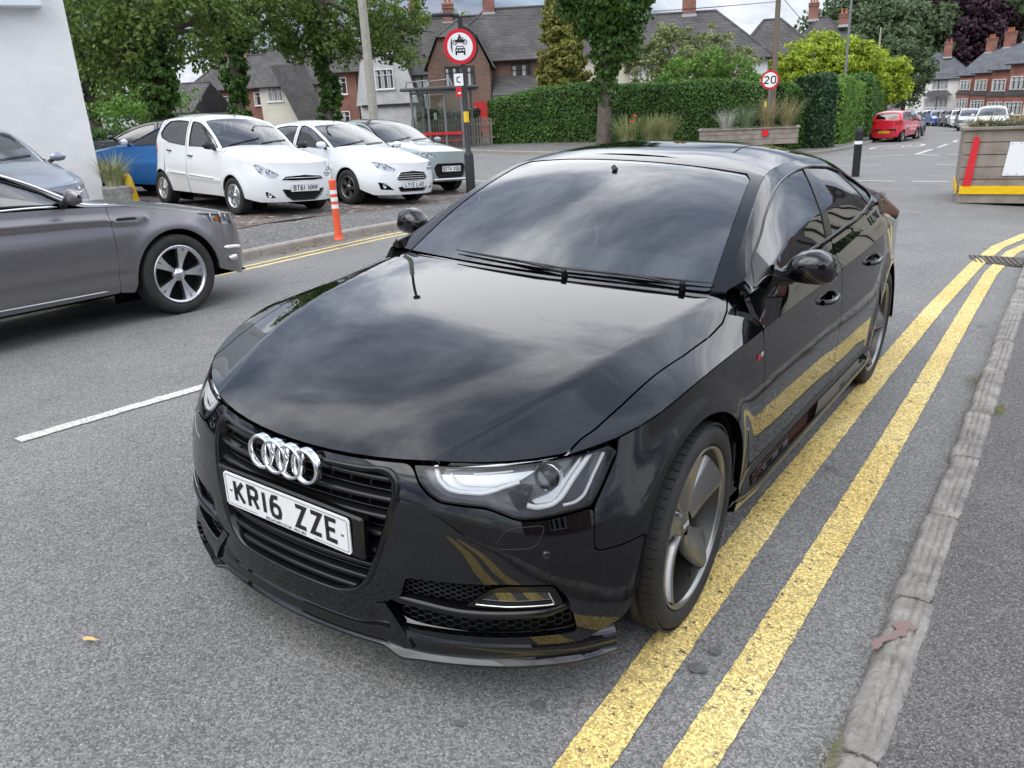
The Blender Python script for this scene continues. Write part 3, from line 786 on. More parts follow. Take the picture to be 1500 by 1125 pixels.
    # --- intakes --------------------------------------------------------------
    def intake(sg):
        sx = lambda L: L if sg > 0 else mir(L)
        ic_ = np.mean(np.array(intk), 0); bk_ = [(ic_[0]+(u-ic_[0])*1.12, ic_[1]+(v-ic_[1])*(1.25 if v > ic_[1] else 1.55)) for u, v in intk]; b = MB(); panel(b, W, sx(bk_), h=.04, ds=.03, flange=0, off=-.07); it = b.build('bumper_intake', M_dark, car)
        hx = MB()
        def hexes(poly, off, a=.019, ht=.0145, w=.0016):
            us_ = [p[0] for p in poly]; vs_ = [p[1] for p in poly]
            u0, u1, z0, z1 = min(us_), max(us_), min(vs_), max(vs_)
            j = 0; z = z0
            Pp = np.array(poly)
            while z < z1:
                u = u0+(j % 2)*a*.75*2*.5
                while u < u1:
                    if inpoly(np.array([u]), np.array([z]), Pp)[0]:
                        c = [(u+dx*a*.5, z+dz*ht*.5) for dx, dz in ((-1, 0), (-.5, 1), (.5, 1), (1, 0), (.5, -1), (-.5, -1))]
                        P = [W.pos(sg*x, tz(x, zz_))+W.nor(sg*x, .3)*off for x, zz_ in c]
                        hx.tube(P, .0017, n=4, closed=True, smooth=False)
                    u += a*1.5
                j += 1; z += ht*.5
        uz = lambda L: [(u, .10+v*(float(np.interp(u, W.us, W.Q[:, 2]))-.10)) for u, v in W.inv(L, 'xz')]
        hexes(uz([(.41,.392),(.64,.398),(.60,.366),(.575,.345),(.48,.342),(.38,.34)]), -.022)
        hx.build('honeycomb_mesh', M_plastic, it); hx = MB()
        hexes(uz([(.375,.296),(.45,.293),(.790,.318),(.802,.272),(.65,.262),(.47,.248),(.40,.262)]), -.026, .026, .020)
        hx.build('honeycomb_mesh', M_plastic, it)
        # blade between the openings
        bl = MB(); L = W.inv([(.322,.312),(.38,.328),(.46,.322),(.55,.312),(.65,.318),(.75,.325),(.800,.332)], 'xz'); L = resample([(u, v) for u, v in L], .02, 1.5, closed=False)
        rows = []; nl_ = len(L)-1
        for dz, off in ((-.020, -.035), (-.020, .000), (-.014, .005), (.010, .003), (.018, -.004), (.020, -.035)):
            rows.append([W.pos(sg*u, v+dz)+W.nor(sg*u, v)*(off-.022*(1-ss(min(i, nl_-i)/4.))) for i, (u, v) in enumerate(L)])
        bl.grid(rows, 0, True, flip=sg < 0); bl.build('intake_blade', M_gloss, it)
        # fog lamp pod
        fg = [(.560,.334),(.590,.362),(.622,.392),(.657,.402),(.758,.402),(.782,.345),(.700,.338)]
        fo = W.inv(fg, 'xz'); fl = W.inv([(.588,.346),(.610,.366),(.634,.384),(.748,.386),(.762,.350),(.66,.344)], 'xz')
        b = MB(); panel(b, W, sx(fo), [sx(fl)], h=.02, ds=.01, flange=.05, off=-.006, sig=1.); fp = b.build('fog_lamp', M_gloss, it)
        b = MB(); panel(b, W, sx(fl), h=.02, ds=.012, flange=0, off=-.014); b.build('lens', M_tint, fp)
        b = MB(); b.tube([W.pos(sg*u, v)+W.nor(sg*u, v)*-.002 for u, v in resample(fl[3:]+fl[:1], .01, 0, closed=False)], .0022, n=6); b.build('trim', M_chrome, fp)
    intake(1); intake(-1)
    # washer covers, sensors
    for sg in (1, -1):
        wc = resample(W.inv([(.626,.522),(.642,.557),(.660,.565),(.718,.569),(.722,.556),(.714,.521),(.700,.511),(.632,.509)], 'xz'), .004, 2.)
        b = MB(); b.tube([W.pos(sg*u, v)+W.nor(sg*u, v)*-.0006 for u, v in wc], .0013, n=5, closed=True); b.build('washer_cover', M_plastic, car)
        u, v = W.inv([(.735, .492)], 'xz')[0]; p = W.pos(sg*u, v); n = W.nor(sg*u, v); q = Vector(n).to_track_quat('Z', 'Y').to_matrix().to_4x4(); q.translation = p
        b = MB(); b.lathe([(0, .0015), (.0085, .0015), (.0095, .0), (.0115, -.0005), (.0118, .0008), (.0125, -.001)], n=24, M=q); b.build('parking_sensor', M_black, car)
    # --- splitter ------------------------------------------------------------
    s = MB()
    def sp(x, z, o):
        u = abs(x)*1.02+.035*max(0, abs(x)-.55)/.3; v = tz(u, z); p = W.pos(math.copysign(u, x) if x else 0, v); n = W.nor(math.copysign(u, x) if x else 0, v); n = np.array([n[0], n[1], 0]); n /= np.linalg.norm(n); return p+n*o
    xs_ = np.r_[np.linspace(0, .30, 10), np.linspace(.32, .44, 9), np.linspace(.47, .86, 18)]
    st = []
    for x in xs_:
        fin = math.exp(-((x-.375)/.035)**2)
        st.append((x, .222+.022*math.exp(-((x-.33)/.05)**2), .150+.018*np.clip((x-.45)/.4, 0, 1)+.016*np.clip((.37-x)/.05, 0, 1), .008+.012*ss((x-.3)/.08)*np.clip((.9-x)/.12, .2, 1)+.006*fin))
    rows = [[] for _ in range(8)]
    for sgn in (-1, 1):
        for x, zt, zb, o in (st[::-1] if sgn < 0 else st[1:]):
            X = sgn*x
            for r_, (z, off) in zip(rows, ((zt+.02, -.025), (zt, .002), (zb+.034, .004), (zb+.016, o*.5), (zb+.010, o+.004), (zb+.006, o+.006), (zb, o+.005), (zb-.002, -.12))): r_.append(sp(X, z, off))
    s.grid(rows, 0, True); s.build('splitter', M_black, car)
    for sg in (-1, 1):     # raised fins at the ends of the grille
        f_ = MB(); L0 = [(.296, .298, .003), (.318, .272, .006), (.343, .238, .011), (.362, .206, .015), (.374, .180, .017)]
        A = [sp(sg*x, z, o) for x, z, o in L0]; B2 = [sp(sg*(x+.026), z+.006, o-.001) for x, z, o in L0]; Cc = [sp(sg*(x+.034), z+.004, -.02) for x, z, o in L0]; D = [sp(sg*(x-.010), z-.006, -.02) for x, z, o in L0]
        f_.grid([D, A, B2, Cc], 0, False, flip=sg < 0); f_.build('splitter_fin', M_black, car)
    # --- headlamps -------------------------------------------------------------
    def strip(mb, pts, w, off, sg, mi=0, close=False, th=.004):
        uv = resample(W.inv(pts, 'xz'), .008, .8, closed=close); n = len(uv); rows = [[], [], [], []]
        for i in range(n):
            a = uv[(i-1) % n] if (close or i) else uv[0]; c = uv[(i+1) % n] if (close or i < n-1) else uv[-1]
            p = W.pos(*uv[i]); t = W.pos(*c)-W.pos(*a); nn = W.nor(*uv[i]); sd = np.cross(nn, t); sd /= np.linalg.norm(sd)+1e-9; wi = w[0]+(w[1]-w[0])*i/(n-1) if isinstance(w, tuple) else w
            q = p+nn*off
            for r_, v_ in zip(rows, (q-sd*wi-nn*th*2, q-sd*wi*.8, q+sd*wi*.8, q+sd*wi-nn*th*2)): r_.append(v_ if sg > 0 else v_*[-1, 1, 1])
        if close: rows = [r+[r[0]] for r in rows]
        mb.grid(rows, mi, True, flip=sg > 0)
    for sg in (1, -1):
        sx = lambda L: L if sg > 0 else mir(L)
        b = MB(); panel(b, W, sx(lampo), h=.025, ds=.012, flange=0, off=-.040, sig=.5)
        # side walls of the housing
        L = resample(lampo, .012, .5); rows = [[W.pos(sg*u, v)+W.nor(sg*u, v)*o for u, v in L] for o in (-.003, -.040)]; rows = [r+[r[0]] for r in rows]
        b.grid(rows, 0, False, flip=sg < 0)
        hl = b.build('headlamp', M_lampd, car)
        g = MB(); ins = inset(lampo, .005); Ls = resample(ins, .012, .5); Lo = resample(lampo, .012, .5)
        panel(g, W, sx([tuple(p) for p in ins]), h=.02, ds=.010, flange=0, off=.0, sig=.5); g.build('lens', M_clear, hl)
        g = MB(); panel(g, W, sx(lampo), [sx([tuple(p) for p in inset(lampo, .0075)])], h=.02, ds=.009, flange=.02, off=.0008, sig=.5); g.build('seal', M_gloss, hl)
        # silver inner panel, light guides
        g = MB(); pn = W.inv([(.45,.700),(.468,.664),(.498,.648),(.582,.646),(.630,.664),(.655,.684),(.668,.718),(.60,.712)], 'xz')
        panel(g, W, sx([(u, min(v, .965)) for u, v in pn]), h=.02, ds=.012, flange=.02, off=-.022, sig=.6)
        pn = W.inv([(.682,.628),(.700,.616),(.732,.622),(.742,.640),(.768,.728),(.745,.722),(.728,.660),(.715,.642)], 'xz')
        panel(g, W, sx([(u, min(v, .96)) for u, v in pn]), h=.02, ds=.012, flange=.02, off=-.020, sig=.6)
        g.build('reflector_panel', M_lamp, hl)
        g = MB(); strip(g, [(.646,.674),(.62,.664),(.595,.653),(.574,.646),(.52,.647),(.492,.652),(.466,.672),(.446,.705)], .0062, -.008, sg)
        strip(g, [(.640,.680),(.612,.672),(.59,.665),(.53,.664),(.508,.670),(.488,.690)], .0032, -.014, sg)
        strip(g, [(.676,.618),(.698,.611),(.728,.617),(.740,.632),(.752,.675),(.768,.728)], .0070, -.008, sg)
        strip(g, [(.690,.624),(.722,.626),(.731,.640),(.742,.682),(.754,.722)], .0034, -.013, sg)
        strip(g, [(.474,.700),(.55,.708),(.63,.722),(.70,.732),(.752,.737)], .0036, -.012, sg)
        strip(g, [(.540,.692),(.60,.697),(.625,.700)], .0026, -.014, sg)
        strip(g, [(.792,.725),(.787,.68),(.782,.630),(.770,.617),(.748,.613)], .0036, -.006, sg)
        g.build('light_guide', M_drl, hl)
        # projector
        u, v = W.inv([(.708, .690)], 'xz')[0]; p = W.pos(sg*u, v)-W.nor(sg*u, v)*.050; q = Vector((sg*.25, -1, .1)).to_track_quat('Z', 'Y').to_matrix().to_4x4(); q.translation = p
        g = MB(); g.lathe([(.042, .006), (.040, .026), (.036, .030), (.033, .024)], n=32, M=q, mi=1)
        g.lathe([(.033, .020), (.030, .036), (.022, .045), (.012, .049), (0, .050)], n=32, M=q, mi=0)
        g.build('projector', [M_clear, M_reflector], hl)
        g = MB(); g.lathe([(0, .018), (.030, .018)], n=24, M=q); g.build('bowl', mat('projector_dark', (.05, .055, .06), .1, .6), hl)
        g = MB(); pn = W.inv([(.628,.648),(.652,.668),(.680,.668),(.676,.632),(.668,.612),(.66,.602)], 'xz'); panel(g, W, sx(pn), h=.02, ds=.012, flange=.02, off=-.012, sig=.6); g.build('cowl_piece', mat('lamp_cowl', (.05, .052, .06), .3, .3), hl)
    # --- doors and rear body -------------------------------------------------------
    shG = G.inv([(.537,.868),(.541,.917),(.545,.955)], 'yz')
    d2W = W.inv([(1.620,.345),(1.617,.475),(1.600,.668),(1.603,.807)], 'yz')
    d2G = G.inv([(1.597,.88),(1.575,.95),(1.545,1.01)], 'yz')
    rd = W.inv([(2.46,.69),(2.52,.76),(2.60,.84)], 'yz')
    Kv = .985
    def part(name, lists, m=M_black, mirror=True, h=.035, fl=.02, sig=.5, off=0., ds=.014):
        b = MB()
        for sf, ol, holes in lists: panel(b, sf, ol, holes, h=h, ds=ds, flange=fl, sig=sig, off=off)
        o = b.build(name, m, car)
        if mirror: b2 = MB(); b2.mirror(b); b2.build(name, m, car)
        return o
    vB = .985
    fd = part('front_door', [(W, [(uK(.536), .999)]+sh+W.inv([(1.0, .345)], 'yz')+[(u-.003, v) for u, v in d2W]+[(uK(1.596), .999)]+[(uK(y), .999) for y in (1.3, 1., .8)], []),
                            (G, [(.54, .0)]+[(u+.003, v) for u, v in shG]+[(.66, vB), (1.0, vB), (1.3, vB), (1.542, vB)]+[(u-.003, v) for u, v in d2G[::-1]]+[(1.594, 0)], [])])
    arr = [q for q in aR if q[0] < W.inv([(2.46, .69)], 'yz')[0][0]]
    rdp = part('rear_door', [(W, [(uK(1.603), .999)]+[(u+.003, v) for u, v in d2W[::-1]]+W.inv([(2.0, .345), (2.38, .345)], 'yz')+arr+[(u-.003, v) for u, v in rd]+[(uK(2.66), .999), (uK(2.2), .999), (uK(1.9), .999)], []),
                             (G, [(1.602, .0)]+[(u+.003, v) for u, v in d2G]+[(1.56, vB), (2.0, vB), (2.45, vB), (2.60, .9), (2.69, .5), (2.66, 0)], [])])
    arr2 = [q for q in aR if q[0] >= W.inv([(2.47, .69)], 'yz')[0][0]-.0]
    part('rear_wing', [(W, [(uK(2.67), .999)]+[(u+.003, v) for u, v in rd[::-1]]+arr2+[(umx-.6, .25), (umx-.1, .25), (umx-.01, .25), (umx-.01, .999), (umx-.5, .999), (uK(3.2), .999)], []),
                       (G, [(2.672, .0), (2.70, .5), (2.61, .92), (2.60, 1.0), (3.68, 1.0), (3.68, .0)], [])], h=.045)
    # sill skirts
    b = MB(); ys_ = np.linspace(.375, 2.43, 40); rows = [[] for _ in range(6)]
    for y in ys_:
        e = math.sin(math.pi*min(1, max(0, (y-.375)/.25))/2)**.6*math.sin(math.pi*min(1, max(0, (2.43-y)/.2))/2)**.6
        for r_, (z, o) in zip(rows, ((.345, -.004), (.300, .002), (.285, .030*e+.002), (.262, .040*e), (.222, .026*e), (.200, -.05))):
            u, v = W.inv([(y, z)], 'yz')[0]; r_.append(W.pos(u, v)+np.array([o, 0, 0]))
    b.grid(rows, 0, True, flip=False); b.build('side_skirt', M_black, car); bb = MB(); bb.mirror(b); bb.build('side_skirt', M_black, car)
    # glasshouse: side opening
    wo_ = G.inv([(.60,.975),(.72,1.035),(.893,1.112),(1.013,1.164),(1.218,1.229),(1.45,1.272),(1.70,1.292),(1.95,1.292),(2.215,1.272),(2.42,1.232),(2.55,1.180),(2.60,1.13),(2.56,1.10),(2.45,1.085),(2.22,1.063),(1.9,1.043),(1.521,1.024),(1.1,1.008),(.80,.988)], 'yz')
    G_out = [(.555, 1.0)]+[(y, 1.0) for y in (.7, 1., 1.4, 1.8, 2.2, 2.60)]+[(3.66, 1.0), (3.66, 1.985), (2.8, 1.999), (2.2, 1.999), (1.8, 1.999), (1.4, 1.999), (1.1, 1.999), (.8, 1.999), (.62, 1.9), (.57, 1.4)]
    part('roof_rail', [(G, G_out, [wo_])], h=.02, fl=.035, ds=.010)
    sg_ = part('side_glass', [(G, [q for q in inset(wo_, .004)], [])], M_tint, h=.03, fl=0, off=-.006)
    # trim around the opening and pillar
    b = MB(); L = resample(wo_, .02, .6); P = [G.pos(u, v)+G.nor(u, v)*-.001 for u, v in L]; b.tube(P, .0055, n=6, closed=True); b.build('window_trim', M_gloss, car); b2 = MB(); b2.mirror(b); b2.build('window_trim', M_gloss, car)
    bp = G.inv([(1.800,1.294),(1.880,1.294),(1.600,1.026),(1.500,1.020)], 'yz')
    part('door_pillar', [(G, bp, [])], M_gloss, off=-.002, fl=.01)
    part('door_pillar', [(G, G.inv([(2.36,1.245),(2.385,1.24),(2.43,1.085),(2.405,1.08)], 'yz'), [])], M_plastic, off=-.003, fl=.01)
    part('mirror_sail', [(G, G.inv([(.60,.975),(.72,1.035),(.80,1.075),(.80,.99)], 'yz'), [])], M_plastic, off=-.003, fl=.01)
    # roof, screens, tail
    def tp(name, ol, m, holes=(), h=.035, fl=.012, off=0., ds=.014): 
        b = MB(); panel(b, T, ol, holes, h=h, ds=ds, flange=fl, off=off, sig=.5); return b.build(name, m, car)
    vh = .770
    sE = .925
    ws_ol = [(-sE, .0), (0, -.0), (sE, .0), (sE, .4), (sE, vh-.06), (sE-.04, vh-.012), (.5, vh), (0, vh+.004), (-.5, vh), (-sE+.04, vh-.012), (-sE, vh-.06), (-sE, .4)]
    ws_in = [(-.87, .075), (-.80, .035), (0, .060), (.80, .035), (.87, .075), (.875, .4), (.875, vh-.11), (.80, vh-.062), (0, vh-.052), (-.80, vh-.062), (-.875, vh-.11), (-.875, .4)]
    ws = tp('windscreen', ws_ol, M_ws, h=.04, fl=0)
    b = MB(); panel(b, T, ws_ol, [ws_in], h=.03, ds=.014, flange=0, off=-.004, sig=.5); b.build('screen_border', M_frit, ws)
    b = MB(); b.prism([(.034*math.cos(a)*(.9), .045*math.sin(a)) for a in np.linspace(0, 2*math.pi, 20)[:-1]], 0, .012, M=frameT(T.pos(.0, vh-.11)-T.nor(.0, vh-.11)*.018, (1, 0, 0), Vector(T.pos(0, .6)-T.pos(0, .5)).normalized(), tuple(T.nor(0, .6)))); 
    b.build('rain_sensor', M_dash, ws)
    tp('roof', [(-1, vh+.012), (-.5, vh+.014), (0, vh+.018), (.5, vh+.014), (1, vh+.012), (1, 1.2), (1, 1.6), (1, 2.02), (0, 2.06), (-1, 2.02), (-1, 1.6), (-1, 1.2)], M_black, h=.045)
    tp('rear_screen', [(-.93, 2.05), (0, 2.08), (.93, 2.05), (.93, 2.5), (.9, 2.95), (0, 3.02), (-.9, 2.95), (-.93, 2.5)], M_tint, fl=0)
    tp('rear_pillars', [(-1, 2.03), (0, 2.07), (1, 2.03), (1, 3.34), (0, 3.34), (-1, 3.34)], M_black, holes=[[(-.93, 2.06), (0, 2.09), (.93, 2.06), (.93, 2.5), (.9, 2.95), (0, 3.02), (-.9, 2.95), (-.93, 2.5)]])
    for sg in (1, -1):
        b = MB(); panel(b, T, [(sg*(sE+.004), .0), (sg*1.03, .0), (sg*1.0, .4), (sg*1., vh+.01), (sg*(sE-.035), vh+.01), (sg*(sE-.03), vh-.008), (sg*(sE+.004), vh-.06), (sg*(sE+.004), .4)], h=.03, ds=.014, flange=.01, off=.003, sig=.3); b.build('screen_pillar', M_gloss, car)
    # fillets closing the wing top, the screen pillars and the tail against the glasshouse sides
    e_ = T.P[-1]; o_ = np.argsort(e_[:, 1], kind='stable')
    def tedge(y): return np.array([np.interp(y, e_[o_, 1], e_[o_, 0]), y, np.interp(y, e_[o_, 1], e_[o_, 2])])
    for nm, m, cols_ in (('pillar_fillet', M_gloss, [(tedge(y)+np.array([0, 0, .002]), G.pos(max(y, .64), float(np.interp(y, [.56, .82], [1.80, 1.985])))+G.nor(max(y, .64), 1.9)*.001) for y in np.linspace(.56, 1.0, 14)]),
                         ('tail_fillet', M_black, [(tedge(y), G.pos(y, 1.97)) for y in np.linspace(2.55, 3.66, 16)])):
        for sg in (1, -1):
            b = MB(); b.grid([[(A_*(1-t)+B_*t)*[sg, 1, 1] for t in np.linspace(0, 1, 5)] for A_, B_ in cols_], 0, True, flip=sg < 0); b.build(nm, m, car)
    b = MB(); b.grid([[(x*f_, y-.0*x, z) for f_ in np.linspace(-1, 1, 9)] for x, y, z in ((.64, 3.62, .962), (.66, 3.71, .957), (.55, 3.765, .945))], 0, True, flip=True); b.build('tail_spoiler', M_black, car)
    # cowl
    b = MB(); rows = []
    for (y, z) in ((.40, .930), (.47, .935), (.50, .962)):
        rows.append([(x, y+.11*(x/.745)**2+.02, z-.012*(x/.745)**2-.012) for x in np.linspace(-.76, .76, 31)])
    b.grid(rows, 0, True, flip=True); b.build('cowl', M_plastic, car)
    # lights at the tail
    for sg in (1, -1):
        L = W.inv([(3.46,.90),(3.46,.80)], 'yz'); ol = [(L[0][0], .95), L[1], (umx-.62, .83), (umx-.45, .83), (umx-.45, .95)]
        b = MB(); panel(b, W, ol if sg > 0 else mir(ol), h=.03, ds=.02, flange=.01, off=.001); b.build('tail_lamp', M_tail, car)
    # --- handles, mirror, wipers, badge ---------------------------------------------
    for yc, zc, dz in ((1.37, .800, .012), (2.22, .830, .016)):
        for sg in (1, -1):
            u, v = W.inv([(yc, zc)], 'yz')[0]; p = W.pos(u, v); b = MB()
            pts = []; rad = []
            for i in range(11):
                t = i/10.; pts.append((sg*(p[0]+.002+.034*math.sin(math.pi*min(1, max(0, t*1.06)))**.45), yc-.085+.17*t, zc+dz*(t-.5))); rad.append(.0135-.003*abs(t-.5))
            b.tube(pts, rad, n=10); hd = b.build('door_handle', M_black, car)
            uv_ = [W.inv([(yc+.060*math.cos(a), zc-.002+.030*math.sin(a))], 'yz')[0] for a in np.linspace(0, 2*math.pi, 19)[:-1]]; c = MB(); panel(c, W, uv_ if sg > 0 else mir(uv_), h=.02, ds=.01, flange=0, off=.0012, sig=0); c.build('handle_shade', mat('shade_black', (.002, .002, .002), .35, 0, .3), hd)  # flat black oval on the door skin: painted shade of the grip hollow
    def mirror_unit(sg):
        b = MB(); secs = []
        X = [0, .03, .10, .25, .45, .65, .82, .93, .985, 1.0]
        hz = [.022, .034, .046, .060, .067, .067, .060, .046, .026, .008]; hy = [.03, .045, .062, .078, .084, .082, .074, .056, .030, .010]; zc = [.990, .990, .994, 1.001, 1.005, 1.005, 1.001, .996, .992, .990]
        for t, rz_, ry, z_ in zip(X, hz, hy, zc):
            ring = []; x_ = .866+.170*t; y_ = .850+.022*t
            for k in range(36):
                a = 2*math.pi*k/36; ca, sa = math.cos(a), math.sin(a)
                yy = ry*np.sign(ca)*abs(ca)**.80; zz_ = rz_*np.sign(sa)*abs(sa)**.70
                if yy > 0: yy *= .42
                else: yy *= 1-.16*max(0, -sa)
                ring.append((sg*x_, y_+yy, z_+.012+zz_*(1.04 if sa > 0 else .84)))
            secs.append(ring+[ring[0]])
        b.grid(secs, 0, True, flip=sg > 0)
        mr = b.build('door_mirror', M_black, car)
        c = MB(); P = [Vector((sg*.822, .80, .985)), Vector((sg*.850, .81, .980)), Vector((sg*.885, .83, .980)), Vector((sg*.93, .845, .982))]
        c.tube(P, [.046, .030, .022, .010], n=12, sq=1.4); c.build('mirror_arm', M_gloss, mr)
        c = MB(); c.prism([(sg*(.962+.068*np.sign(math.cos(a))*abs(math.cos(a))**.7), 1.012+.050*np.sign(math.sin(a))*abs(math.sin(a))**.7) for a in np.linspace(0, 2*math.pi, 33)[:-1]], .887, .892, ax='y'); c.build('mirror_glass', M_reflector, mr)
    mirror_unit(1); mirror_unit(-1)
    def wiper(p0, p1, arm0):
        b = MB(); A = [T.pos(*q)+T.nor(*q)*.012 for q in [tuple(np.array(p0)+(np.array(p1)-np.array(p0))*t) for t in np.linspace(0, 1, 9)]]
        b.tube(A, [.002, .004, .005, .0055, .006, .0055, .005, .004, .002], n=6)
        wp = b.build('wiper', M_plastic, car)
        c = MB(); q0 = T.pos(*arm0)+T.nor(*arm0)*.004; mid_ = T.pos(*(np.array(p0)+(np.array(p1)-np.array(p0))*.45))+T.nor(0, .02)*.024
        c.cyl(q0-T.nor(*arm0)*.02, q0+T.nor(*arm0)*.022, .014, .011, n=12); c.tube([q0+T.nor(*arm0)*.010, (q0+mid_)/2+T.nor(0, .02)*.004, mid_-T.nor(0, .02)*.010], [.006, .005, .004], n=6); c.build('wiper_arm', M_gloss, wp)
    wiper((-.56, .035), (.30, .018), (.20, -.0)); wiper((.05, .020), (.94, .030), (.80, .005))
    u, v = W.inv([(.485, .770)], 'yz')[0]; p = W.pos(u, v)
    for sg in (1, -1):
        b = MB(); b.box((sg*(p[0]+.001), .470, .770), (.003, .022, .020), mi=0); b.box((sg*(p[0]+.001), .502, .774), (.003, .030, .014), mi=1); b.build('wing_badge', [M_red, M_chrome], car)
    # --- inner shell, arches, floor ----------------------------------------------------
    b = MB(); ol = [(0, .985), (0, .25)]
    for a_, c_ in ((0, .985),): pass
    rows = []
    for v in (.30, .6, .97): rows.append([W.pos(u, v)-W.nor(u, v)*(.10) for u in np.linspace(0, 1.02, 16)])
    hole = lambda cy: [q for q in W.inv(arc_yz(cy, .325, .40, 92, -92, 20), 'yz')]
    uf = W.inv([(-.34, .5)], 'yz')[0][0]; ol = [(uf, .97), (umx-.02, .97), (umx-.02, .25)]+hole(2.811)+hole(-.02)+[(uf, .3)]
    panel(b, W, ol, h=.08, ds=.05, flange=0, off=-.03, mirror=True)
    panel(b, W, [(-uf, .25), (0, .22), (uf, .25), (uf, .93), (0, .9), (-uf, .93)], h=.08, ds=.05, flange=0, off=-.13)
    b.box((0, 1.45, .22), (1.40, 3.7, .02)); 
    b.build('inner_shell', M_dark, car)
    for cy in (0., 2.811):
        for sg in (1, -1):
            b = MB(); pr = [(-80, .40)]; rows = [[], []]
            for i in range(25):
                a = R(-105+210*i/24.)
                for r_, x in zip(rows, (.895 if cy > 1 else .885, .55)): r_.append((sg*x, cy-.01+.40*math.sin(a), .325+.40*math.cos(a)))
            b.grid(rows, 0, True, flip=sg > 0); b.box((sg*.56, cy, .40), (.02, .8, .5)); b.build('wheel_arch_liner', mat('liner', (.008, .008, .008), .95, 0, .2), car)
    rotor_wheel(car, 1, R(1.5), (.782, 0, .334), R(18)); rotor_wheel(car, -1, R(1.5), (-.782, 0, .334), R(50))
    rotor_wheel(car, 1, 0, (.778, 2.811, .334), R(-6)); rotor_wheel(car, -1, 0, (-.778, 2.811, .334), R(10))
    # --- cabin ----------------------------------------------------------------------------
    b = MB(); rows = [[(x, y, z-(.06*(abs(x)/.7)**4)) for x in np.linspace(-.70, .70, 25)] for y, z in ((.52, .93), (.70, .955), (.95, .965), (1.12, .95), (1.18, .90), (1.16, .75), (1.10, .5))]
    b.grid(rows, 0, True, flip=True); b.box((-.36, 1.10, .96), (.40, .22, .07), bev=.03); dsh = b.build('dashboard', M_dash, car)
    b = MB(); b.lathe([(.185+.014*math.cos(a), .014*math.sin(a)) for a in np.linspace(0, 2*math.pi, 9)], n=36, M=frameT((-.36, 1.30, .93), (1, 0, 0), (0, .42, .9), (0, -.9, .42))); b.box((-.36, 1.30, .92), (.15, .05, .12), bev=.02)
    b.box((-.36, 1.30, .93), (.36, .02, .03)); b.build('steering_wheel', M_seat, car)
    for x, y in ((-.37, 1.95), (.37, 1.95)):
        b = MB(); b.bbox((x, y-.25, .46), (.50, .52, .18), .06); b.bbox((0, 0, 0), (.50, .14, .62), .06, M=Matrix.Translation((x, y+.10, .80)) @ Matrix.Rotation(R(-14), 4, 'X'))
        b.bbox((0, 0, 0), (.26, .09, .20), .04, M=Matrix.Translation((x, y+.19, 1.16)) @ Matrix.Rotation(R(-12), 4, 'X')); b.build('seat', M_seat, car)
    b = MB(); b.bbox((0, 2.75, .50), (1.3, .5, .2), .06); b.bbox((0, 0, 0), (1.3, .14, .6), .06, M=Matrix.Translation((0, 3.0, .80)) @ Matrix.Rotation(R(-22), 4, 'X')); b.build('rear_bench', M_seat, car)
    b = MB(); b.bbox((0, 1.17, 1.25), (.22, .03, .065), .012); b.cyl((0, 1.17, 1.27), (0, 1.10, 1.31), .012); b.build('rear_view_mirror', M_dash, car)
    b = MB(); b.grid([[(x, y, 1.30+.055*(1-(x/.55)**2)*1.-(.03 if y < 1.3 else 0)) for x in np.linspace(-.53, .53, 9)] for y in (1.32, 1.8, 2.4)], 0, True); b.build('headlining', M_head, car)
    return car
build_audi()
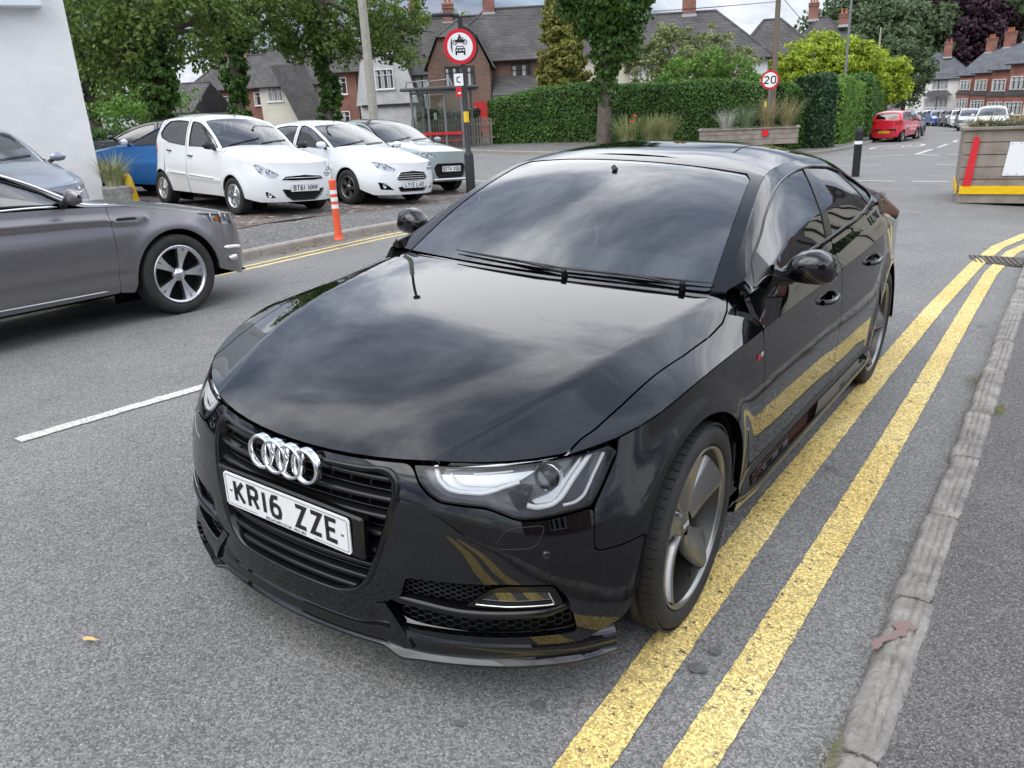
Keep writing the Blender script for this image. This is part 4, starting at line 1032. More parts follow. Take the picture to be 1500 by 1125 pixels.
# ---------------------------------------------------------------- other cars: the same kind of surfaces from a short description
def gsurf(S):
    """S: dict with fo, fd, rd, ro, wb, hw, hood[(y,z)], belt[(y,z)], cowl, T rows, bul[(z,front,side,rear)], z0"""
    hw, fo, wb = S['hw'], S['fo'], S['wb']; ye = wb+S['ro']
    n = S.get('n', 2.7); fd, rd = S['fd'], S['rd']
    yh = [p[0] for p in S['hood']]; zh = [p[1] for p in S['hood']]; yb = [p[0] for p in S['belt']]; zb_ = [p[1] for p in S['belt']]
    Hf = lambda x, y: np.interp(y, yh, zh)-(np.interp(y, yh, zh)-np.interp(y, yb, zb_))*np.minimum(np.abs(x)/hw, 1.1)**S.get('hp', 3.)
    K = []
    for a in np.linspace(90, 0, 14): K.append((hw*max(0, math.cos(R(a)))**(2/n), -fo+fd-fd*math.sin(R(a))**(2/n)))
    for y in np.linspace(-fo+fd, ye-rd, 8)[1:-1]: K.append((hw, y))
    for a in np.linspace(0, 90, 12): K.append((hw*max(0, math.cos(R(a)))**(2/n), ye-rd+rd*math.sin(R(a))**(2/n)))
    wx = S.get('wx')
    K3 = [((x*np.interp(y, wx[0], wx[1]) if wx else x), y, float(Hf(x, y)) if y < S['cowl'] else float(np.interp(y, yb, zb_))) for x, y in K]
    s, Q = curve(K3, 300, 3)
    yc = [p[1] for p in K3]
    # columns: front centre, corner, just behind, wheels..., rear
    cs = [0, .25, .5]; i1 = s[np.argmin(abs(Q[:, 1]-(-fo+fd))+(Q[:, 0] < .5)*9)]; i2 = s[np.argmin(abs(Q[:, 1]-(ye-rd))+(Q[:, 0] < .5)*9)]
    cols = [0, i1*.6, i1*.9, i1+.10, i2-.1, i2+.15, s[-1]]
    zs = [b_[0] for b_ in S['bul']]; rows = [[f, f*1.1, f*.8+sd*.2, sd, sd, r_, r_] for z, f, sd, r_ in S['bul']]
    r0 = S['tyre']+.045
    def ex(s_, Q_, Z):
        Y = Q_[:, 1][:, None]+0*Z; o = 0*Z
        for yc_ in (0, wb):
            r = np.hypot(Y-yc_, Z-S['tyre']); o += S.get('flare', .012)*np.exp(-((r-r0-.02)/.06)**2)*(Q_[:, 0][:, None] > .55)
        for (ya, za, yb_, zb2, amp, wd) in S.get('creases', []):     # soft creases along the side
            zl = za+(zb2-za)*(Y-ya)/(yb_-ya); o += amp*np.exp(-((Z-zl)/wd)**2)*(Q_[:, 0][:, None] > .6)*(Y > ya)*(Y < yb_)
        return o
    W = wall([tuple(q) for q in K3], zs, cols, rows, sig=5, sigv=3, nu=300, nv=60, z0=S['z0'], extra=ex)
    xs = np.linspace(0, hw*1.05, 60); ys = np.linspace(-fo-.05, S['cowl']+.25, 120)
    P = np.zeros((60, 120, 3)); P[..., 0] = xs[:, None]; P[..., 1] = ys[None]; P[..., 2] = gsm(np.array([Hf(x, ys) for x in xs]), 4, 1); H = Surf(xs, ys, P, sym=True)
    T = top(S['T'], ns=30, nv=240, sig=5)
    yg = np.linspace(S['gy'][0], S['gy'][1], 200)
    m = (Q[:, 0] > .4) & (Q[:, 1] > -.2); o = np.argsort(Q[m, 1]); kx = np.interp(yg, Q[m, 1][o], Q[m, 0][o]); kz = np.interp(yg, Q[m, 1][o], Q[m, 2][o])
    e = T.P[-1]; o = np.argsort(e[:, 1], kind='stable'); ex_ = np.interp(yg, e[o, 1], e[o, 0]); ez = np.interp(yg, e[o, 1], e[o, 2])
    k = np.stack([kx, kz], 1); t = np.clip((ez-kz)/.06, 0, 1)[:, None]; E = np.stack([ex_, ez], 1)*t+(k+[[-.02, .01]])*(1-t)
    c1 = k*.66+E*.34+[[.018, 0]]; c2 = k*.3+E*.7+[[.018, 0]]
    G = rails([k, c1, c2, E], [0, .34, .7, 1.], yg, sig=4, sigv=2, nv=50)
    W.Q = Q
    return W, H, T, G
SPEC = {}
SPEC['mini'] = dict(fo=.735, ro=.45, wb=2.38, hw=.755, fd=.62, rd=.42, n=2.5, cowl=.33, z0=.20, tyre=.283, rim=.19, H=1.54, hp=3.2, spokes=8,
    hood=[(-.8,.77),(-.6,.85),(-.3,.94),(0,1.0),(.33,1.045),(.6,1.07)], belt=[(-.8,.70),(-.5,.78),(0,.90),(.35,.955),(1.,.985),(1.8,1.03),(2.3,1.06),(2.9,1.05)],
    T=[(0,.30,1.04,.70,.16,.05,2),(.25,.55,1.21,.67,.12,.05,2),(.5,.80,1.35,.64,.09,.05,2),(.72,1.03,1.46,.61,.05,.055,2.2),(1.,1.3,1.515,.60,.02,.07,3),(1.5,1.8,1.53,.60,0,.075,3),(2.0,2.3,1.50,.59,-.02,.07,3),(2.3,2.55,1.455,.58,-.04,.05,2.5),(2.55,2.68,1.30,.60,-.08,.03,2),(2.85,2.78,1.06,.66,-.12,.01,2)],
    bul=[(.20,.03,-.02,.02),(.28,.055,.0,.04),(.40,.065,.02,.05),(.52,.062,.035,.045),(.62,.05,.04,.035),(.72,.03,.038,.025),(.80,.02,.03,.015),(.90,.01,.015,.01)], gy=(.22, 2.74),
    win=[[(.47,1.0),(.60,1.10),(.78,1.22),(1.02,1.34),(1.25,1.39),(1.35,1.39),(1.33,1.01),(.60,.985)], [(1.47,1.02),(1.49,1.395),(1.90,1.41),(2.16,1.395),(2.28,1.33),(2.37,1.20),(2.30,1.13),(2.03,1.06)]],
    creases=[(.35,.50,2.2,.56,.012,.03)],
    doors=[[.30, 1.42], [1.43, 2.20]], sill=.26, handle=[(1.28,.86),(2.02,.93)])
SPEC['hatch'] = dict(fo=.80, ro=.60, wb=2.489, hw=.79, fd=.70, rd=.45, n=2.5, cowl=.42, z0=.18, tyre=.305, rim=.205, H=1.48, hp=3., spokes=5,
    hood=[(-.85,.72),(-.65,.80),(-.35,.885),(0,.955),(.42,1.02),(.7,1.05)], belt=[(-.85,.64),(-.5,.73),(0,.86),(.35,.925),(1.,.965),(1.8,1.02),(2.4,1.07),(3.1,1.08)],
    T=[(0,.38,1.01,.71,.18,.05,2),(.3,.68,1.165,.67,.13,.05,2),(.6,.98,1.30,.63,.10,.05,2),(.85,1.22,1.395,.60,.06,.055,2.2),(1.15,1.5,1.45,.585,.02,.065,3),(1.6,1.95,1.465,.58,0,.07,3),(2.1,2.45,1.425,.57,-.02,.065,3),(2.45,2.78,1.35,.56,-.04,.05,2.5),(2.7,2.95,1.22,.59,-.08,.03,2),(3.0,3.08,1.05,.66,-.12,.01,2)],
    bul=[(.18,.03,-.03,.02),(.28,.055,.0,.04),(.40,.065,.02,.05),(.52,.055,.03,.045),(.62,.04,.035,.035),(.72,.02,.036,.025),(.82,.01,.02,.015)], gy=(.30, 3.0),
    win=[[(.60,.985),(.85,1.12),(1.1,1.24),(1.32,1.32),(1.50,1.355),(1.55,1.34),(1.53,.985),(.75,.955)], [(1.64,1.0),(1.67,1.345),(2.0,1.345),(2.3,1.31),(2.52,1.22),(2.62,1.14),(2.45,1.075),(2.1,1.035)]],
    creases=[(.4,.62,2.4,.76,.012,.03)],
    doors=[[.50, 1.58], [1.59, 2.32]], sill=.25, handle=[(1.42,.87),(2.20,.93)])
SPEC['estate'] = dict(fo=.90, ro=1.0, wb=2.85, hw=.865, fd=.72, rd=.5, n=2.6, cowl=.50, z0=.20, tyre=.33, rim=.243, H=1.50, hp=3., spokes=5,
    hood=[(-.95,.72),(-.7,.80),(-.35,.885),(0,.945),(.5,1.01),(.8,1.04)], belt=[(-.95,.66),(-.6,.74),(0,.86),(.4,.935),(1.,.965),(2.,1.0),(2.8,1.03),(3.9,1.05)],
    T=[(0,.46,1.01,.78,.20,.05,2),(.35,.81,1.20,.73,.15,.05,2),(.7,1.16,1.345,.69,.11,.05,2),(1.05,1.50,1.44,.65,.07,.055,2.2),(1.4,1.85,1.485,.64,.02,.065,3),(1.9,2.35,1.485,.63,0,.07,3),(2.6,3.05,1.455,.62,-.02,.065,3),(3.0,3.42,1.36,.62,-.05,.05,2.5),(3.3,3.65,1.20,.64,-.08,.03,2),(3.6,3.80,1.05,.70,-.12,.01,2)],
    bul=[(.20,.03,-.03,.02),(.28,.05,-.01,.04),(.40,.06,.02,.05),(.52,.05,.03,.05),(.62,.04,.034,.04),(.72,.02,.036,.03),(.80,.01,.02,.015)], gy=(.38, 3.76),
    win=[[(.80,1.0),(.92,1.08),(1.2,1.205),(1.5,1.31),(1.74,1.355),(1.81,1.35),(1.80,1.005),(.90,.985)], [(1.92,1.0),(1.95,1.37),(2.5,1.37),(2.95,1.33),(3.0,1.04)], [(3.1,1.05),(3.06,1.315),(3.35,1.22),(3.45,1.12),(3.35,1.07)]],
    creases=[(.2,.815,3.4,.96,.018,.020),(.4,.40,2.3,.42,-.014,.03)],
    doors=[[.50, 1.86], [1.87, 2.95]], sill=.27, handle=[(1.62,.86),(2.70,.90)])
SPEC['cross'] = dict(fo=.76, ro=.54, wb=2.43, hw=.80, fd=.55, rd=.40, n=2.9, cowl=.36, z0=.26, tyre=.325, rim=.215, H=1.51, hp=3.2, spokes=5,
    hood=[(-.8,.86),(-.65,.91),(-.35,.97),(0,1.01),(.36,1.06),(.6,1.09)], belt=[(-.8,.76),(-.5,.84),(0,.94),(.35,.98),(1.,1.0),(1.8,1.05),(2.3,1.10),(2.95,1.12)],
    T=[(0,.33,1.055,.73,.14,.05,2),(.3,.62,1.20,.70,.12,.05,2),(.6,.90,1.34,.65,.08,.05,2),(.8,1.12,1.435,.61,.05,.055,2.2),(1.1,1.4,1.49,.60,.02,.065,3),(1.6,1.9,1.505,.59,0,.07,3),(2.1,2.4,1.465,.58,-.02,.065,3),(2.35,2.65,1.39,.57,-.04,.05,2.5),(2.6,2.80,1.25,.60,-.08,.03,2),(2.9,2.90,1.10,.66,-.12,.01,2)],
    bul=[(.26,.03,-.0,.02),(.34,.05,.02,.04),(.44,.055,.03,.05),(.55,.05,.04,.045),(.68,.04,.045,.035),(.80,.025,.03,.025),(.9,.01,.015,.015)], gy=(.25, 2.84), flare=.02,
    win=[[(.58,1.04),(.80,1.17),(1.0,1.27),(1.2,1.345),(1.40,1.38),(1.45,1.37),(1.43,1.02),(.7,1.0)], [(1.54,1.03),(1.57,1.375),(1.9,1.375),(2.2,1.34),(2.42,1.24),(2.4,1.16),(2.1,1.08)]],
    creases=[], doors=[[.45, 1.48], [1.49, 2.2]], sill=.32, handle=[(1.34,.92),(2.1,.98)])
for _n in SPEC: SPEC[_n]['surf'] = None
def get_surf(n):
    if SPEC[n]['surf'] is None: SPEC[n]['surf'] = gsurf(SPEC[n])
    return SPEC[n]['surf']
def simple_wheel(parent, at, side, S, rim_m, spokes=5, twin=False, n=32):
    M = Matrix.Translation(at) @ (Matrix.Identity(4) if side > 0 else Matrix.Rotation(math.pi, 4, 'Z'))
    r, rr = S['tyre'], S['rim']; w = .20
    ty = tyre_mesh(r, rr, w, False, n=n*2).xf(M).build('wheel', M_rubber, parent)
    b = MB(); b.lathe([(rr, w*.40), (rr-.002, w*.48), (rr-.014, w*.48), (rr-.028, w*.40), (rr-.030, 0), (rr-.034, -w*.4)], ax='x', n=n)
    b.lathe([(0, w*.46), (.025, w*.46), (.035, w*.42), (.055, w*.36), (.06, w*.2)], ax='x', n=16)
    for k in range(spokes):
        a = 2*math.pi*k/spokes
        arms = ((-.13, -.05), (.13, .05)) if twin else ((0, 0),)
        for da, db in arms:
            rows = []
            for i in range(6):
                t = i/5.; rad = .045+(rr-.055)*t; wd = (.017 if twin else .022)+(.016 if twin else .012)*t; an = a+da*(1-t)*0+db*t*2.6+da*.2; x = w*(.38+.06*t-.05*math.sin(math.pi*t))
                c, s_ = math.cos(an), math.sin(an)
                rows.append([(x-.03, rad*c+wd*s_, rad*s_-wd*c), (x, rad*c+wd*.7*s_, rad*s_-wd*.7*c), (x, rad*c-wd*.7*s_, rad*s_+wd*.7*c), (x-.03, rad*c-wd*s_, rad*s_+wd*c)])
            b.grid(rows, 0, False)
    b.xf(M).build('rim', rim_m, ty)
    c = MB(); c.lathe([(0, .0), (rr*.93, .0)], ax='x', n=n); c.xf(M).build('brake_drum', M_dark, ty)
    return ty

def gcar(kind, paint, mw, label, group=None, name='parked_car', rims=None, roofm=None, F=None, h=.05, glassm=None, interior=True, mirror_m=None, twin=False):
    S = SPEC[kind]; W, H, T, G = get_surf(kind); F = F or {}
    car = empty(name, mw=mw, label=label, cat='car', group=group)
    rims = rims or M_rim; glassm = glassm or M_ws; roofm = roofm or paint
    us, umx = W.us, W.us[-1]; mk = (W.Q[:, 0] > .5*S['hw'])
    uK = lambda y: float(np.interp(y, W.Q[mk, 1], us[mk]))
    zK = lambda u: float(np.interp(abs(u), us, W.Q[:, 2]))
    tz = lambda u, z: (z-S['z0'])/(zK(u)-S['z0'])
    wb, ty = S['wb'], S['tyre']; ra = ty+.045
    aF = W.inv(arc_yz(0, ty, ra, -92, 92, 18), 'yz'); aR = W.inv(arc_yz(wb, ty, ra, -92, 92, 18), 'yz')
    z0 = S['z0']; vlo = lambda u: tz(u, z0+.015)
    d = S['doors']; gf, gb = G.us[0], G.us[-1]
    lamps = [W.inv(q, F.get('lamp_ax', 'xz')) for q in F.get('lamps', [])]
    holes = lamps+[mir(q) for q in lamps]
    grl = []
    for q in F.get('grilles', []):
        L = W.inv(q, 'xz'); full = [(max(u, 0), v) for u, v in L]; full = full+[(-u, v) for u, v in full[::-1] if u > 1e-3]; grl.append(full); holes.append(full)
    fogs = [W.inv(q, 'xz') for q in F.get('fogs', [])]
    holes += fogs+[mir(q) for q in fogs]
    def seam_u(y): return y
    sill = S['sill']; yd0 = d[0][0]
    # front body: bumper, wings up to the door shut line
    half = [(0, .995), (umx*.02, .995)]+[(uK(y), .997) for y in np.linspace(-S['fo']+S['fd'], yd0, 7)]+W.inv([(yd0, sill+.35), (yd0+.02, sill)], 'yz')+W.inv([(ra+.03, sill-.02)], 'yz')+aF[::-1]+[(uK(-S['fo']+S['fd'])*.6, vlo(.3)), (0, vlo(0))]
    i = 2; uc = us[(W.Q[:, 1] < -S['fo']+S['fd']-.02)][::12]; half = [(0, .997)]+[(float(u), .997) for u in uc[1:]]+half[2:]
    b = MB(); panel(b, W, half+[(-u, v) for u, v in half[::-1] if u > 1e-6], holes, h=h, ds=h*.45, flange=.02, sig=.5)
    # wing tops and bonnet
    Kx = [(float(p[0]), float(p[1])) for p in W.Q if p[1] < S['cowl']-.02 and p[0] >= 0][::5]
    ycw = S['cowl']; hw = S['hw']
    cowl_pts = [(hw*.93, ycw+.10), (hw*.5, ycw+.02), (0, ycw-.03)]
    hi = [(x, y) for x, y in inset([(0, 3)]+Kx+[(Kx[-1][0], 3)], .001)][1:-1]
    bon = [(x*.89, y+.03*(1-x/hw)) for x, y in Kx]+[(hw*.88, ycw+.05), (hw*.5, ycw+.015), (0, ycw-.03)]
    out = Kx+[(hw, ycw+.02), (hw*.955, ycw+.16), (hw*.90, ycw+.10), (hw*.5, ycw+.02), (0, ycw-.028)]
    sym = lambda L: L+[(-x, y) for x, y in L[::-1] if abs(x) > 1e-6]
    panel(b, H, sym(out), [sym([(x*1.006, y-.004) for x, y in bon])], h=h, ds=h*.45, flange=.015, sig=.3)
    body = b.build('body', paint, car)
    b = MB(); panel(b, H, sym(bon), h=h, ds=h*.45, flange=.02, sig=.4); b.build('bonnet', paint, car)
    # doors and rear quarter, both sides
    wn_ = [G.inv(q, 'yz') for q in S['win']]
    wmap = {}
    def side(nm, lists, m, sgn, off=0., fl=.016, par=car, hh=None):
        q = MB()
        for sf, ol, hl in lists: panel(q, sf, ol, hl, h=hh or h, ds=h*.4, flange=fl, off=off, sig=.4)
        if sgn < 0: q2 = MB(); q2.mirror(q); q = q2
        return q.build(nm, m, par)
    gtop = .93
    for sg in (1, -1):
        for k, (ya, yb) in enumerate(d):
            g_ = .004
            last = k == len(d)-1
            bot = W.inv([(ya+.02, sill), (min(yb, wb-ra-.02), sill)], 'yz')
            arch_part = [q for q, p in zip(aR, arc_yz(wb, ty, ra, -92, 92, 18)) if p[0] < yb-.01 and p[1] > sill] if last else []
            Wl = [(uK(ya)+g_, .999)]+[(W.inv([(ya, sill+.35)], 'yz')[0][0]+g_, .5)]+[(u+g_, v) for u, v in bot[:1]]+(bot[1:] if not last else W.inv([(wb-ra-.03, sill)], 'yz'))+arch_part+[(W.inv([(yb, .8)], 'yz')[0][0]-g_, .78), (uK(yb)-g_, .999)]+[(uK(y), .999) for y in np.linspace(yb, ya, 5)[1:-1]]
            mine = [w for w, q in zip(wn_, S['win']) if ya-.3 < np.mean([p[0] for p in q]) < (yb if not last else 9) and (k > 0 or np.mean([p[0] for p in q]) < yb)]
            Gl = []
            y0_, y1_ = ya+.06, yb-.004
            if mine:
                ys2 = [p[0] for p in mine[0]]; 
                lo, hi2 = min(ys2)-.05, max(ys2)+.05
                if k == 0: gp = [(max(lo-.12, gf+.02), .0), (yb-g_, 0.), (yb+.01, .5), (yb+.0, .95)]+[(u-.015, min(v+.10, .97)) for u, v in mine[0] if v > .35 and u < yb-.08][::-1]
                else: gp = [(ya+g_, 0.), (yb+.02, 0.), (hi2+.02, .22), (hi2, .6), (hi2-.12, .95), (ya+.02, .97), (ya+.02, .5)]
                dr = side('front_door' if k == 0 else 'rear_door', [(W, Wl, []), (G, gp, [mine[0]])], paint, sg)
                side('window', [(G, inset(mine[0], .004), [])], glassm, sg, off=-.005, fl=0, par=dr)
                q = MB(); L = resample(mine[0], .03, .5); P = [(G.pos(u, v)+G.nor(u, v)*.001)*[sg, 1, 1] for u, v in L]; q.tube(P, .007, n=5, closed=True); q.build('window_seal', M_plastic, dr)
                wmap[k] = gp
            if k < len(S['handle']):
                yh, zh = S['handle'][k]; u, v = W.inv([(yh, zh)], 'yz')[0] if zh < zK(uK(yh)) else (uK(yh), .97); p = W.pos(u, v)
                q = MB(); q.tube([(sg*(p[0]+.003+.022*math.sin(math.pi*t)**.5), yh-.08+.16*t, p[2]+.012*(t-.5)) for t in np.linspace(0, 1, 7)], .012, n=6); q.build('door_handle', F.get('handle_m', paint), dr)
        # rear quarter
        yb = d[-1][1]
        arch2 = [q for q, p in zip(aR, arc_yz(wb, ty, ra, -92, 92, 18)) if p[0] >= yb-.01]
        Wl = [(uK(yb)+.004, .999), (W.inv([(yb, .8)], 'yz')[0][0]+.004, .78)]+arch2+[(umx*.999-.4, vlo(umx)), (umx-.002, vlo(umx)), (umx-.002, .999), (umx-.5, .999)]
        rq = side('rear_wing', [(W, Wl, [])], paint, sg)
        hi2 = max(p[0] for p in wn_[len(d)-1])+.05
        Gl = [(yb+.025, 0.), (gb-.01, 0.), (gb-.01, .99), (hi2-.10, .99), (hi2+.005, .6), (hi2+.025, .22)]
        hl = [w for w, q in zip(wn_, S['win']) if np.mean([p[0] for p in q]) > hi2]
        side('rear_pillar', [(G, Gl, hl)], paint, sg)
        for w in hl: side('quarter_window', [(G, inset(w, .003), [])], glassm, sg, off=-.004, fl=0)
        # roof rail above the doors
        rl = [(gf+.02, .0), (max(min(p[0] for p in wn_[0])-.20, gf+.03), .0)]+[(u-.02, min(v+.105, .975)) for u, v in wn_[0] if v > .35 and u < d[0][1]-.08]+[(d[0][1], .955), (hi2-.12, .955), (hi2-.10, 1.0), (d[0][1], 1.0), (1.1, 1.0), (.7, 1.0), (gf+.02, 1.0)]
        side('roof_rail', [(G, rl, [])], paint, sg)
        # mirror
        my = S['win'][0][0][0]+.02; q = MB(); cx_ = hw+.10
        rings = []
        for t, sx_, sz_ in ((0, .3, .4), (.15, .8, .85), (.5, 1., 1.), (.85, .85, .8), (1., .3, .3)):
            rings.append([(sg*(cx_-.085+.20*t), my-.02+.055*sx_*math.sin(2*math.pi*j/14)*(1.0 if math.sin(2*math.pi*j/14) < 0 else .6), S['win'][0][0][1]+.035+.062*sz_*math.cos(2*math.pi*j/14)) for j in range(15)])
        q.grid(rings, 0, True, flip=sg < 0); q.tube([(sg*(hw-.02), my, S['win'][0][0][1]-.03), (sg*(hw+.05), my, S['win'][0][0][1]+.0)], .028, n=8, mi=1)
        q.build('door_mirror', [mirror_m or paint, M_plastic], car)
    # top: screen, roof, tailgate
    tv = [r_[0] for r_ in S['T']]; vh = tv[3]; vr = tv[7]; ve = tv[-1]
    b = MB(); ol = [(-.93, .0), (0, .0), (.93, .0), (.93, vh-.03), (.88, vh-.004), (0, vh), (-.88, vh-.004), (-.93, vh-.03)]; panel(b, T, ol, h=h*1.4, ds=h*.5, flange=0, sig=.3); ws = b.build('windscreen', M_ws, car)
    b = MB(); il = [(-.87, .055), (0, .07), (.87, .055), (.87, vh-.07), (0, vh-.055), (-.87, vh-.07)]; panel(b, T, ol, [il], h=h, ds=h*.5, flange=0, off=-.005, sig=.4); b.build('screen_border', M_frit, ws)
    b = MB(); sb = [(-1, -.0), (-.935, .0), (-.935, vh-.03), (-.885, vh+.002), (0, vh+.006), (.885, vh+.002), (.935, vh-.03), (.935, .0), (1, .0), (1, vh), (1, 1.4), (1, vr), (0, vr+.01), (-1, vr), (-1, 1.4), (-1, vh)]
    panel(b, T, sb, h=h*1.3, ds=h*.5, flange=.01, sig=.3); b.build('roof', roofm, car)
    rw = F.get('rear_window', [(-.86, vr+.06), (0, vr+.05), (.86, vr+.06), (.88, (vr+ve)/2+.12), (.80, (vr+ve)/2+.17), (0, (vr+ve)/2+.19), (-.80, (vr+ve)/2+.17), (-.88, (vr+ve)/2+.12)])
    b = MB(); panel(b, T, [(-1, vr+.006), (0, vr+.016), (1, vr+.006), (1, ve), (-1, ve)], [rw], h=h*1.2, ds=h*.5, flange=.012, sig=.3); tg = b.build('tailgate', paint, car)
    b = MB(); panel(b, T, inset(rw, .002), h=h*2, ds=h, flange=0, off=-.004, sig=.3); b.build('rear_window', M_tint, tg)
    # lamps
    for L in lamps:
        for sg in (1, -1):
            P = L if sg > 0 else mir(L)
            b = MB(); panel(b, W, P, h=h, ds=h*.3, flange=0, off=-.028, sig=.5); Lr = resample(L, .02, .5); rows = [[W.pos(sg*u, v)+W.nor(sg*u, v)*o for u, v in Lr] for o in (-.002, -.028)]; rows = [r_+[r_[0]] for r_ in rows]; b.grid(rows, 0, False, flip=sg < 0)
            hl = b.build('headlamp', M_lamp, car)
            b = MB(); panel(b, W, P, h=h, ds=h*.3, flange=0, off=.001, sig=.5); b.build('lens', M_clear, hl)
            c = np.mean(np.array(P), 0); ext = max(p[0] for p in P)-min(p[0] for p in P)
            b = MB()
            for q_, rr_ in ((-.22, .045), (.12, .055), (.34, .035)):
                u, v = c[0]+q_*ext*.9, c[1]+.02-q_*sg*F.get('lamp_slope', 0); p = W.pos(u, v)-W.nor(u, v)*.024; n_ = Vector(W.nor(u, v)+np.array([0, -1.5, 0])).to_track_quat('Z', 'Y').to_matrix().to_4x4(); n_.translation = p
                b.lathe([(0, .012), (rr_*.3, .011), (rr_*.38, .002), (rr_*.8, .008), (rr_*.9, .016), (rr_*.95, .010)], n=20, M=n_)
            b.build('reflector', M_reflector, hl)
            if F.get('amber'):
                u, v = c[0]+F['amber']*sg*ext, c[1]; p = W.pos(u, v)-W.nor(u, v)*.014; n_ = Vector(W.nor(u, v)).to_track_quat('Z', 'Y').to_matrix().to_4x4(); n_.translation = p
                b = MB(); b.bbox((0, 0, 0), (.10, .035, .012), .006, M=n_); b.build('indicator', M_amber, hl)
    for gi, full in enumerate(grl):
        b = MB(); panel(b, W, full, h=h*2, ds=h, flange=0, off=-.05, sig=.3); gb_ = b.build('grille', M_dark, car)
        Lr = resample(full, .03, .5); b = MB(); b.tube([W.pos(u, v)+W.nor(u, v)*.002 for u, v in Lr], .006, n=5, closed=True); b.build('grille_surround', F.get('surround', [M_plastic]*9)[gi], gb_)
        zs_ = [z0+v*(zK(u)-z0) for u, v in full]; zl, zh = min(zs_), max(zs_); b = MB(); nb = F.get('bars', [4]*9)[gi]
        for k in range(nb):
            z = zl+(zh-zl)*(k+.5)/nb; xs_ = [u for u, v in full]; X = max(xs_); us2 = [u for u in np.linspace(-X, X, 33) if inpoly(np.array([u]), np.array([tz(u, z)]), np.array(full))[0]]
            if len(us2) > 2: b.tube([W.pos(u, tz(u, z))-W.nor(u, .5)*.015 for u in us2], .0075 if F.get('bar_w') is None else F['bar_w'][gi], n=6, sq=1.)
        b.build('grille_bars', F.get('barm', [M_plastic]*9)[gi], gb_)
    for L in fogs:
        for sg in (1, -1):
            b = MB(); panel(b, W, L if sg > 0 else mir(L), h=h, ds=h*.3, flange=0, off=-.04, sig=.4); fl = b.build('fog_recess', M_plastic, car)
            c = np.mean(np.array(L), 0); u, v = c[0]*sg, c[1]; n_ = Vector(W.nor(u, v)+np.array([0, -1.2, 0])).to_track_quat('Z', 'Y').to_matrix().to_4x4(); n_.translation = W.pos(u, v)-W.nor(u, v)*.03
            b = MB(); b.lathe([(0, .006), (.028, .004), (.034, .012), (.036, 0)], n=16, M=n_); b.build('fog_lamp', M_reflector, fl)
    for sfn, pts, w_, mm in F.get('strips', []):
        sf = W if sfn == 'W' else G; L = resample(sf.inv(pts, 'yz'), .04, 1.2, closed=False)
        for sg in (1, -1):
            b = MB(); b.tube([(sf.pos(u, v)+sf.nor(u, v)*.002)*[sg, 1, 1] for u, v in L], [w_*.3]+[w_]*(len(L)-2)+[w_*.3], n=6); b.build('trim_strip', mm or paint, car)
    # tail lamps
    for sg in (1, -1):
        tl = F.get('tail', [(.55, .90), (.74, 1.0)]); u1 = umx-.62; u2 = umx-.42
        if F.get('tailL'):
            L = W.inv(F['tailL'], 'yz')
        else: L = [(umx-hw*.98-.16, .80), (umx-hw*.62, .80), (umx-hw*.66, .995), (umx-hw*.98-.10, .995)]
        b = MB(); panel(b, W, L if sg > 0 else mir(L), h=h, ds=h*.4, flange=.03, off=.012, sig=.5); b.build('tail_lamp', M_tail, car)
    if F.get('plate'):
        x, y, z, txt = F['plate']
        tk = F.get('plate_tilt', -.06)
        u, v = 0, tz(0, z); p = W.pos(0, v); number_plate(car, frameT((0, p[1]-.018, z), (1, 0, 0), (0, tk, 1), (0, -1, tk)), txt)
    if F.get('rear_plate'):
        z, txt = F['rear_plate']; p = W.pos(umx, tz(umx, z)); number_plate(car, frameT((0, p[1]+.018, z), (-1, 0, 0), (0, 0, 1), (0, 1, 0)), txt, M_yellow_plate)
    # shell, wheels, cabin
    b = MB(); ol = [(0, .97), (umx-.02, .97), (umx-.02, .1)]+W.inv(arc_yz(wb, ty, ra+.01, 90, -90, 12), 'yz')+W.inv(arc_yz(0, ty, ra+.01, 90, -90, 12), 'yz')+[(0, .1)]
    panel(b, W, ol, h=.12, ds=.08, flange=0, off=-.035, mirror=True); b.box((0, wb/2, z0+.04), (hw*1.6, wb+S['fo']+S['ro']-.35, .02))
    for yc in (0, wb):
        for sg in (1, -1):
            rows = [[(sg*x, yc+(ra+.012)*math.sin(a), ty+(ra+.012)*math.cos(a)) for a in np.linspace(-1.75, 1.75, 16)] for x in (hw*.99, hw*.6)]; b.grid(rows, 0, True, flip=sg > 0); b.box((sg*hw*.6, yc, ty+.05), (.02, .8, .5))
    b.build('inner_shell', M_dark, car)
    for yc in (0, wb):
        for sg in (1, -1): simple_wheel(car, (sg*(hw-.065), yc, ty), sg, S, rims, S['spokes'], twin)
    if interior:
        b = MB(); zc = S['T'][0][2]; yc = S['T'][0][1]; b.grid([[(x, y, z-.05*(x/hw)**2) for x in np.linspace(-hw*.85, hw*.85, 9)] for y, z in ((yc+.05, zc-.05), (yc+.35, zc-.02), (yc+.55, zc-.05), (yc+.6, zc-.3))], 0, True, flip=True)
        b.lathe([(.175+.012*math.cos(a), .012*math.sin(a)) for a in np.linspace(0, 2*math.pi, 7)], n=24, M=frameT((-.33, yc+.78, zc-.06), (1, 0, 0), (0, .42, .9), (0, -.9, .42))); b.build('dashboard', M_dash, car)
        for x in (-.34, .34):
            b = MB(); y = yc+1.15; b.bbox((x, y, .52), (.46, .5, .16), .06); b.bbox((0, 0, 0), (.46, .13, .6), .06, M=Matrix.Translation((x, y+.33, .82)) @ Matrix.Rotation(R(-14), 4, 'X'))
            b.bbox((0, 0, 0), (.25, .09, .18), .04, M=Matrix.Translation((x, y+.42, 1.20)) @ Matrix.Rotation(R(-10), 4, 'X')); b.build('seat', M_seat, car)
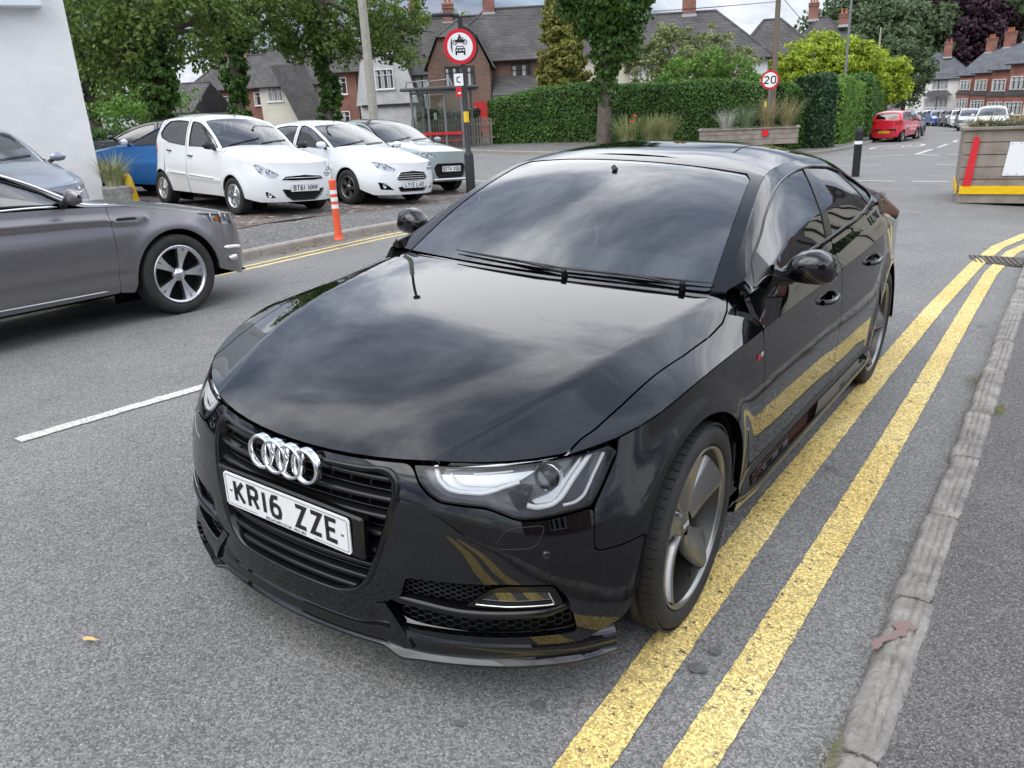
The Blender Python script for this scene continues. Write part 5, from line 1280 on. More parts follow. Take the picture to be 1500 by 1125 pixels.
        b = MB(); y = wb-.1; b.bbox((0, y, .55), (1.2, .5, .16), .06); b.bbox((0, 0, 0), (1.2, .13, .6), .06, M=Matrix.Translation((0, y+.28, .85)) @ Matrix.Rotation(R(-18), 4, 'X')); b.build('rear_bench', M_seat, car)
    # wipers
    b = MB()
    for x0, x1 in ((-.55, .02), (-.02, .58)):
        b.tube([T.pos(t/S['T'][0][3], .03+.03*k)+T.nor(t/S['T'][0][3], .05)*.012 for k, t in enumerate(np.linspace(x0, x1, 5)[::1])], .008, n=5)
    b.build('wipers', M_plastic, car)
    if F.get('aerial'): 
        p = T.pos(0, F['aerial']); b = MB(); b.cyl(p, p+np.array([0, .05, .03]), .012, .006, n=6); b.cyl(p+np.array([0, .05, .03]), p+np.array([0, .22, .16]), .003, n=5); b.build('aerial', M_plastic, car)
    return car

def car_pose(x, y, rz, kind, lift=.1):
    S = SPEC[kind]; c, s = math.cos(rz), math.sin(rz)
    w = lambda a, b_: (x+c*a-s*b_, y+s*a+c*b_)
    P = [Vector((*w(a, b_), gz(*w(a, b_))+lift)) for a, b_ in ((.72, 0), (-.72, 0), (.72, S['wb']), (-.72, S['wb']))]
    f, r_ = (P[0]+P[1])/2, (P[2]+P[3])/2; Y = (r_-f).normalized(); X = (P[0]-P[1]); X = (X-Y*(X @ Y)).normalized(); Z = X.cross(Y)
    m = Matrix.Identity(4)
    for i in range(3): m[i][0] = X[i]; m[i][1] = Y[i]; m[i][2] = Z[i]; m[i][3] = f[i]
    return m
def paint(name, col, rough=.3, metal=0., coat=.8, flake=False):
    return mat(name, col, rough, metal, .5, coat=coat, coatr=.02)
M_whitecar = paint('white_paint', (.78, .80, .81)); M_greycar = paint('metallic_grey_paint', (.20, .19, .20), .36, .75, .7); M_silver = paint('silver_paint', (.30, .33, .38), .4, .7)
M_bluecar = paint('blue_paint', (.012, .15, .42), .3, .35); M_redcar = paint('red_paint', (.55, .012, .03)); M_sage = paint('sage_grey_paint', (.28, .33, .32), .35, .25); M_navy = paint('dark_paint', (.02, .022, .028), .3)
M_spark = mat('bright_alloy', (.62, .62, .63), .28, 1.)
mini = gcar('mini', M_whitecar, car_pose(-9.01, 6.77, R(82), 'mini'), 'tall white hatchback with black door mirrors and plate BT61 NMM', F=dict(aerial=.80, lamps=[[(.685,.775),(.645,.772),(.515,.70),(.40,.624),(.463,.567),(.567,.588),(.66,.667)]], grilles=[[(0,.618),(.325,.598),(.385,.545),(.2,.53),(0,.53)], [(0,.395),(.2,.388),(.377,.406),(.31,.30),(.21,.235),(0,.235)]], fogs=[[(.607,.378),(.548,.356),(.46,.278),(.538,.268),(.59,.294)]],
       plate=(0, 0, .425, 'BT61 NMM'), bars=[1, 7], surround=[M_chrome, M_plastic], barm=[M_chrome, M_plastic], handle_m=M_plastic, strips=[('W', [(.55,.53),(1.38,.56)], .014, None), ('W', [(1.46,.56),(2.05,.58)], .014, None)]), rims=M_spark, mirror_m=M_plastic)
hatch = gcar('hatch', M_whitecar, car_pose(-8.92, 9.17, R(83), 'hatch'), 'white hatchback with tinted side windows and plate LY13 LAO', F=dict(aerial=1.0, lamps=[[(.69,.79),(.65,.775),(.517,.72),(.358,.636),(.394,.592),(.556,.613),(.65,.665)]], grilles=[[(0,.605),(.28,.58),(.365,.475),(.304,.425),(0,.42)], [(0,.33),(.336,.325),(.28,.25),(0,.25)]], fogs=[[(.66,.42),(.56,.396),(.40,.275),(.616,.283)]],
       plate=(0, 0, .365, 'LY13 LAO'), bars=[5, 3], surround=[M_chrome, M_plastic], barm=[M_satin, M_plastic]), glassm=M_tint, twin=True, rims=M_rimd)
cross = gcar('cross', M_sage, car_pose(-9.85, 11.50, R(82), 'cross'), 'sage grey small crossover with black roof and plate BT74 XSD', F=dict(lamps=[[(.38,.79),(.55,.86),(.70,.90),(.74,.87),(.60,.78),(.44,.75)]], grilles=[[(0,.635),(.36,.635),(.44,.56),(.40,.42),(.33,.35),(0,.345)]], plate=(0, 0, .53, 'BT74 XSD'), bars=[9], strips=[('W', [(.0,.33)], .0, None)][:0]), roofm=M_gloss, glassm=M_tint)
b = MB(); b.bbox((0, -.83, .315), (1.0, .06, .05), .02); b.build('skid_plate', M_satin, cross)
est = gcar('estate', M_greycar, car_pose(-5.2, 1.79, R(179), 'estate', 0.), 'metallic grey family car with bright ten spoke alloy wheels driving along the road', name='moving_car', F=dict(lamp_ax='yz', lamps=[[(-.262,.805),(-.361,.795),(-.518,.763),(-.640,.700),(-.655,.660),(-.40,.708)]], amber=-.05, grilles=[[(0,.64),(.42,.63),(.40,.57),(0,.56)], [(0,.47),(.42,.47),(.38,.28),(0,.26)]], plate=(0, 0, .52, 'BX12 LNO'),
       strips=[('G', [(.47,.945),(.60,.995),(.89,1.10),(1.212,1.245),(1.5,1.35),(1.7,1.385),(2.6,1.385)], .013, M_chrome), ('G', [(.86,.972),(1.3,.985),(2.0,1.01),(3.,1.045)], .009, M_chrome), ('W', [(.46,.835),(.38,.832),(.29,.826)], .012, M_plastic), ('W', [(.62,.30),(1.5,.31),(2.4,.33)], .007, M_satin), ('W', [(-.46,.487),(-.60,.475),(-.72,.455)], .016, M_drl), ('W', [(-.50,.385),(-.60,.38)], .030, M_reflector)]), rims=M_spark, twin=True, h=.04)
# ---------------------------------------------------------------- ground materials
def ground_mat(name, cols, scale=1., speck=(.42, .42, .40), speck_amt=.12, bump=.5, patch=(.35, .7), rough=.86, grain=95., holes=None):
    m = bpy.data.materials.new(name); m.use_nodes = True; t = m.node_tree; b = t.nodes['Principled BSDF']; b.inputs['Roughness'].default_value = rough; b.inputs['Specular IOR Level'].default_value = .35
    N = t.nodes.new; L = t.links.new
    tc = N('ShaderNodeTexCoord')
    def nz(sc, det=3, ro=.6, di=0.):
        n = N('ShaderNodeTexNoise'); n.inputs['Scale'].default_value = sc; n.inputs['Detail'].default_value = det; n.inputs['Roughness'].default_value = ro; n.inputs['Distortion'].default_value = di; L(tc.outputs['Object'], n.inputs['Vector']); return n.outputs[0]
    def vor(sc, feat='F1', out='Distance'):
        n = N('ShaderNodeTexVoronoi'); n.feature = feat; n.inputs['Scale'].default_value = sc; L(tc.outputs['Object'], n.inputs['Vector']); return n.outputs[out]
    def rp(f, a, b_, ca, cb):
        n = N('ShaderNodeValToRGB'); n.color_ramp.elements[0].position = a; n.color_ramp.elements[1].position = b_; n.color_ramp.elements[0].color = (*ca, 1); n.color_ramp.elements[1].color = (*cb, 1); L(f, n.inputs[0]); return n.outputs[0]
    def mix(f, a, b_, mode='MIX'):
        n = N('ShaderNodeMix'); n.data_type = 'RGBA'; n.blend_type = mode
        for s, v in (('Factor', f), ('A', a), ('B', b_)):
            if isinstance(v, (int, float)): n.inputs[s].default_value = v
            elif isinstance(v, tuple): n.inputs[s].default_value = (*v, 1)
            else: L(v, n.inputs[s])
        return n.outputs['Result']
    base = rp(nz(1.1, 5, .65, .3), patch[0], patch[1], cols[0], cols[1])
    vc = vor(grain, 'F1', 'Color'); sp = N('ShaderNodeSeparateColor'); L(vc, sp.inputs[0])
    # each stone of the aggregate has its own tone
    g1 = rp(sp.outputs[0], .0, 1., (.55, .55, .55), (1.5, 1.48, 1.46)); base = mix(1., base, g1, 'MULTIPLY')
    pale = rp(sp.outputs[1], 1-speck_amt-.01, 1-speck_amt+.01, (0, 0, 0), (1, 1, 1)); base = mix(pale, base, speck)
    v2 = vor(grain, 'DISTANCE_TO_EDGE'); gap = rp(v2, .0, .10, (.45, .45, .45), (1, 1, 1)); base = mix(.8, base, gap, 'MULTIPLY')
    # oil spots and darker stains
    st = rp(nz(3.2, 3, .5), .68, .76, (1, 1, 1), (.55, .53, .5)); base = mix(.8, base, st, 'MULTIPLY')
    # fine cracks
    v3 = vor(1.3, 'DISTANCE_TO_EDGE'); n4 = nz(2.3, 2); 
    L(base, b.inputs['Base Color'])
    bp = N('ShaderNodeBump'); bp.inputs['Strength'].default_value = bump; bp.inputs['Distance'].default_value = .006; L(v2, bp.inputs['Height'])
    b2 = N('ShaderNodeBump'); b2.inputs['Strength'].default_value = .25; b2.inputs['Distance'].default_value = .02; L(nz(14, 4), b2.inputs['Height']); L(bp.outputs[0], b2.inputs['Normal']); L(b2.outputs[0], b.inputs['Normal'])
    if holes:
        hc, hs, ha = holes       # worn paint: shows the tarmac (transparent) where noise is high
        tr = N('ShaderNodeBsdfTransparent'); mx = N('ShaderNodeMixShader'); h = rp(nz(hs, 6, .75), ha, ha+.03, (0, 0, 0), (1, 1, 1)); v5 = rp(v2, .0, .035, (1, 1, 1), (0, 0, 0)); hh = mix(1., h, v5, 'LIGHTEN')
        L(hh, mx.inputs[0]); L(b.outputs[0], mx.inputs[1]); L(tr.outputs[0], mx.inputs[2]); L(mx.outputs[0], t.nodes['Material Output'].inputs[0])
    return m
M_asph = ground_mat('asphalt', ((.185, .185, .182), (.232, .230, .224)), speck=(.36,.36,.35), speck_amt=.04, grain=165, bump=.55)
M_foot = ground_mat('footway_tarmac', ((.135, .128, .125), (.175, .168, .163)), speck=(.30, .29, .28), speck_amt=.15, grain=210, bump=1.)
M_park = ground_mat('forecourt_tarmac', ((.10, .097, .094), (.15, .145, .138)), grain=90)
M_brick = ground_mat('block_paving', ((.13, .105, .09), (.19, .16, .14)), grain=14, speck_amt=.05)
M_yel = ground_mat('worn_yellow_paint', ((.74, .55, .19), (.84, .67, .28)), speck=(.60, .46, .22), speck_amt=.05, bump=.2, grain=150, patch=(.42,.62), holes=(0, 38, .585), rough=.7)
M_wht = ground_mat('worn_white_paint', ((.60, .60, .56), (.72, .72, .68)), speck=(.45, .45, .42), speck_amt=.10, bump=.2, grain=150, holes=(0, 45, .61), rough=.7)
M_stone = mat('kerb_stone', (.20, .185, .17), .9, bump=(45, 1., .02), var=(9, 1, (.36, .34, .31)))
M_stone2 = mat('kerb_concrete', (.26, .235, .205), .85, bump=(30, .5, .01), var=(5, 1, (.34, .31, .27)))
def S_(o, kind='structure'): o['kind'] = kind; return o
# ---------------------------------------------------------------- road sheet to the horizon
xs = np.unique(np.r_[np.linspace(-400, -60, 12), np.arange(-60, -24, 4.), np.arange(-24, 14, .5), np.arange(14, 60, 6.), np.linspace(60, 400, 10)])
ys = np.unique(np.r_[np.linspace(-300, -30, 8), np.arange(-30, -10, 3.), np.arange(-10, 60, .5), np.arange(60, 140, 4.), np.linspace(140, 900, 14)])
b = MB(); b.grid([[(x, y, gz(x, y)) for y in ys] for x in xs], 0, True, flip=True); S_(b.build('road', M_asph))
def drape(pts, w, lift=.006, m=None, step=.25, jit=0., name='road_marking', seed=1):
    """painted strip following the ground; w width (or list)"""
    rnd = random.Random(seed); P = resample(pts, step, 0, closed=False); n = len(P); b = MB(); L, Rr = [], []
    for i in range(n):
        a, c = P[max(0, i-1)], P[min(n-1, i+1)]; d = (c-a)/np.linalg.norm(c-a); q = np.array([-d[1], d[0]])
        l, r = P[i]+q*(w/2+rnd.uniform(-jit, jit)), P[i]-q*(w/2+rnd.uniform(-jit, jit)); L.append((*l, gz(*l)+lift)); Rr.append((*r, gz(*r)+lift))
    b.grid([Rr, L], 0, False); return S_(b.build(name, m))
# double yellow lines by the black car
drape([(.955,-3.4),(.935,-1.),(.915,0),(.905,1.),(.93,3.),(.97,5.),(1.05,7.2),(1.14,8.5),(1.36,9.8),(1.75,11.2),(2.5,12.8),(3.8,14.6)], .125, m=M_yel, step=.03, jit=.0025, name='yellow_line', seed=1)
drape([(1.13,-3.4),(1.145,-1.),(1.17,0),(1.185,1.),(1.195,3.),(1.20,5.),(1.215,6.8),(1.30,8.2),(1.47,9.2),(1.85,10.6),(2.6,12.2),(4.0,14.0)], .112, m=M_yel, step=.03, jit=.0025, name='yellow_line', seed=2)
# thin pair by the far kerb
drape([(-5.95,-12),(-5.96,0),(-6.0,3.8),(-6.08,5.3),(-6.16,7.2),(-6.35,9.)], .055, m=M_yel, step=.2, jit=.003, name='yellow_line', seed=3)
drape([(-5.80,-12),(-5.81,0),(-5.85,3.8),(-5.93,5.3),(-6.01,7.2),(-6.2,9.)], .055, m=M_yel, step=.2, jit=.003, name='yellow_line', seed=4)
drape([(-2.42,-.50),(-2.32,.52),(-2.23,1.6)], .085, m=M_wht, step=.05, jit=.004, name='white_line', seed=5)
drape([(-2.0,4.6),(-1.85,6.6)], .085, m=M_wht, step=.1, jit=.004, name='white_line', seed=6)
for k, (a, c, w) in enumerate((((-2.41,16.14),(-1.36,16.62),.12), ((-1.08,16.86),(-.43,17.41),.12), ((-4.4,15.2),(-3.2,15.8),.12), ((.3,17.9),(1.3,18.5),.12), ((-5.5,22.1),(-2.68,22.25),.10), ((-1.4,22.95),(-.9,23.35),.10), ((-8.6,21.2),(-6.6,21.6),.10), ((-12.6,19.8),(-10.2,20.4),.10), ((-16.6,18.4),(-14.2,19.2),.10),
        ((-2.76,28.6),(-1.96,27.6),.16), ((-1.8,28.5),(-1.3,28.2),.16), ((-2.76,28.7),(-2.82,32.5),.16), ((-2.84,34.3),(-2.97,38.2),.14), ((-3.0,40.5),(-3.2,43.5),.14), ((-3.3,46),(-3.5,49.),.14), ((-3.7,52),(-4.1,56.),.14), ((-4.6,26.8),(-2.9,28.3),.10), ((-11.6,14.9),(-8.6,14.9),.10))):
    drape([a, c], w, m=M_wht, step=.4, jit=.004, name='white_line', seed=10+k)
# speed roundel painted on the far road
ring = [(-4.75+.95*math.cos(a), 37.0+2.6*math.sin(a)) for a in np.linspace(0, 2*math.pi, 33)]
drape(ring, .16, m=M_wht, step=.3, name='painted_roundel', seed=40)
drape([(-5.1,38.1),(-4.8,38.3),(-4.9,37.4),(-5.1,36.4),(-4.8,36.3)], .10, m=M_wht, step=.2, name='painted_roundel', seed=41)
drape([(-4.45,36.3),(-4.3,37.3),(-4.45,38.3),(-4.6,37.3),(-4.45,36.3)], .10, m=M_wht, step=.2, name='painted_roundel', seed=42)
# ---------------------------------------------------------------- right kerb and footway
def kc(s):   # kerb line face: straight then curving right
    if s <= 7.3: return (1.445+.002*s, s), (0., 1.)
    a = (s-7.3)/8.; a = min(a, 1.4); x = 1.46+8-8*math.cos(a); y = 7.3+8*math.sin(a); e = (s-7.3)-8*a
    return (x+math.sin(a)*e, y+math.cos(a)*e), (math.sin(a), math.cos(a))
jn = [-4.0,-3.1,-2.2,-1.25,-.36,.45,1.12,1.78,2.42,3.2,4.0,4.85,5.7,6.5,7.3]+[8.1+.8*k for k in range(18)]
rnd = random.Random(7)
for k in range(len(jn)-1):
    s0, s1 = jn[k]+.009, jn[k+1]-.009; near = s0 < 6; n = 34 if near else 7; b = MB(); off = rnd.uniform(-.006, .006); dz = rnd.uniform(-.004, .005); rot = rnd.uniform(-.010, .010)
    A_ = [0, .002, .008, .022, .034, .040, .046, .060, .066, .072, .086, .092, .098, .112, .124, .130]; H_ = [-.05, .030, .052, .064, .067, .055, .067, .069, .056, .069, .069, .057, .068, .064, .054, .0]
    wv = [rnd.uniform(0, 6) for _ in range(6)]; rows = []; gd = [rnd.uniform(.2, 1.3) for _ in range(3)]
    for i in range(n+1):
        t = i/n; s = s0+(s1-s0)*t; (x, y), (dx, dy) = kc(s); nx, ny = dy, -dx; ed = min(t, 1-t)*(s1-s0); e = -.014*max(0, 1-ed/.022)**2; row = []
        wb_ = .0035*math.sin(s*9+wv[0])+.0025*math.sin(s*23+wv[1]); chip = -.012*max(0, math.sin(s*3.1+wv[2])-.82)/.18
        for q, (a, h) in enumerate(zip(A_, H_)):
            gi = {5: 0, 8: 1, 11: 2}.get(q); hh = h
            if gi is not None: hh = h+(.067-h)*(1-min(1, gd[gi]*(.35+.65*abs(math.sin(s*14+wv[gi+2]))*(ed > .035))))
            j = rnd.uniform(-.0022, .0022) if near else 0; fr = 1-q/15.
            px_, py_ = x+nx*(a+off+rot*(t-.5)+wb_*fr+j), y+ny*(a+off+rot*(t-.5)+wb_*fr+j)
            row.append((px_, py_, gz(x, y)+hh+dz+(e if 0 < q < 15 else 0)+j*.8+(chip*fr*fr if q in (1, 2, 3, 4) else 0)))
        rows.append(row)
    b.grid(rows, 0, True, flip=True); m_ = len(A_); b.add(rows[0], [tuple(range(m_))], 0); b.add(rows[-1], [tuple(range(m_-1, -1, -1))], 0)
    S_(b.build('kerb', M_stone))
b = MB(); rows = []
for s in np.r_[np.arange(-14, -1, .5), np.arange(-1, 6, .1), np.arange(6, 7.3, .5), np.arange(7.3, 21, .5)]:
    (x, y), (dx, dy) = kc(s); nx, ny = dy, -dx; z = gz(x, y)+.058; row = []
    for a in (.114+rnd.uniform(-.004, .006), .16, .5, 1., 2., 4., 8., 20., 60.): row.append((x+nx*a, y+ny*a, z+.012*min(a, 3)-.006*(a < .13)))
    rows.append(row)
b.grid(rows, 0, True, flip=True); S_(b.build('footway', M_foot))
# faded red spray mark on the nearest kerb stone
b = MB(); mk_ = []
for (cx_, cy_, r_) in ((1.505,.24,.020),(1.52,.255,.014),(1.512,.205,.015),(1.498,.185,.011),(1.490,.165,.012),(1.478,.15,.012),(1.470,.135,.010),(1.462,.115,.012),(1.460,.098,.014),(1.535,.245,.010)):
    P = [(cx_+r_*1.0*math.cos(a)*(1+.25*math.sin(3*a+cx_*90)), cy_+r_*1.5*math.sin(a), gz(cx_, cy_)+.0745) for a in np.linspace(0, 2*math.pi, 15)[:-1]]; b.add(P, [tuple(range(14))])
tag(b.build('spray_mark', mat('faded_red_spray', (.24, .13, .12), .9, var=(60, 1, (.20, .165, .15)))), 'faded red spray paint mark on the nearest kerb stone', 'paint mark')
# ---------------------------------------------------------------- left kerb, forecourt
def carpark_z(x, y): return gz(x, y)+.10
def yedge(x): return 7.6+6.2*ss((-x-6.3)/2.6)+.22*max(-x-8.9, 0)
b = MB(); P = []
for x in np.r_[-6.44, np.arange(-6.9, -9.0, -.4), np.arange(-9.4, -40, -.8)]:
    ye = yedge(x); P.append([(x, y, gz(x, y)+.10*(1 if y < ye-.02 else .0)) for y in np.r_[np.linspace(-16, ye-2, 26), ye-1, ye-.5, ye]])
b.grid(P, 0, True); S_(b.build('forecourt', M_park))
b = MB(); P = []
for x in np.arange(-7.9, -30, -.6): P.append([(x, y, gz(x, y)+.105) for y in np.linspace(-6, yedge(x)-1.0, 24)])
b.grid(P, 0, True); S_(b.build('paving', M_brick))
yy = [-16, -12, -8, -4, -1.2, -.3, .6, 1.5, 2.4, 3.3, 4.2, 5.1, 6.0, 6.9, 7.45]
for a, c in zip(yy[:-1], yy[1:]):
    b = MB(); rows = []
    for y in np.linspace(a+.004, c-.004, 5):
        x = -6.30-.02*max(0, y-2); z = gz(x, y); rows.append([(x+.005, y, z-.03), (x, y, z+.085), (x-.015, y, z+.105), (x-.10, y, z+.108), (x-.135, y, z+.10), (x-.14, y, z)])
    b.grid(rows, 0, False); b.add(rows[-1], [tuple(range(6))], 0); b.add(rows[0], [tuple(range(5, -1, -1))], 0); S_(b.build('kerb', M_stone2))
# ---------------------------------------------------------------- far footway
fk = [(-60, 41), (-40, 33.5), (-30, 29.6), (-19.2, 25.6), (-14.2, 24.0), (-10.8, 24.6), (-8.2, 26.4), (-6.75, 29.), (-6.35, 32.), (-6.5, 37), (-7.0, 43), (-8.2, 52), (-10.6, 66), (-14.5, 84), (-20, 105)]
fb = [(-60, 47), (-40, 39.), (-30, 34.5), (-21.5, 30.4), (-17, 30.6), (-13.6, 31.), (-11.2, 32.3), (-9.9, 34.), (-9.2, 36.), (-9.2, 39), (-9.6, 44), (-10.8, 53), (-13.2, 67), (-17, 85), (-23, 106)]
A = resample(fk, .8, 2, closed=False); n = len(A); Bv = np.array([np.interp(np.linspace(0, 1, n), np.linspace(0, 1, len(fb)), [p[k] for p in fb]) for k in (0, 1)]).T
Lk = np.r_[0, np.cumsum(np.linalg.norm(np.diff(np.array(fk), axis=0), axis=1))]; tt = np.linspace(0, Lk[-1], n); Bv = np.array([np.interp(tt, Lk, [p[k] for p in fb]) for k in (0, 1)]).T
b = MB(); b.grid([[(*(A[i]*(1-t)+Bv[i]*t), gz(*(A[i]*(1-t)+Bv[i]*t))+.115) for t in (.03, .3, .6, 1., 1.6)] for i in range(n)], 0, True, flip=False); S_(b.build('footway', M_park))
b = MB(); b.grid([[(*(A[i]*(1-t)+Bv[i]*t), gz(*(A[i]*(1-t)+Bv[i]*t))+h) for t, h in ((0, 0), (.0, .11), (.012, .122), (.032, .122))] for i in range(n)], 0, False, flip=False); S_(b.build('kerb', M_stone2))
b = MB(); b.box((1.19, 7.52, gz(1.19, 7.52)-.004), (.50, .46, .03)); dr = tag(b.build('drain_cover', mat('cast_iron', (.06, .055, .05), .6, .6, var=(20, 1, (.11, .08, .06)))), 'rusty iron drain grating across the double yellow lines at the kerb corner', 'drain')
b = MB()
for k in range(9): b.box((1.19+(-.20+.05*k), 7.52, gz(1.19, 7.52)+.014), (.022, .40, .012), rz=.25)
b.build('grating_bars', mat('cast_iron2', (.10, .085, .07), .6, .5), dr)
# moss and litter at kerb, fallen leaf
def leaf(name, x, y, s, col, label, rz, grp=None):
    b = MB(); pts = [(0, 0), (.3, .18), (.55, .12), (.8, .30), (1.1, .10), (1.5, .16), (1.35, -.10), (1.0, -.22), (.72, -.08), (.55, -.30), (.3, -.16)]
    z = gz(x, y)+.012; b.add([(x+s*(p[0]*math.cos(rz)-p[1]*math.sin(rz)), y+s*(p[0]*math.sin(rz)+p[1]*math.cos(rz)), z+.006*((i*7) % 5)/4) for i, p in enumerate(pts)], [tuple(range(len(pts)))]); return tag(b.build(name, mat('leaf_'+label[:6], col, .8)), label, 'leaf', grp)
leaf('fallen_leaf', -.60, -1.18, .042, (.62, .40, .16), 'small pale orange dead leaf lying on the road left of the black car', .3)
leaf('fallen_leaf', 1.98, .98, .03, (.42, .16, .06), 'brown dead leaf on the dark footway by the kerb', 1.3)
M_moss = mat('moss', (.10, .13, .03), .95, bump=(60, 1, .01), var=(30, 1, (.22, .17, .09)))
rnd = random.Random(3)
for (x, y, s, lab) in ((1.45, -.40, .05, 'little tuft of moss in the nearest kerb joint'), (1.42, 3.15, .08, 'moss and leaf litter in the gutter beside the kerb stones'), (1.60, 2.5, .05, 'yellow green moss on the footway edge')):
    b = MB()
    for k in range(260):
        a, r_ = rnd.uniform(0, 6.28), rnd.uniform(0, 1)**.7*s; px_, py_ = x+r_*math.cos(a)*.6, y+r_*math.sin(a)*1.8; q = rnd.uniform(.0015, .004); z = gz(px_, py_)+(.07 if px_ > 1.45 else .0)
        b.add([(px_-q, py_, z), (px_, py_-q, z+.002), (px_+q, py_, z+.001), (px_, py_+q, z+.003), (px_, py_, z+q)], [(0, 1, 4), (1, 2, 4), (2, 3, 4), (3, 0, 4)])
    tag(b.build('moss', M_moss), lab, 'moss', kind='stuff')
# dead leaves in the far gutter
b = MB()
for k in range(420):
    y = rnd.uniform(-2, 7.4); x = -6.26-.02*max(0, y-2)+abs(rnd.gauss(0, .07)); s = rnd.uniform(.012, .03); a = rnd.uniform(0, 3.1); z = gz(x, y)+.008+rnd.uniform(0, .02)
    c, d = math.cos(a)*s, math.sin(a)*s; b.add([(x-c, y-d, z), (x+d*.6, y-c*.6, z+rnd.uniform(0, .01)), (x+c, y+d, z), (x-d*.6, y+c*.6, z+rnd.uniform(0, .012))], [(0, 1, 2, 3)])
tag(b.build('leaf_litter', mat('litter', (.22, .13, .06), .9, var=(40, 1, (.38, .26, .12)))), 'strip of brown leaf litter in the gutter of the far kerb', 'leaf litter', kind='stuff')

M_tar = mat('road_stain', (.085, .083, .08), .85, bump=(150, .6, .004), var=(70, 1, (.15, .148, .145)))
for k, (x, y, r_) in enumerate(((.72,-.62,.022),(1.03,-.22,.030),(1.045,-.12,.020),(.58,-.80,.015))):
    b = MB(); P = [(x+r_*(.7+.5*rnd.random())*math.cos(a), y+r_*(.5+.5*rnd.random())*math.sin(a)) for a in np.linspace(0, 6.28, 18)[:-1]]; b.add([(p[0], p[1], gz(*p)+.0085) for p in P], [tuple(range(17))]); S_(b.build('road_stain', M_tar))
b = MB()
for k in range(260):
    x, y = rnd.uniform(-4.5, 2.9), rnd.uniform(-1.6, 5.5); r_ = rnd.uniform(.002, .006); z = gz(x, y)+(.066 if x > 1.56 else .0)
    if 1.42 < x < 1.6: continue
    b.add([(x-r_, y, z), (x, y-r_, z), (x+r_, y, z), (x, y+r_, z), (x, y, z+r_*.9)], [(0, 1, 4), (1, 2, 4), (2, 3, 4), (3, 0, 4)])
tag(b.build('grit', mat('grit', (.30, .29, .27), .9)), 'tiny loose stones scattered over the road and footway', 'grit', kind='stuff')
# ---------------------------------------------------------------- foliage
def leaf_mat(name, c1, c2, trans=.35, c3=None):
    m = bpy.data.materials.new(name); m.use_nodes = True; t = m.node_tree; t.nodes.clear(); N = t.nodes.new; L = t.links.new
    o = N('ShaderNodeOutputMaterial'); g = N('ShaderNodeNewGeometry'); r = N('ShaderNodeValToRGB'); e = r.color_ramp.elements
    e[0].color = (*c1, 1); e[1].color = (*c2, 1); e[0].position = .1; e[1].position = .9
    if c3: q = e.new(.97); q.color = (*c3, 1)
    L(g.outputs['Random Per Island'], r.inputs[0])
    tc = N('ShaderNodeTexCoord'); nz = N('ShaderNodeTexNoise'); nz.inputs['Scale'].default_value = 1.1; L(tc.outputs['Object'], nz.inputs['Vector'])
    r2 = N('ShaderNodeMapRange'); r2.inputs['From Min'].default_value = .3; r2.inputs['From Max'].default_value = .7; r2.inputs['To Min'].default_value = .75; r2.inputs['To Max'].default_value = 1.25; L(nz.outputs[0], r2.inputs[0])
    mu = N('ShaderNodeMix'); mu.data_type = 'RGBA'; mu.blend_type = 'MULTIPLY'; mu.inputs['Factor'].default_value = 1; L(r.outputs[0], mu.inputs['A']); cc = N('ShaderNodeCombineColor'); [L(r2.outputs[0], cc.inputs[i]) for i in range(3)]; L(cc.outputs[0], mu.inputs['B'])
    p = N('ShaderNodeBsdfPrincipled'); L(mu.outputs['Result'], p.inputs['Base Color']); p.inputs['Roughness'].default_value = .55; p.inputs['Specular IOR Level'].default_value = .35
    tr = N('ShaderNodeBsdfTranslucent'); L(mu.outputs['Result'], tr.inputs[0]); mx = N('ShaderNodeMixShader'); mx.inputs[0].default_value = trans; L(p.outputs[0], mx.inputs[1]); L(tr.outputs[0], mx.inputs[2]); L(mx.outputs[0], o.inputs[0])
    return m
def leaf_mesh(C, Nn, size, seed=0, aspect=.6, jn=.7):
    """one rhombic leaf per centre C with rough normal Nn"""
    rs = np.random.RandomState(seed); n = len(C)
    d = Nn+rs.normal(0, jn, (n, 3)); d /= np.linalg.norm(d, axis=1)[:, None]+1e-9
    a = np.cross(d, rs.normal(0, 1, (n, 3))); a /= np.linalg.norm(a, axis=1)[:, None]+1e-9; b = np.cross(d, a)
    s = size*rs.uniform(.6, 1.3, n)[:, None]
    V = np.empty((n, 4, 3)); V[:, 0] = C-a*s; V[:, 1] = C-b*s*aspect; V[:, 2] = C+a*s; V[:, 3] = C+b*s*aspect
    return V.reshape(-1, 3)
def mesh_quads(name, V, m, parent=None, extra=None):
    me = bpy.data.meshes.new(name); n = len(V)//4
    me.vertices.add(len(V)); me.vertices.foreach_set('co', V.astype(np.float32).ravel()); me.loops.add(n*4); me.loops.foreach_set('vertex_index', np.arange(n*4)); me.polygons.add(n); me.polygons.foreach_set('loop_start', np.arange(0, n*4, 4)); me.update(calc_edges=True)
    me.materials.append(m); o = bpy.data.objects.new(name, me); COL.objects.link(o)
    if parent is not None: o.parent = parent
    return o
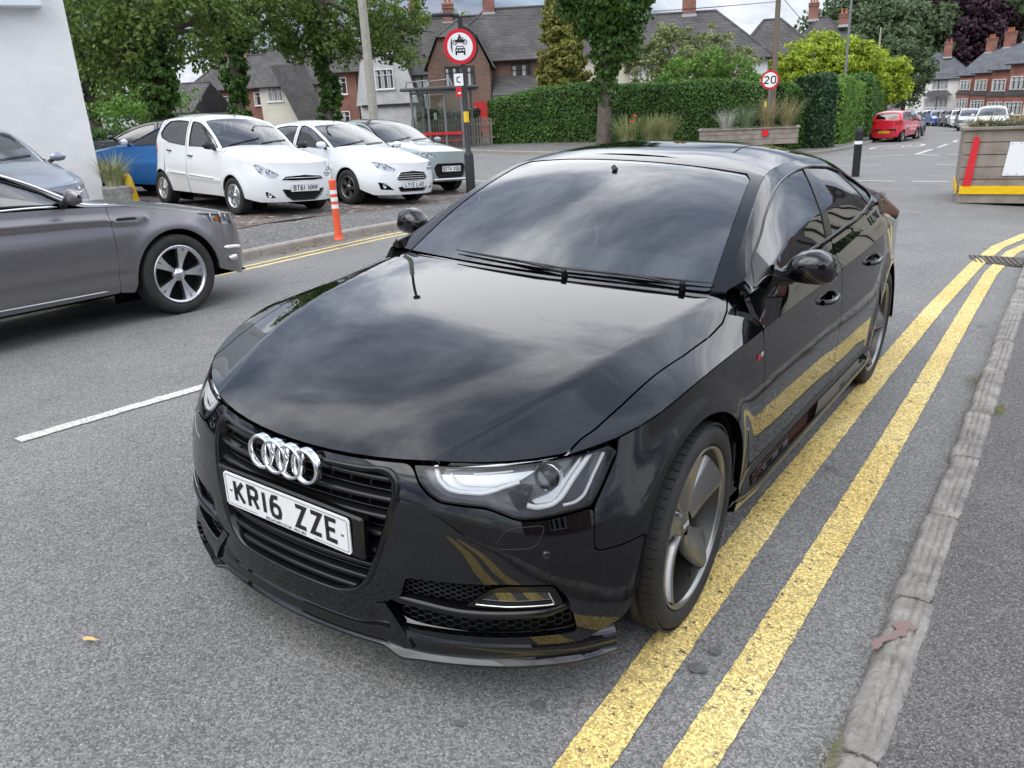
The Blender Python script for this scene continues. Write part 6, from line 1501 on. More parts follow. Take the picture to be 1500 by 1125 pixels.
def blob_leaves(blobs, dens, size, seed, shell=.55, clump=.35, nclump=None, flat=1.):
    """blobs: (x,y,z,rx,ry,rz). leaves gathered in clumps near the surface of each blob"""
    rs = np.random.RandomState(seed); Cs, Ns = [], []
    for (x, y, z, rx, ry, rz_) in blobs:
        nc = int(dens*(rx*ry*rz_)**(2/3.)); nl = nclump or 40
        d = rs.normal(0, 1, (nc, 3)); d /= np.linalg.norm(d, axis=1)[:, None]; rad = (shell+(1.04-shell)*rs.uniform(0, 1, nc)**.6)[:, None]
        cc = d*rad*[rx, ry, rz_]; r_ = clump*rs.uniform(.6, 1.3, nc)
        for c, k, dd in zip(cc, r_, d):
            q = rs.normal(0, 1, (nl, 3)); q /= np.linalg.norm(q, axis=1)[:, None]; q *= rs.uniform(.25, 1, (nl, 1))**.5*k; q[:, 2] *= .75
            Cs.append(c+q+[x, y, z]); Ns.append(q/k+dd*.6+[0, 0, .3])
    return np.vstack(Cs), np.vstack(Ns)
M_bark = mat('bark', (.09, .072, .058), .9, bump=(14, 1., .05), var=(5, 1, (.15, .13, .105)))
def tree(name, label, pos, trunk, blobs, leafm, cat='tree', dens=9., size=.10, seed=1, clump=.42, nclump=40, limbs=True, group=None, ivy=None, jn=.7, shell=.5, bark=None):
    """trunk: [(z, r, dx, dy)...]; blobs relative to pos"""
    x, y, z = pos; root = empty(name, (x, y, z), label=label, cat=cat, group=group)
    b = MB()
    if trunk:
        P = [(t[2], t[3], t[0]) for t in trunk]; b.tube(P, [t[1] for t in trunk], n=10)
        if limbs:
            rs = random.Random(seed); t0 = trunk[-1]; t1 = trunk[len(trunk)//2]
            for bl in blobs:
                st = Vector((t1[2], t1[3], t1[0]+(t0[0]-t1[0])*rs.uniform(0, 1))); en = Vector(bl[:3])+Vector((0, 0, -bl[5]*.2)); mid = (st+en)/2+Vector((rs.uniform(-.2, .2), rs.uniform(-.2, .2), -.1*(en-st).length)); r0 = trunk[-1][1]*.7
                b.tube([st, mid, en, en+(en-mid)*.4], [r0, r0*.6, r0*.35, r0*.1], n=6)
        b.build('trunk', bark or M_bark, root)
    C_, N_ = blob_leaves(blobs, dens, size, seed, clump=clump, nclump=nclump, shell=shell)
    mesh_quads('crown', leaf_mesh(C_, N_, size, seed, jn=jn), leafm, root)
    if ivy:
        C_, N_ = blob_leaves(ivy[0], ivy[1], .07, seed+5, clump=.16, nclump=24, shell=.8); mesh_quads('ivy', leaf_mesh(C_, N_, ivy[3] if len(ivy) > 3 else .07, seed+6), ivy[2], root)
    return root
def hedge(name, label, pts, w, h, leafm, size=.045, dens=340, seed=1, wob=.12, cat='hedge', zfun=None, lift=0., hw_=None):
    """clipped hedge along a path; leaves over a solid dark core"""
    rs = np.random.RandomState(seed); P = resample(pts, .4, 0, closed=False); n = len(P); root = empty(name, (P[0][0], P[0][1], gz(*P[0])+lift), label=label, cat=cat); o0 = np.array(root.location)
    prof = [(-.5, 0.), (-.5, .3), (-.5, .7), (-.47, .92), (-.36, 1.), (0, 1.02), (.36, 1.), (.47, .92), (.5, .7), (.5, .3), (.5, 0.)]
    hh = [h*(1+wob*.5*(math.sin(i*.37+seed)+.6*math.sin(i*1.1+seed*2))) for i in range(n)] if hw_ is None else list(np.interp(np.linspace(0, 1, n), np.linspace(0, 1, len(hw_)), hw_))
    rows = []
    for i in range(n):
        a, c = P[max(0, i-1)], P[min(n-1, i+1)]; d = (c-a)/np.linalg.norm(c-a); q = np.array([-d[1], d[0]]); zb = gz(*P[i])+lift
        rows.append([np.array([*(P[i]+q*w*s), zb+hh[i]*t]) for s, t in prof])
    R_ = np.array(rows)-o0
    cen = R_.mean(axis=1, keepdims=True); core = cen+(R_-cen)*[.86, .86, .93]; core[:, 0, 2] = R_[:, 0, 2]; core[:, -1, 2] = R_[:, -1, 2]
    b = MB(); b.grid(core.tolist(), 0, True); b.add(core[0].tolist(), [tuple(range(len(prof)))]); b.add(core[-1].tolist(), [tuple(range(len(prof)-1, -1, -1))]); b.build('dark_core', mat('hedge_core', (.012, .018, .008), .95), root)  # closed near-black body filling the hedge behind its leaf layer
    Cs, Ns = [], []
    caps = [(R_[0], -1), (R_[-1], 1)]
    for i in range(n-1):
        for j in range(len(prof)-1):
            A_, B_, C2, D_ = R_[i, j], R_[i+1, j], R_[i+1, j+1], R_[i, j+1]; ar = np.linalg.norm(np.cross(B_-A_, D_-A_)); k = rs.poisson(ar*dens)
            if k == 0: continue
            u, v = rs.uniform(0, 1, (2, k, 1)); p = A_*(1-u)*(1-v)+B_*u*(1-v)+C2*u*v+D_*(1-u)*v; nn = np.cross(D_-A_, B_-A_); nn /= np.linalg.norm(nn)+1e-9
            bump_ = np.sin(p[:, :1]*2.1+seed)*np.sin(p[:, 1:2]*2.7)*np.sin(p[:, 2:]*3.1)*wob*.35; Cs.append(p+nn*(rs.normal(0, .035, (k, 1))+bump_+.03)); Ns.append(np.repeat([nn], k, 0))
    for ring_, sg in caps:
        c0 = ring_.mean(0); d = (P[1]-P[0]) if sg < 0 else (P[-1]-P[-2]); d = np.array([*d, 0])/np.linalg.norm(d)*sg; k = int(w*h*dens)
        u = rs.uniform(-.48, .48, k); v = rs.uniform(0, 1, k); q = ring_[-1]-ring_[0]; p = ring_[0]+q*(u[:, None]+.5); p = p+np.array([0, 0, 1])*(v*(c0[2]-ring_[0][2])*1.6)[:, None]; Cs.append(p+d*rs.normal(.02, .04, (k, 1))); Ns.append(np.repeat([d], k, 0))
    C_, N_ = np.vstack(Cs), np.vstack(Ns); mesh_quads('leaves', leaf_mesh(C_, N_, size, seed, jn=.55), leafm, root)
    return root
def blades(name, label, x, y, z, r, h, n, m, cat='plant', seed=1, w=.012, group=None, lean=.5, tips=None):
    rs = random.Random(seed); b = MB()
    for k in range(n):
        a = rs.uniform(0, 6.283); r0 = r*.35*rs.random()**.5; hh = h*rs.uniform(.5, 1.1); ln = lean*rs.uniform(.1, 1.); px_, py_ = r0*math.cos(a), r0*math.sin(a); pts = []
        for i in range(5): t = i/4.; pts.append(Vector((px_+math.cos(a)*ln*hh*t*t, py_+math.sin(a)*ln*hh*t*t, hh*(t-.25*ln*t*t))))
        sd = Vector((-math.sin(a), math.cos(a), 0))*w
        b.grid([[p-sd*(1-i/4.5) for i, p in enumerate(pts)], [p+sd*(1-i/4.5) for i, p in enumerate(pts)]], 0, False)
    o = b.build(name, m); o.location = (x, y, z); return tag(o, label, cat, group)
# ---------------------------------------------------------------- surveyed positions: bearing, elevation and ground distance from the camera spot
_cw = cam.matrix_world.translation.copy(); _R3 = cam.matrix_world.to_3x3()
def sv(px, py, D):
    d = _R3 @ Vector(((px-750)/1172.4, -(py-562.5)/1172.4, -1)); h = math.hypot(d.x, d.y); return _cw+d*(D/h)
def svg(px, D):
    p = sv(px, 185.47-.0514*px, D); return p.x, p.y
# ---------------------------------------------------------------- houses
def wall_mat(name, kind, c1, c2, mortar=(.30, .28, .25), scale=1.):
    m = bpy.data.materials.new(name); m.use_nodes = True; t = m.node_tree; b = t.nodes['Principled BSDF']; b.inputs['Roughness'].default_value = .88; N = t.nodes.new; L = t.links.new
    tc = N('ShaderNodeTexCoord'); g = N('ShaderNodeNewGeometry'); sp = N('ShaderNodeSeparateXYZ'); L(tc.outputs['Object'], sp.inputs[0])
    ad = N('ShaderNodeMath'); ad.operation = 'ADD'; L(sp.outputs[0], ad.inputs[0]); L(sp.outputs[1], ad.inputs[1]); cb = N('ShaderNodeCombineXYZ'); L(ad.outputs[0], cb.inputs[0]); L(sp.outputs[2], cb.inputs[1])
    br = N('ShaderNodeTexBrick'); L(cb.outputs[0], br.inputs[0]); br.inputs['Color1'].default_value = (*c1, 1); br.inputs['Color2'].default_value = (*c2, 1); br.inputs['Mortar'].default_value = (*mortar, 1)
    if kind == 'brick': br.inputs['Scale'].default_value = 1.; br.inputs['Brick Width'].default_value = .225; br.inputs['Row Height'].default_value = .075; br.inputs['Mortar Size'].default_value = .008
    else: br.inputs['Scale'].default_value = 1.; br.inputs['Brick Width'].default_value = .28; br.inputs['Row Height'].default_value = .20; br.inputs['Mortar Size'].default_value = .008
    nz = N('ShaderNodeTexNoise'); nz.inputs['Scale'].default_value = .8; nz.inputs['Detail'].default_value = 8; L(tc.outputs['Object'], nz.inputs['Vector'])
    mr = N('ShaderNodeMapRange'); mr.inputs['From Min'].default_value = .3; mr.inputs['From Max'].default_value = .7; mr.inputs['To Min'].default_value = .72; mr.inputs['To Max'].default_value = 1.2; L(nz.outputs[0], mr.inputs[0])
    cc = N('ShaderNodeCombineColor'); [L(mr.outputs[0], cc.inputs[i]) for i in range(3)]; mu = N('ShaderNodeMix'); mu.data_type = 'RGBA'; mu.blend_type = 'MULTIPLY'; mu.inputs['Factor'].default_value = 1; L(br.outputs[0], mu.inputs['A']); L(cc.outputs[0], mu.inputs['B']); L(mu.outputs['Result'], b.inputs['Base Color'])
    bp = N('ShaderNodeBump'); bp.inputs['Strength'].default_value = .6; bp.inputs['Distance'].default_value = .02; L(br.outputs['Fac'], bp.inputs['Height']); bp.invert = True; L(bp.outputs[0], b.inputs['Normal'])
    return m
M_bk = wall_mat('brown_brick', 'brick', (.20, .085, .05), (.13, .06, .04)); M_bk2 = wall_mat('red_brick', 'brick', (.33, .10, .06), (.24, .075, .05)); M_slate = wall_mat('roof_tiles', 'tile', (.105, .098, .095), (.075, .070, .070), (.03, .03, .03)); M_slate2 = wall_mat('blue_slates', 'tile', (.13, .135, .15), (.10, .105, .12), (.05, .05, .05))
M_render = mat('cream_render', (.60, .56, .46), .9, bump=(25, .6, .02), var=(.7, 1, (.68, .64, .54))); M_pebble = mat('grey_pebbledash', (.48, .48, .47), .95, bump=(30, 1., .04), var=(2, 1, (.60, .60, .59))); M_whiter = mat('white_render', (.74, .74, .72), .85, bump=(8, .25, .02), var=(.8, 1, (.80, .80, .79)))
M_upvc = mat('white_frame', (.75, .75, .74), .4); M_brownf = mat('dark_frame', (.03, .022, .018), .5); M_pane = mat('window_pane', (.05, .06, .07), .05, 0, .9, coat=.6); M_curt = mat('net_curtain', (.45, .45, .43), .9); M_black_t = mat('black_timber', (.012, .012, .012), .6); M_pot = mat('chimney_pot', (.42, .15, .07), .8)
M_lead = mat('lead_flashing', (.40, .42, .45), .5); M_gut = mat('gutter_black', (.02, .02, .02), .5)
def window(par, M, w, h, nx=2, fm=None, top=True, curt=True):
    """M maps (x right, y out of the wall, z up) with origin at the window's lower left"""
    fm = fm or M_upvc; b = MB(); t = .06
    for c, d in (((w/2, .02, t/2), (w, .09, t)), ((w/2, .02, h-t/2), (w, .09, t)), ((t/2, .02, h/2), (t, .09, h-2*t)), ((w-t/2, .02, h/2), (t, .09, h-2*t))): b.box(c, d, M=M)
    for k in range(1, nx): b.box((w*k/nx, .02, h/2), (t*.8, .085, h-2*t), M=M)
    if top: b.box((w/2, .021, h*.70), (w-2*t, .082, t*.6), M=M)
    b.box((w/2, .06, -.03), (w+.12, .16, .06), M=M)
    f = b.build('window', fm, par); p = MB(); p.box((w/2, -.01, h/2), (w-.08, .02, h-.08), M=M); p.build('pane', M_pane, f)
    if curt:
        c = MB(); rnd_ = random.Random(int(w*1000+h*77)); 
        for k in range(nx): cw_ = (w/nx)*.34; c.box((w*k/nx+t+cw_/2, .004, h*.48), (cw_, .012, h*.82), M=M)
        c.build('curtain', M_curt, f)
    return f
def chimney(par, x, y, z0, h, w=.75, d=.55, pots=2, m=None):
    b = MB(); b.box((x, y, z0+h/2), (w, d, h)); b.box((x, y, z0+h-.28), (w+.12, d+.12, .10)); b.box((x, y, z0+h-.06), (w+.10, d+.10, .12)); c = b.build('chimney', m or M_bk2, par); q = MB()
    for k in range(pots): px_ = x+(k-(pots-1)/2)*w/max(pots, 1)*.9; q.lathe([(.13, 0), (.11, .05), (.10, .38), (.13, .42), (.10, .44), (.08, .40), (.0, .36)], c=(px_, y, z0+h), n=10)
    q.build('chimney_pot', M_pot, c); l = MB(); l.box((x, y, z0+.18), (w+.1, d+.16, .22)); l.build('flashing', M_lead, c); return c
def roof_mesh(L, D, ev, rd, kind='gable', over=.35, x0=0., hipl=None, hipr=None, th=.12):
    """pitched roof, ridge along x. hipl/hipr: hip run at the left/right end (0 gable)"""
    hl = hipl if hipl is not None else (D/2 if kind == 'hip' else 0); hr = hipr if hipr is not None else (D/2 if kind == 'hip' else 0)
    a, c = -over+x0, L+over+x0; s = (rd-ev)/(D/2); e = ev-over*s; yl, yh = -over, D+over; b = MB()
    P = [(a, yl, e), (c, yl, e), (c, yh, e), (a, yh, e), (a+hl+(0 if hl == 0 else over*.0), D/2, rd), (c-hr, D/2, rd)]
    F = [(0, 1, 5, 4), (2, 3, 4, 5), (1, 2, 5), (3, 0, 4)]
    b.add(P, F, 0); b.add([(p[0], p[1], p[2]-th) for p in P], [f[::-1] for f in F], 0)
    for i, j in ((0, 1), (1, 2), (2, 3), (3, 0)): b.add([P[i], P[j], (P[j][0], P[j][1], P[j][2]-th), (P[i][0], P[i][1], P[i][2]-th)], [(3, 2, 1, 0)], 0)
    # ridge tiles
    b.tube([P[4], P[5]], .10, n=6)
    if hl: b.tube([P[0], P[4]], .09, n=5); b.tube([P[3], P[4]], .09, n=5)
    if hr: b.tube([P[1], P[5]], .09, n=5); b.tube([P[2], P[5]], .09, n=5)
    return b
def gable_tri(b, x, D, ev, rd, mi=0, t=.25, sg=1): b.prism([(0.02, ev), (D-.02, ev), (D/2, rd-.06)], x, x+t*sg, mi, ax='x')
def house(name, label, pos, ang, L, D, ev, rd, wm, rm, kind='gable', hipl=None, hipr=None, chim=(), wins=(), cat='house', group=None, fm=None, gm=None, gutter=True, base=None):
    h = empty(name, pos, ang, label, cat, group); b = MB(); b.box((L/2, D/2, ev/2-.5), (L, D, ev+1.0))
    if kind == 'gable' or hipl == 0: gable_tri(b, .001, D, ev, rd)
    if kind == 'gable' or hipr == 0: gable_tri(b, L-.001, D, ev, rd, sg=-1)
    b.build('wall', wm, h); rf = roof_mesh(L, D, ev, rd, kind, hipl=hipl, hipr=hipr).build('roof', rm, h)
    if base: q = MB(); q.box((L/2, D/2, base[0]/2-.5), (L+.06, D+.06, base[0]+1.)); q.build('lower_wall', base[1], h)
    for c in chim: chimney(rf, *c)
    if gutter:
        e = ev-.35*(rd-ev)/(D/2); g = MB(); g.tube([(-.35, -.42, e-.04), (L+.35, -.42, e-.04)], .06, n=6); g.cyl((L*.48, -.06, e-.1), (L*.48, -.06, .0), .04, n=6); g.build('gutter', M_gut, h)
    for fc, s, z, w, hh, nx in wins:
        if fc == 'f': M = Matrix.Translation((s, 0, z)) @ Matrix.Scale(-1, 4, (0, 1, 0))
        elif fc == 'r': M = Matrix.Translation((L, s, z)) @ Matrix.Rotation(R(90), 4, 'Z') @ Matrix.Scale(-1, 4, (0, 1, 0))
        else: M = Matrix.Translation((0, s+w, z)) @ Matrix.Rotation(R(-90), 4, 'Z') @ Matrix.Scale(-1, 4, (0, 1, 0))
        window(h, M, w, hh, nx, fm)
    return h
def at(px, D, dz=0.): x, y = svg(px, D); return (x, y, gz(x, y)+dz)
A0 = R(33)
# brick and cream pair behind the hedge
x, y, z = at(640, 58); hE = house('brick_house', 'long brown brick house with a tiled roof and dark framed windows behind the bus shelter', (x, y, z), A0-R(2), 13.2, 7.4, 4.9, 8.1, M_bk, M_slate, hipl=None, kind='hip', hipr=2.2, chim=((3.6, 3.7, 7.6, 1.9, .8, .6, 2), (9.7, 3.7, 7.6, 1.9, .8, .6, 2)),
    wins=(('f', 5.2, 3.0, 1.3, 1.35, 2), ('f', 4.9, .8, 2.2, 1.4, 3), ('f', 9.6, 3.0, 1.6, 1.35, 3)), fm=M_brownf)
b = MB(); b.box((10.6, -.04, 2.0), (5.1, .10, 5.5)); b.build('render_panel', M_render, hE)
# front gabled wing
g = MB(); g.box((1.9, -1.1, 1.9), (4.0, 2.4, 4.8)); g.prism([(-.1, 4.3), (3.9, 4.3), (3.1, 6.0), (.7, 6.0)], -2.3, -2.0, ax='y'); g.build('gable_wing', M_bk, hE)
r_ = MB(); P = [(-.35, -2.6, 4.1), (.62, -2.6, 6.05), (3.2, -2.6, 6.05), (4.2, -2.6, 4.1), (1.9, -1.2, 7.1), (1.9, 3.0, 7.1), (-.35, 2.0, 4.1), (4.2, 2.0, 4.1), (.62, 2., 6.05), (3.2, 2., 6.05)]
r_.add(P, [(0, 1, 8, 6), (1, 4, 5, 8), (1, 2, 4), (2, 9, 5, 4), (2, 3, 7, 9)], 0); r_.tube([P[4], P[5]], .1, n=5); r_.tube([P[1], P[4]], .08, n=5); r_.tube([P[2], P[4]], .08, n=5); r_.build('wing_roof', M_slate, hE)
window(hE, Matrix.Translation((1.0, -2.31, 3.0)) @ Matrix.Scale(-1, 4, (0, 1, 0)), 1.9, 1.3, 4, M_brownf); b = MB(); b.box((3.2, -2.34, 1.0), (.9, .08, 2.1)); b.build('front_door', mat('red_door', (.50, .02, .03), .35), hE)
b = MB(); P = [(4.0, -2.6, 2.4), (8.6, -2.6, 2.4), (8.6, 0, 3.6), (4.0, 0, 3.6)]; b.add(P, [(0, 1, 2, 3)]); b.box((6.3, -2.5, 2.3), (4.6, .15, .2)); b.build('porch_roof', M_slate, hE)
# pebble-dashed gable house
x, y, z = at(541, 61); hD = house('pebbledash_house', 'pale pebbledash house with a tall pointed gable and slate grey side', (x, y, z), A0-R(3), 8.2, 7.0, 4.4, 7.9, M_whiter, M_slate, chim=((3.2, 3.5, 7.3, 1.7, .7, .6, 2), (5.6, 3.5, 7.3, 1.5, .7, .6, 2)), wins=(('f', 5.2, 3.1, 1.9, 1.35, 3), ('f', 5.2, .6, 1.9, 1.3, 3)))
g = MB(); g.prism([(-.6, 2.2), (3.8, 2.2), (3.0, 5.2), (1.2, 8.0), (.0, 5.2)], -1.2, -.9, ax='y'); g.box((1.6, -.55, 1.0), (3.9, 1.1, 2.6)); g.build('front_gable', M_pebble, hD); g = MB(); g.add([(3.02, -1.25, 5.2), (3.95, -1.25, 2.0), (3.95, 2., 2.0), (3.02, 2., 5.2)], [(0, 1, 2, 3)]); g.add([(1.2, -1.4, 8.1), (3.1, -1.4, 5.1), (3.1, 3.5, 5.1), (1.2, 3.5, 8.1)], [(0, 1, 2, 3)]); g.add([(1.2, -1.4, 8.1), (-.1, -1.4, 5.1), (-.1, 3.5, 5.1), (1.2, 3.5, 8.1)], [(3, 2, 1, 0)]); g.build('gable_slates', M_slate, hD)
window(hD, Matrix.Translation((.9, -1.21, 3.2)) @ Matrix.Scale(-1, 4, (0, 1, 0)), 1.3, 1.3, 3); b = MB(); b.box((2.0, -1.24, 2.15), (4.4, .08, .16)); b.build('timber_band', M_black_t, hD); b = MB(); b.box((1.2, -1.22, 6.1), (.14, .04, .4)); b.build('gable_plaque', M_redcar, hD)
# brick house behind the lamp column
x, y, z = at(478, 66); house('brick_house', 'red brick house with white windows just right of the ivy clad trunk', (x, y, z), A0-R(3), 5.4, 7.0, 4.9, 7.2, M_bk2, M_slate, kind='hip', hipl=3.2, hipr=1.2, chim=((3.6, 3.5, 6.8, 1.8, .7, .6, 2),), wins=(('f', .5, 3.1, 1.3, 1.2, 2), ('f', 3.4, 3.1, 1.3, 1.2, 2), ('f', .5, .7, 1.3, 1.2, 2), ('f', 3.4, .7, 1.5, 1.2, 2)))
# cream house with long sloping roof
x, y, z = at(385, 72); hB = house('cream_house', 'cream rendered house with a long dark roof sweeping low in the middle', (x, y, z), A0-R(6), 9.4, 7.4, 4.3, 7.0, M_render, M_slate, chim=((1.6, 3.7, 6.6, 1.6, .7, .6, 2), (4.6, 3.7, 6.6, 1.6, .7, .6, 2)), wins=(('f', .6, 2.9, 1.3, 1.1, 3), ('f', 6.2, 2.9, .9, 1.1, 2), ('f', 7.6, 2.9, .9, 1.1, 2), ('f', 6.4, .5, 1.3, 1.2, 2)))
g = MB(); g.add([(1.3, -.35, 5.6), (3.6, -1.3, 1.0), (5.9, -1.3, 1.0), (4.2, -.35, 5.6)], [(0, 1, 2, 3)]); g.build('catslide_roof', M_slate, hB)
x, y, z = at(283, 80); house('brick_house', 'small red brick house with grey roof glimpsed between the two ivy trunks', (x, y, z), A0-R(8), 8.0, 7.0, 4.4, 7.0, M_bk2, M_slate, kind='hip', hipl=2.5, hipr=2.5, chim=((1.8, 3.5, 6.6, 1.6, .7, .6, 2), (3.9, 3.5, 6.6, 1.6, .7, .6, 2)), wins=(('f', .8, 2.7, 1.1, 1.1, 2), ('f', 3.0, 2.7, 1.1, .9, 2), ('f', 6.0, 2.7, 1.2, 1.1, 2), ('f', 3.0, .5, 1.3, 1.2, 2)))
x, y, z = at(198, 74); house('white_house', 'low house with a dark roof seen through the trees at the left', (x, y, z), A0-R(10), 5.0, 6.0, 2.6, 4.6, M_whiter, M_slate, wins=(('f', 1., .9, 1.2, 1.1, 2),))
# large house behind the shrubs
x, y, z = at(925, 52); house('grey_roofed_house', 'house with a wide grey tiled roof and tall chimney behind the pale green shrub', (x, y, z), A0+R(-6), 7.9, 7.6, 4.0, 6.7, M_whiter, M_slate, kind='hip', hipl=1.5, hipr=3.0, chim=((3.6, 3.8, 6.3, 1.9, .8, .6, 2),), wins=(('f', 5.4, 2.2, 1.3, 1.2, 2),))
x, y, z = at(1078, 58); house('grey_roofed_house', 'smaller white walled house with a hipped grey roof left of the wooden pole', (x, y, z), A0+R(-10), 5.2, 6.5, 4.0, 6.4, M_whiter, M_slate, kind='hip', hipl=2.2, hipr=2.6, wins=(('f', 2.6, 2.3, 1.2, 1.2, 2),))
x, y, z = at(1160, 90); house('far_house', 'dark roofed house with clustered chimneys peeping over the lime green tree', (x, y, z), A0+R(-10), 6.0, 6.0, 6.0, 8.6, M_bk, M_slate, kind='hip', chim=((2., 3., 8.2, 1.8, .9, .6, 3), (4.6, 1.2, 7.4, 1.3, .8, .6, 2)))
# far street on the right
x, y, z = at(1330, 146); hw_ = house('white_house', 'white rendered house with hipped slate roof at the bend of the far street', (x, y, z), R(10), 9.0, 9.0, 5.0, 8.6, M_whiter, M_slate2, kind='hip', hipl=4.0, hipr=4.2, chim=((5.2, 3.4, 7.6, 2.4, 1.1, .8, 2),), wins=(('f', 3.4, 3.2, 2.2, 1.5, 4), ('f', 2.6, .6, 3.2, 1.3, 5), ('f', .3, .6, 1.0, 1.3, 2)))
b = MB(); b.add([(2.2, -1.0, 2.3), (6.4, -1.0, 2.3), (5.6, 0, 3.0), (3.0, 0, 3.0)], [(0, 1, 2, 3)]); b.build('bay_roof', M_slate, hw_)
row = [(1406, 141, 'red brick terrace house with a white bay next to the white rendered house', 5.4), (1428, 129, 'red brick terrace house with white upper bay window third from the bend', 5.6), (1453, 117, 'terrace house with pale lintels behind the wooden planter', 5.8), (1479, 105, 'nearer terrace house with a dark pointed gable dormer at the right edge', 6.0), (1508, 94, 'terrace house half cut by the right edge of the picture', 6.4)]
for i, (px_, D_, lab, ev_) in enumerate(row):
    x, y, z = at(px_, D_); hh = house('terrace_house', lab, (x, y, z), R(-42), 7.2 if i < 4 else 9, 8.5, ev_+.2, ev_+3.2, M_bk2, M_slate2, hipl=0, hipr=0, chim=((.6, 4.2, ev_+2.7, 2.2, 1.2, .8, 3),), wins=(('f', 1.0, 3.4, 2.0, 1.5, 3), ('f', 4.6, 3.4, 1.0, 1.6, 2), ('f', 4.6, .5, 1.0, 1.6, 1)), group=None)
    b = MB(); b.box((2.0, -.45, 1.3), (2.6, .9, 3.0)); b.box((2.0, -.46, 4.0), (2.3, .5, 1.8)); by = b.build('bay', M_bk2, hh); b = MB(); b.prism([(.5, 2.8), (3.5, 2.8), (2.9, 3.4), (1.1, 3.4)], -1.0, .0, ax='y'); b.build('bay_roof', M_slate, by); b = MB(); [window(hh, Matrix.Translation((.9, -.91, .9)) @ Matrix.Scale(-1, 4, (0, 1, 0)), 2.2, 1.3, 4), window(hh, Matrix.Translation((1.05, -.72, 3.4)) @ Matrix.Scale(-1, 4, (0, 1, 0)), 1.9, 1.3, 3)]
# white building at the left edge, with its fascia lettering
pA = sv(147, 258, 16.6); pz = gz(pA.x, pA.y)+.1; dirL = Vector((math.sin(R(-66)), math.cos(R(-66)), 0)); tx = Vector((dirL.y, -dirL.x, 0))   # tx points right along the wall
wb_ = empty('white_building', (pA.x, pA.y, pz), math.atan2(tx.y, tx.x), 'white rendered building with a projecting fascia board at the left edge of the picture', 'building')
b = MB(); b.box((-5, 2.0, 1.5), (10, 4.0, 7.0)); b.build('wall', mat('white_masonry', (.84, .84, .84), .9, bump=(3, .4, .05), var=(1.2, 1, (.76, .76, .755))), wb_)
b = MB(); b.box((-5.09, -.14, 3.17+.75), (9.5, .30, 1.45), bev=.015); fb_ = b.build('fascia', mat('fascia_pale', (.70, .76, .78), .5), wb_)
V, F = text_mb('4 1197', .245, .004, bold=.004); b = MB(); b.add([(v[0]*.95-1.50, -.294, v[1]+3.42+.02) if False else (v[0]*.95-1.50, -.296+v[2], v[1]+3.44) for v in V], F, 0); b.build('fascia_lettering', M_ink, fb_)
# houses across the pavement on the near right, the ones mirrored in the side windows
hh = house('cream_house', 'cream house with black gable timbers across the junction, mirrored in the car windows', (4.6, 31.0, -1.1), R(-4), 9.0, 8.0, 5.0, 8.4, M_render, M_slate, chim=((6.6, 4.0, 7.8, 1.8, .8, .6, 2),), wins=(('f', 1.2, 3.1, 2.2, 1.3, 3), ('f', 5.6, 3.1, 2.2, 1.3, 3), ('f', 1.2, .7, 2.2, 1.4, 3), ('f', 5.6, .7, 1.2, 2.0, 1)))
b = MB(); b.prism([(1.0, 5.0), (6.0, 5.0), (3.5, 7.8)], -.5, -.1, ax='y'); b.build('front_gable', M_render, hh); b = MB()
for k in range(6): b.box((1.6+.75*k, -.55, 5.6+.3*(2.5-abs(k-2.5))), (.16, .08, 1.2+.6*(2.5-abs(k-2.5))))
b.box((3.5, -.56, 5.05), (5.2, .1, .22)); b.build('gable_timbers', M_black_t, hh)
house('brick_house', 'red brick house next to the cream one with black gable timbers', (14.6, 31.4, -1.1), R(-8), 8.6, 8.0, 5.0, 8.0, M_bk2, M_slate, chim=((1.2, 4.0, 7.4, 1.8, .8, .6, 2),), wins=(('f', 1.2, 3.1, 2.0, 1.3, 3), ('f', 5.2, 3.1, 2.0, 1.3, 3), ('f', 1.2, .7, 2.4, 1.5, 3)))
house('brick_house', 'brown brick house standing behind the photographer to the right', (12.0, -5.5, .2), R(-90), 8.6, 8.0, 5.0, 8.0, M_bk, M_slate, chim=((1.2, 4.0, 7.4, 1.8, .8, .6, 2),), wins=(('f', 1.2, 3.1, 2.0, 1.3, 3), ('f', 5.2, 3.1, 2.0, 1.3, 3), ('f', 1.2, .7, 2.4, 1.5, 3)))
house('brick_house', 'brown brick house standing down the road behind the photographer', (-3.0, -26, .5), R(0)+math.pi, 16, 8.0, 5.0, 8.0, M_bk2, M_slate, chim=((1.2, 4.0, 7.4, 1.8, .8, .6, 2),), wins=(('f', 1.2, 3.1, 2.0, 1.3, 3), ('f', 6.2, 3.1, 2.0, 1.3, 3), ('f', 11.2, 3.1, 2.0, 1.5, 3)))
L_ivy = leaf_mat('ivy_leaf', (.035, .09, .018), (.11, .20, .04)); L_lime = leaf_mat('lime_tree_leaf', (.05, .10, .02), (.20, .28, .06), .45); L_hedge = leaf_mat('privet_leaf', (.045, .12, .026), (.13, .24, .05)); L_gold = leaf_mat('golden_yew_leaf', (.10, .12, .02), (.30, .30, .06), .3, (.30, .22, .07))
L_olive = leaf_mat('pale_shrub_leaf', (.11, .15, .045), (.32, .36, .15), .35, (.40, .38, .22)); L_bright = leaf_mat('bright_privet_leaf', (.07, .17, .025), (.21, .36, .06)); L_acid = leaf_mat('robinia_leaf', (.17, .26, .02), (.50, .58, .06), .45); L_far = leaf_mat('far_tree_leaf', (.035, .065, .025), (.09, .14, .05), .3); L_pale = leaf_mat('willow_leaf', (.06, .095, .04), (.13, .18, .08), .3); L_purple = leaf_mat('copper_beech_leaf', (.018, .008, .014), (.060, .022, .040), .25)
L_laurel = leaf_mat('laurel_leaf', (.02, .06, .025), (.06, .12, .05))
def base(px, D): x, y = svg(px, D); return (x, y, gz(x, y))
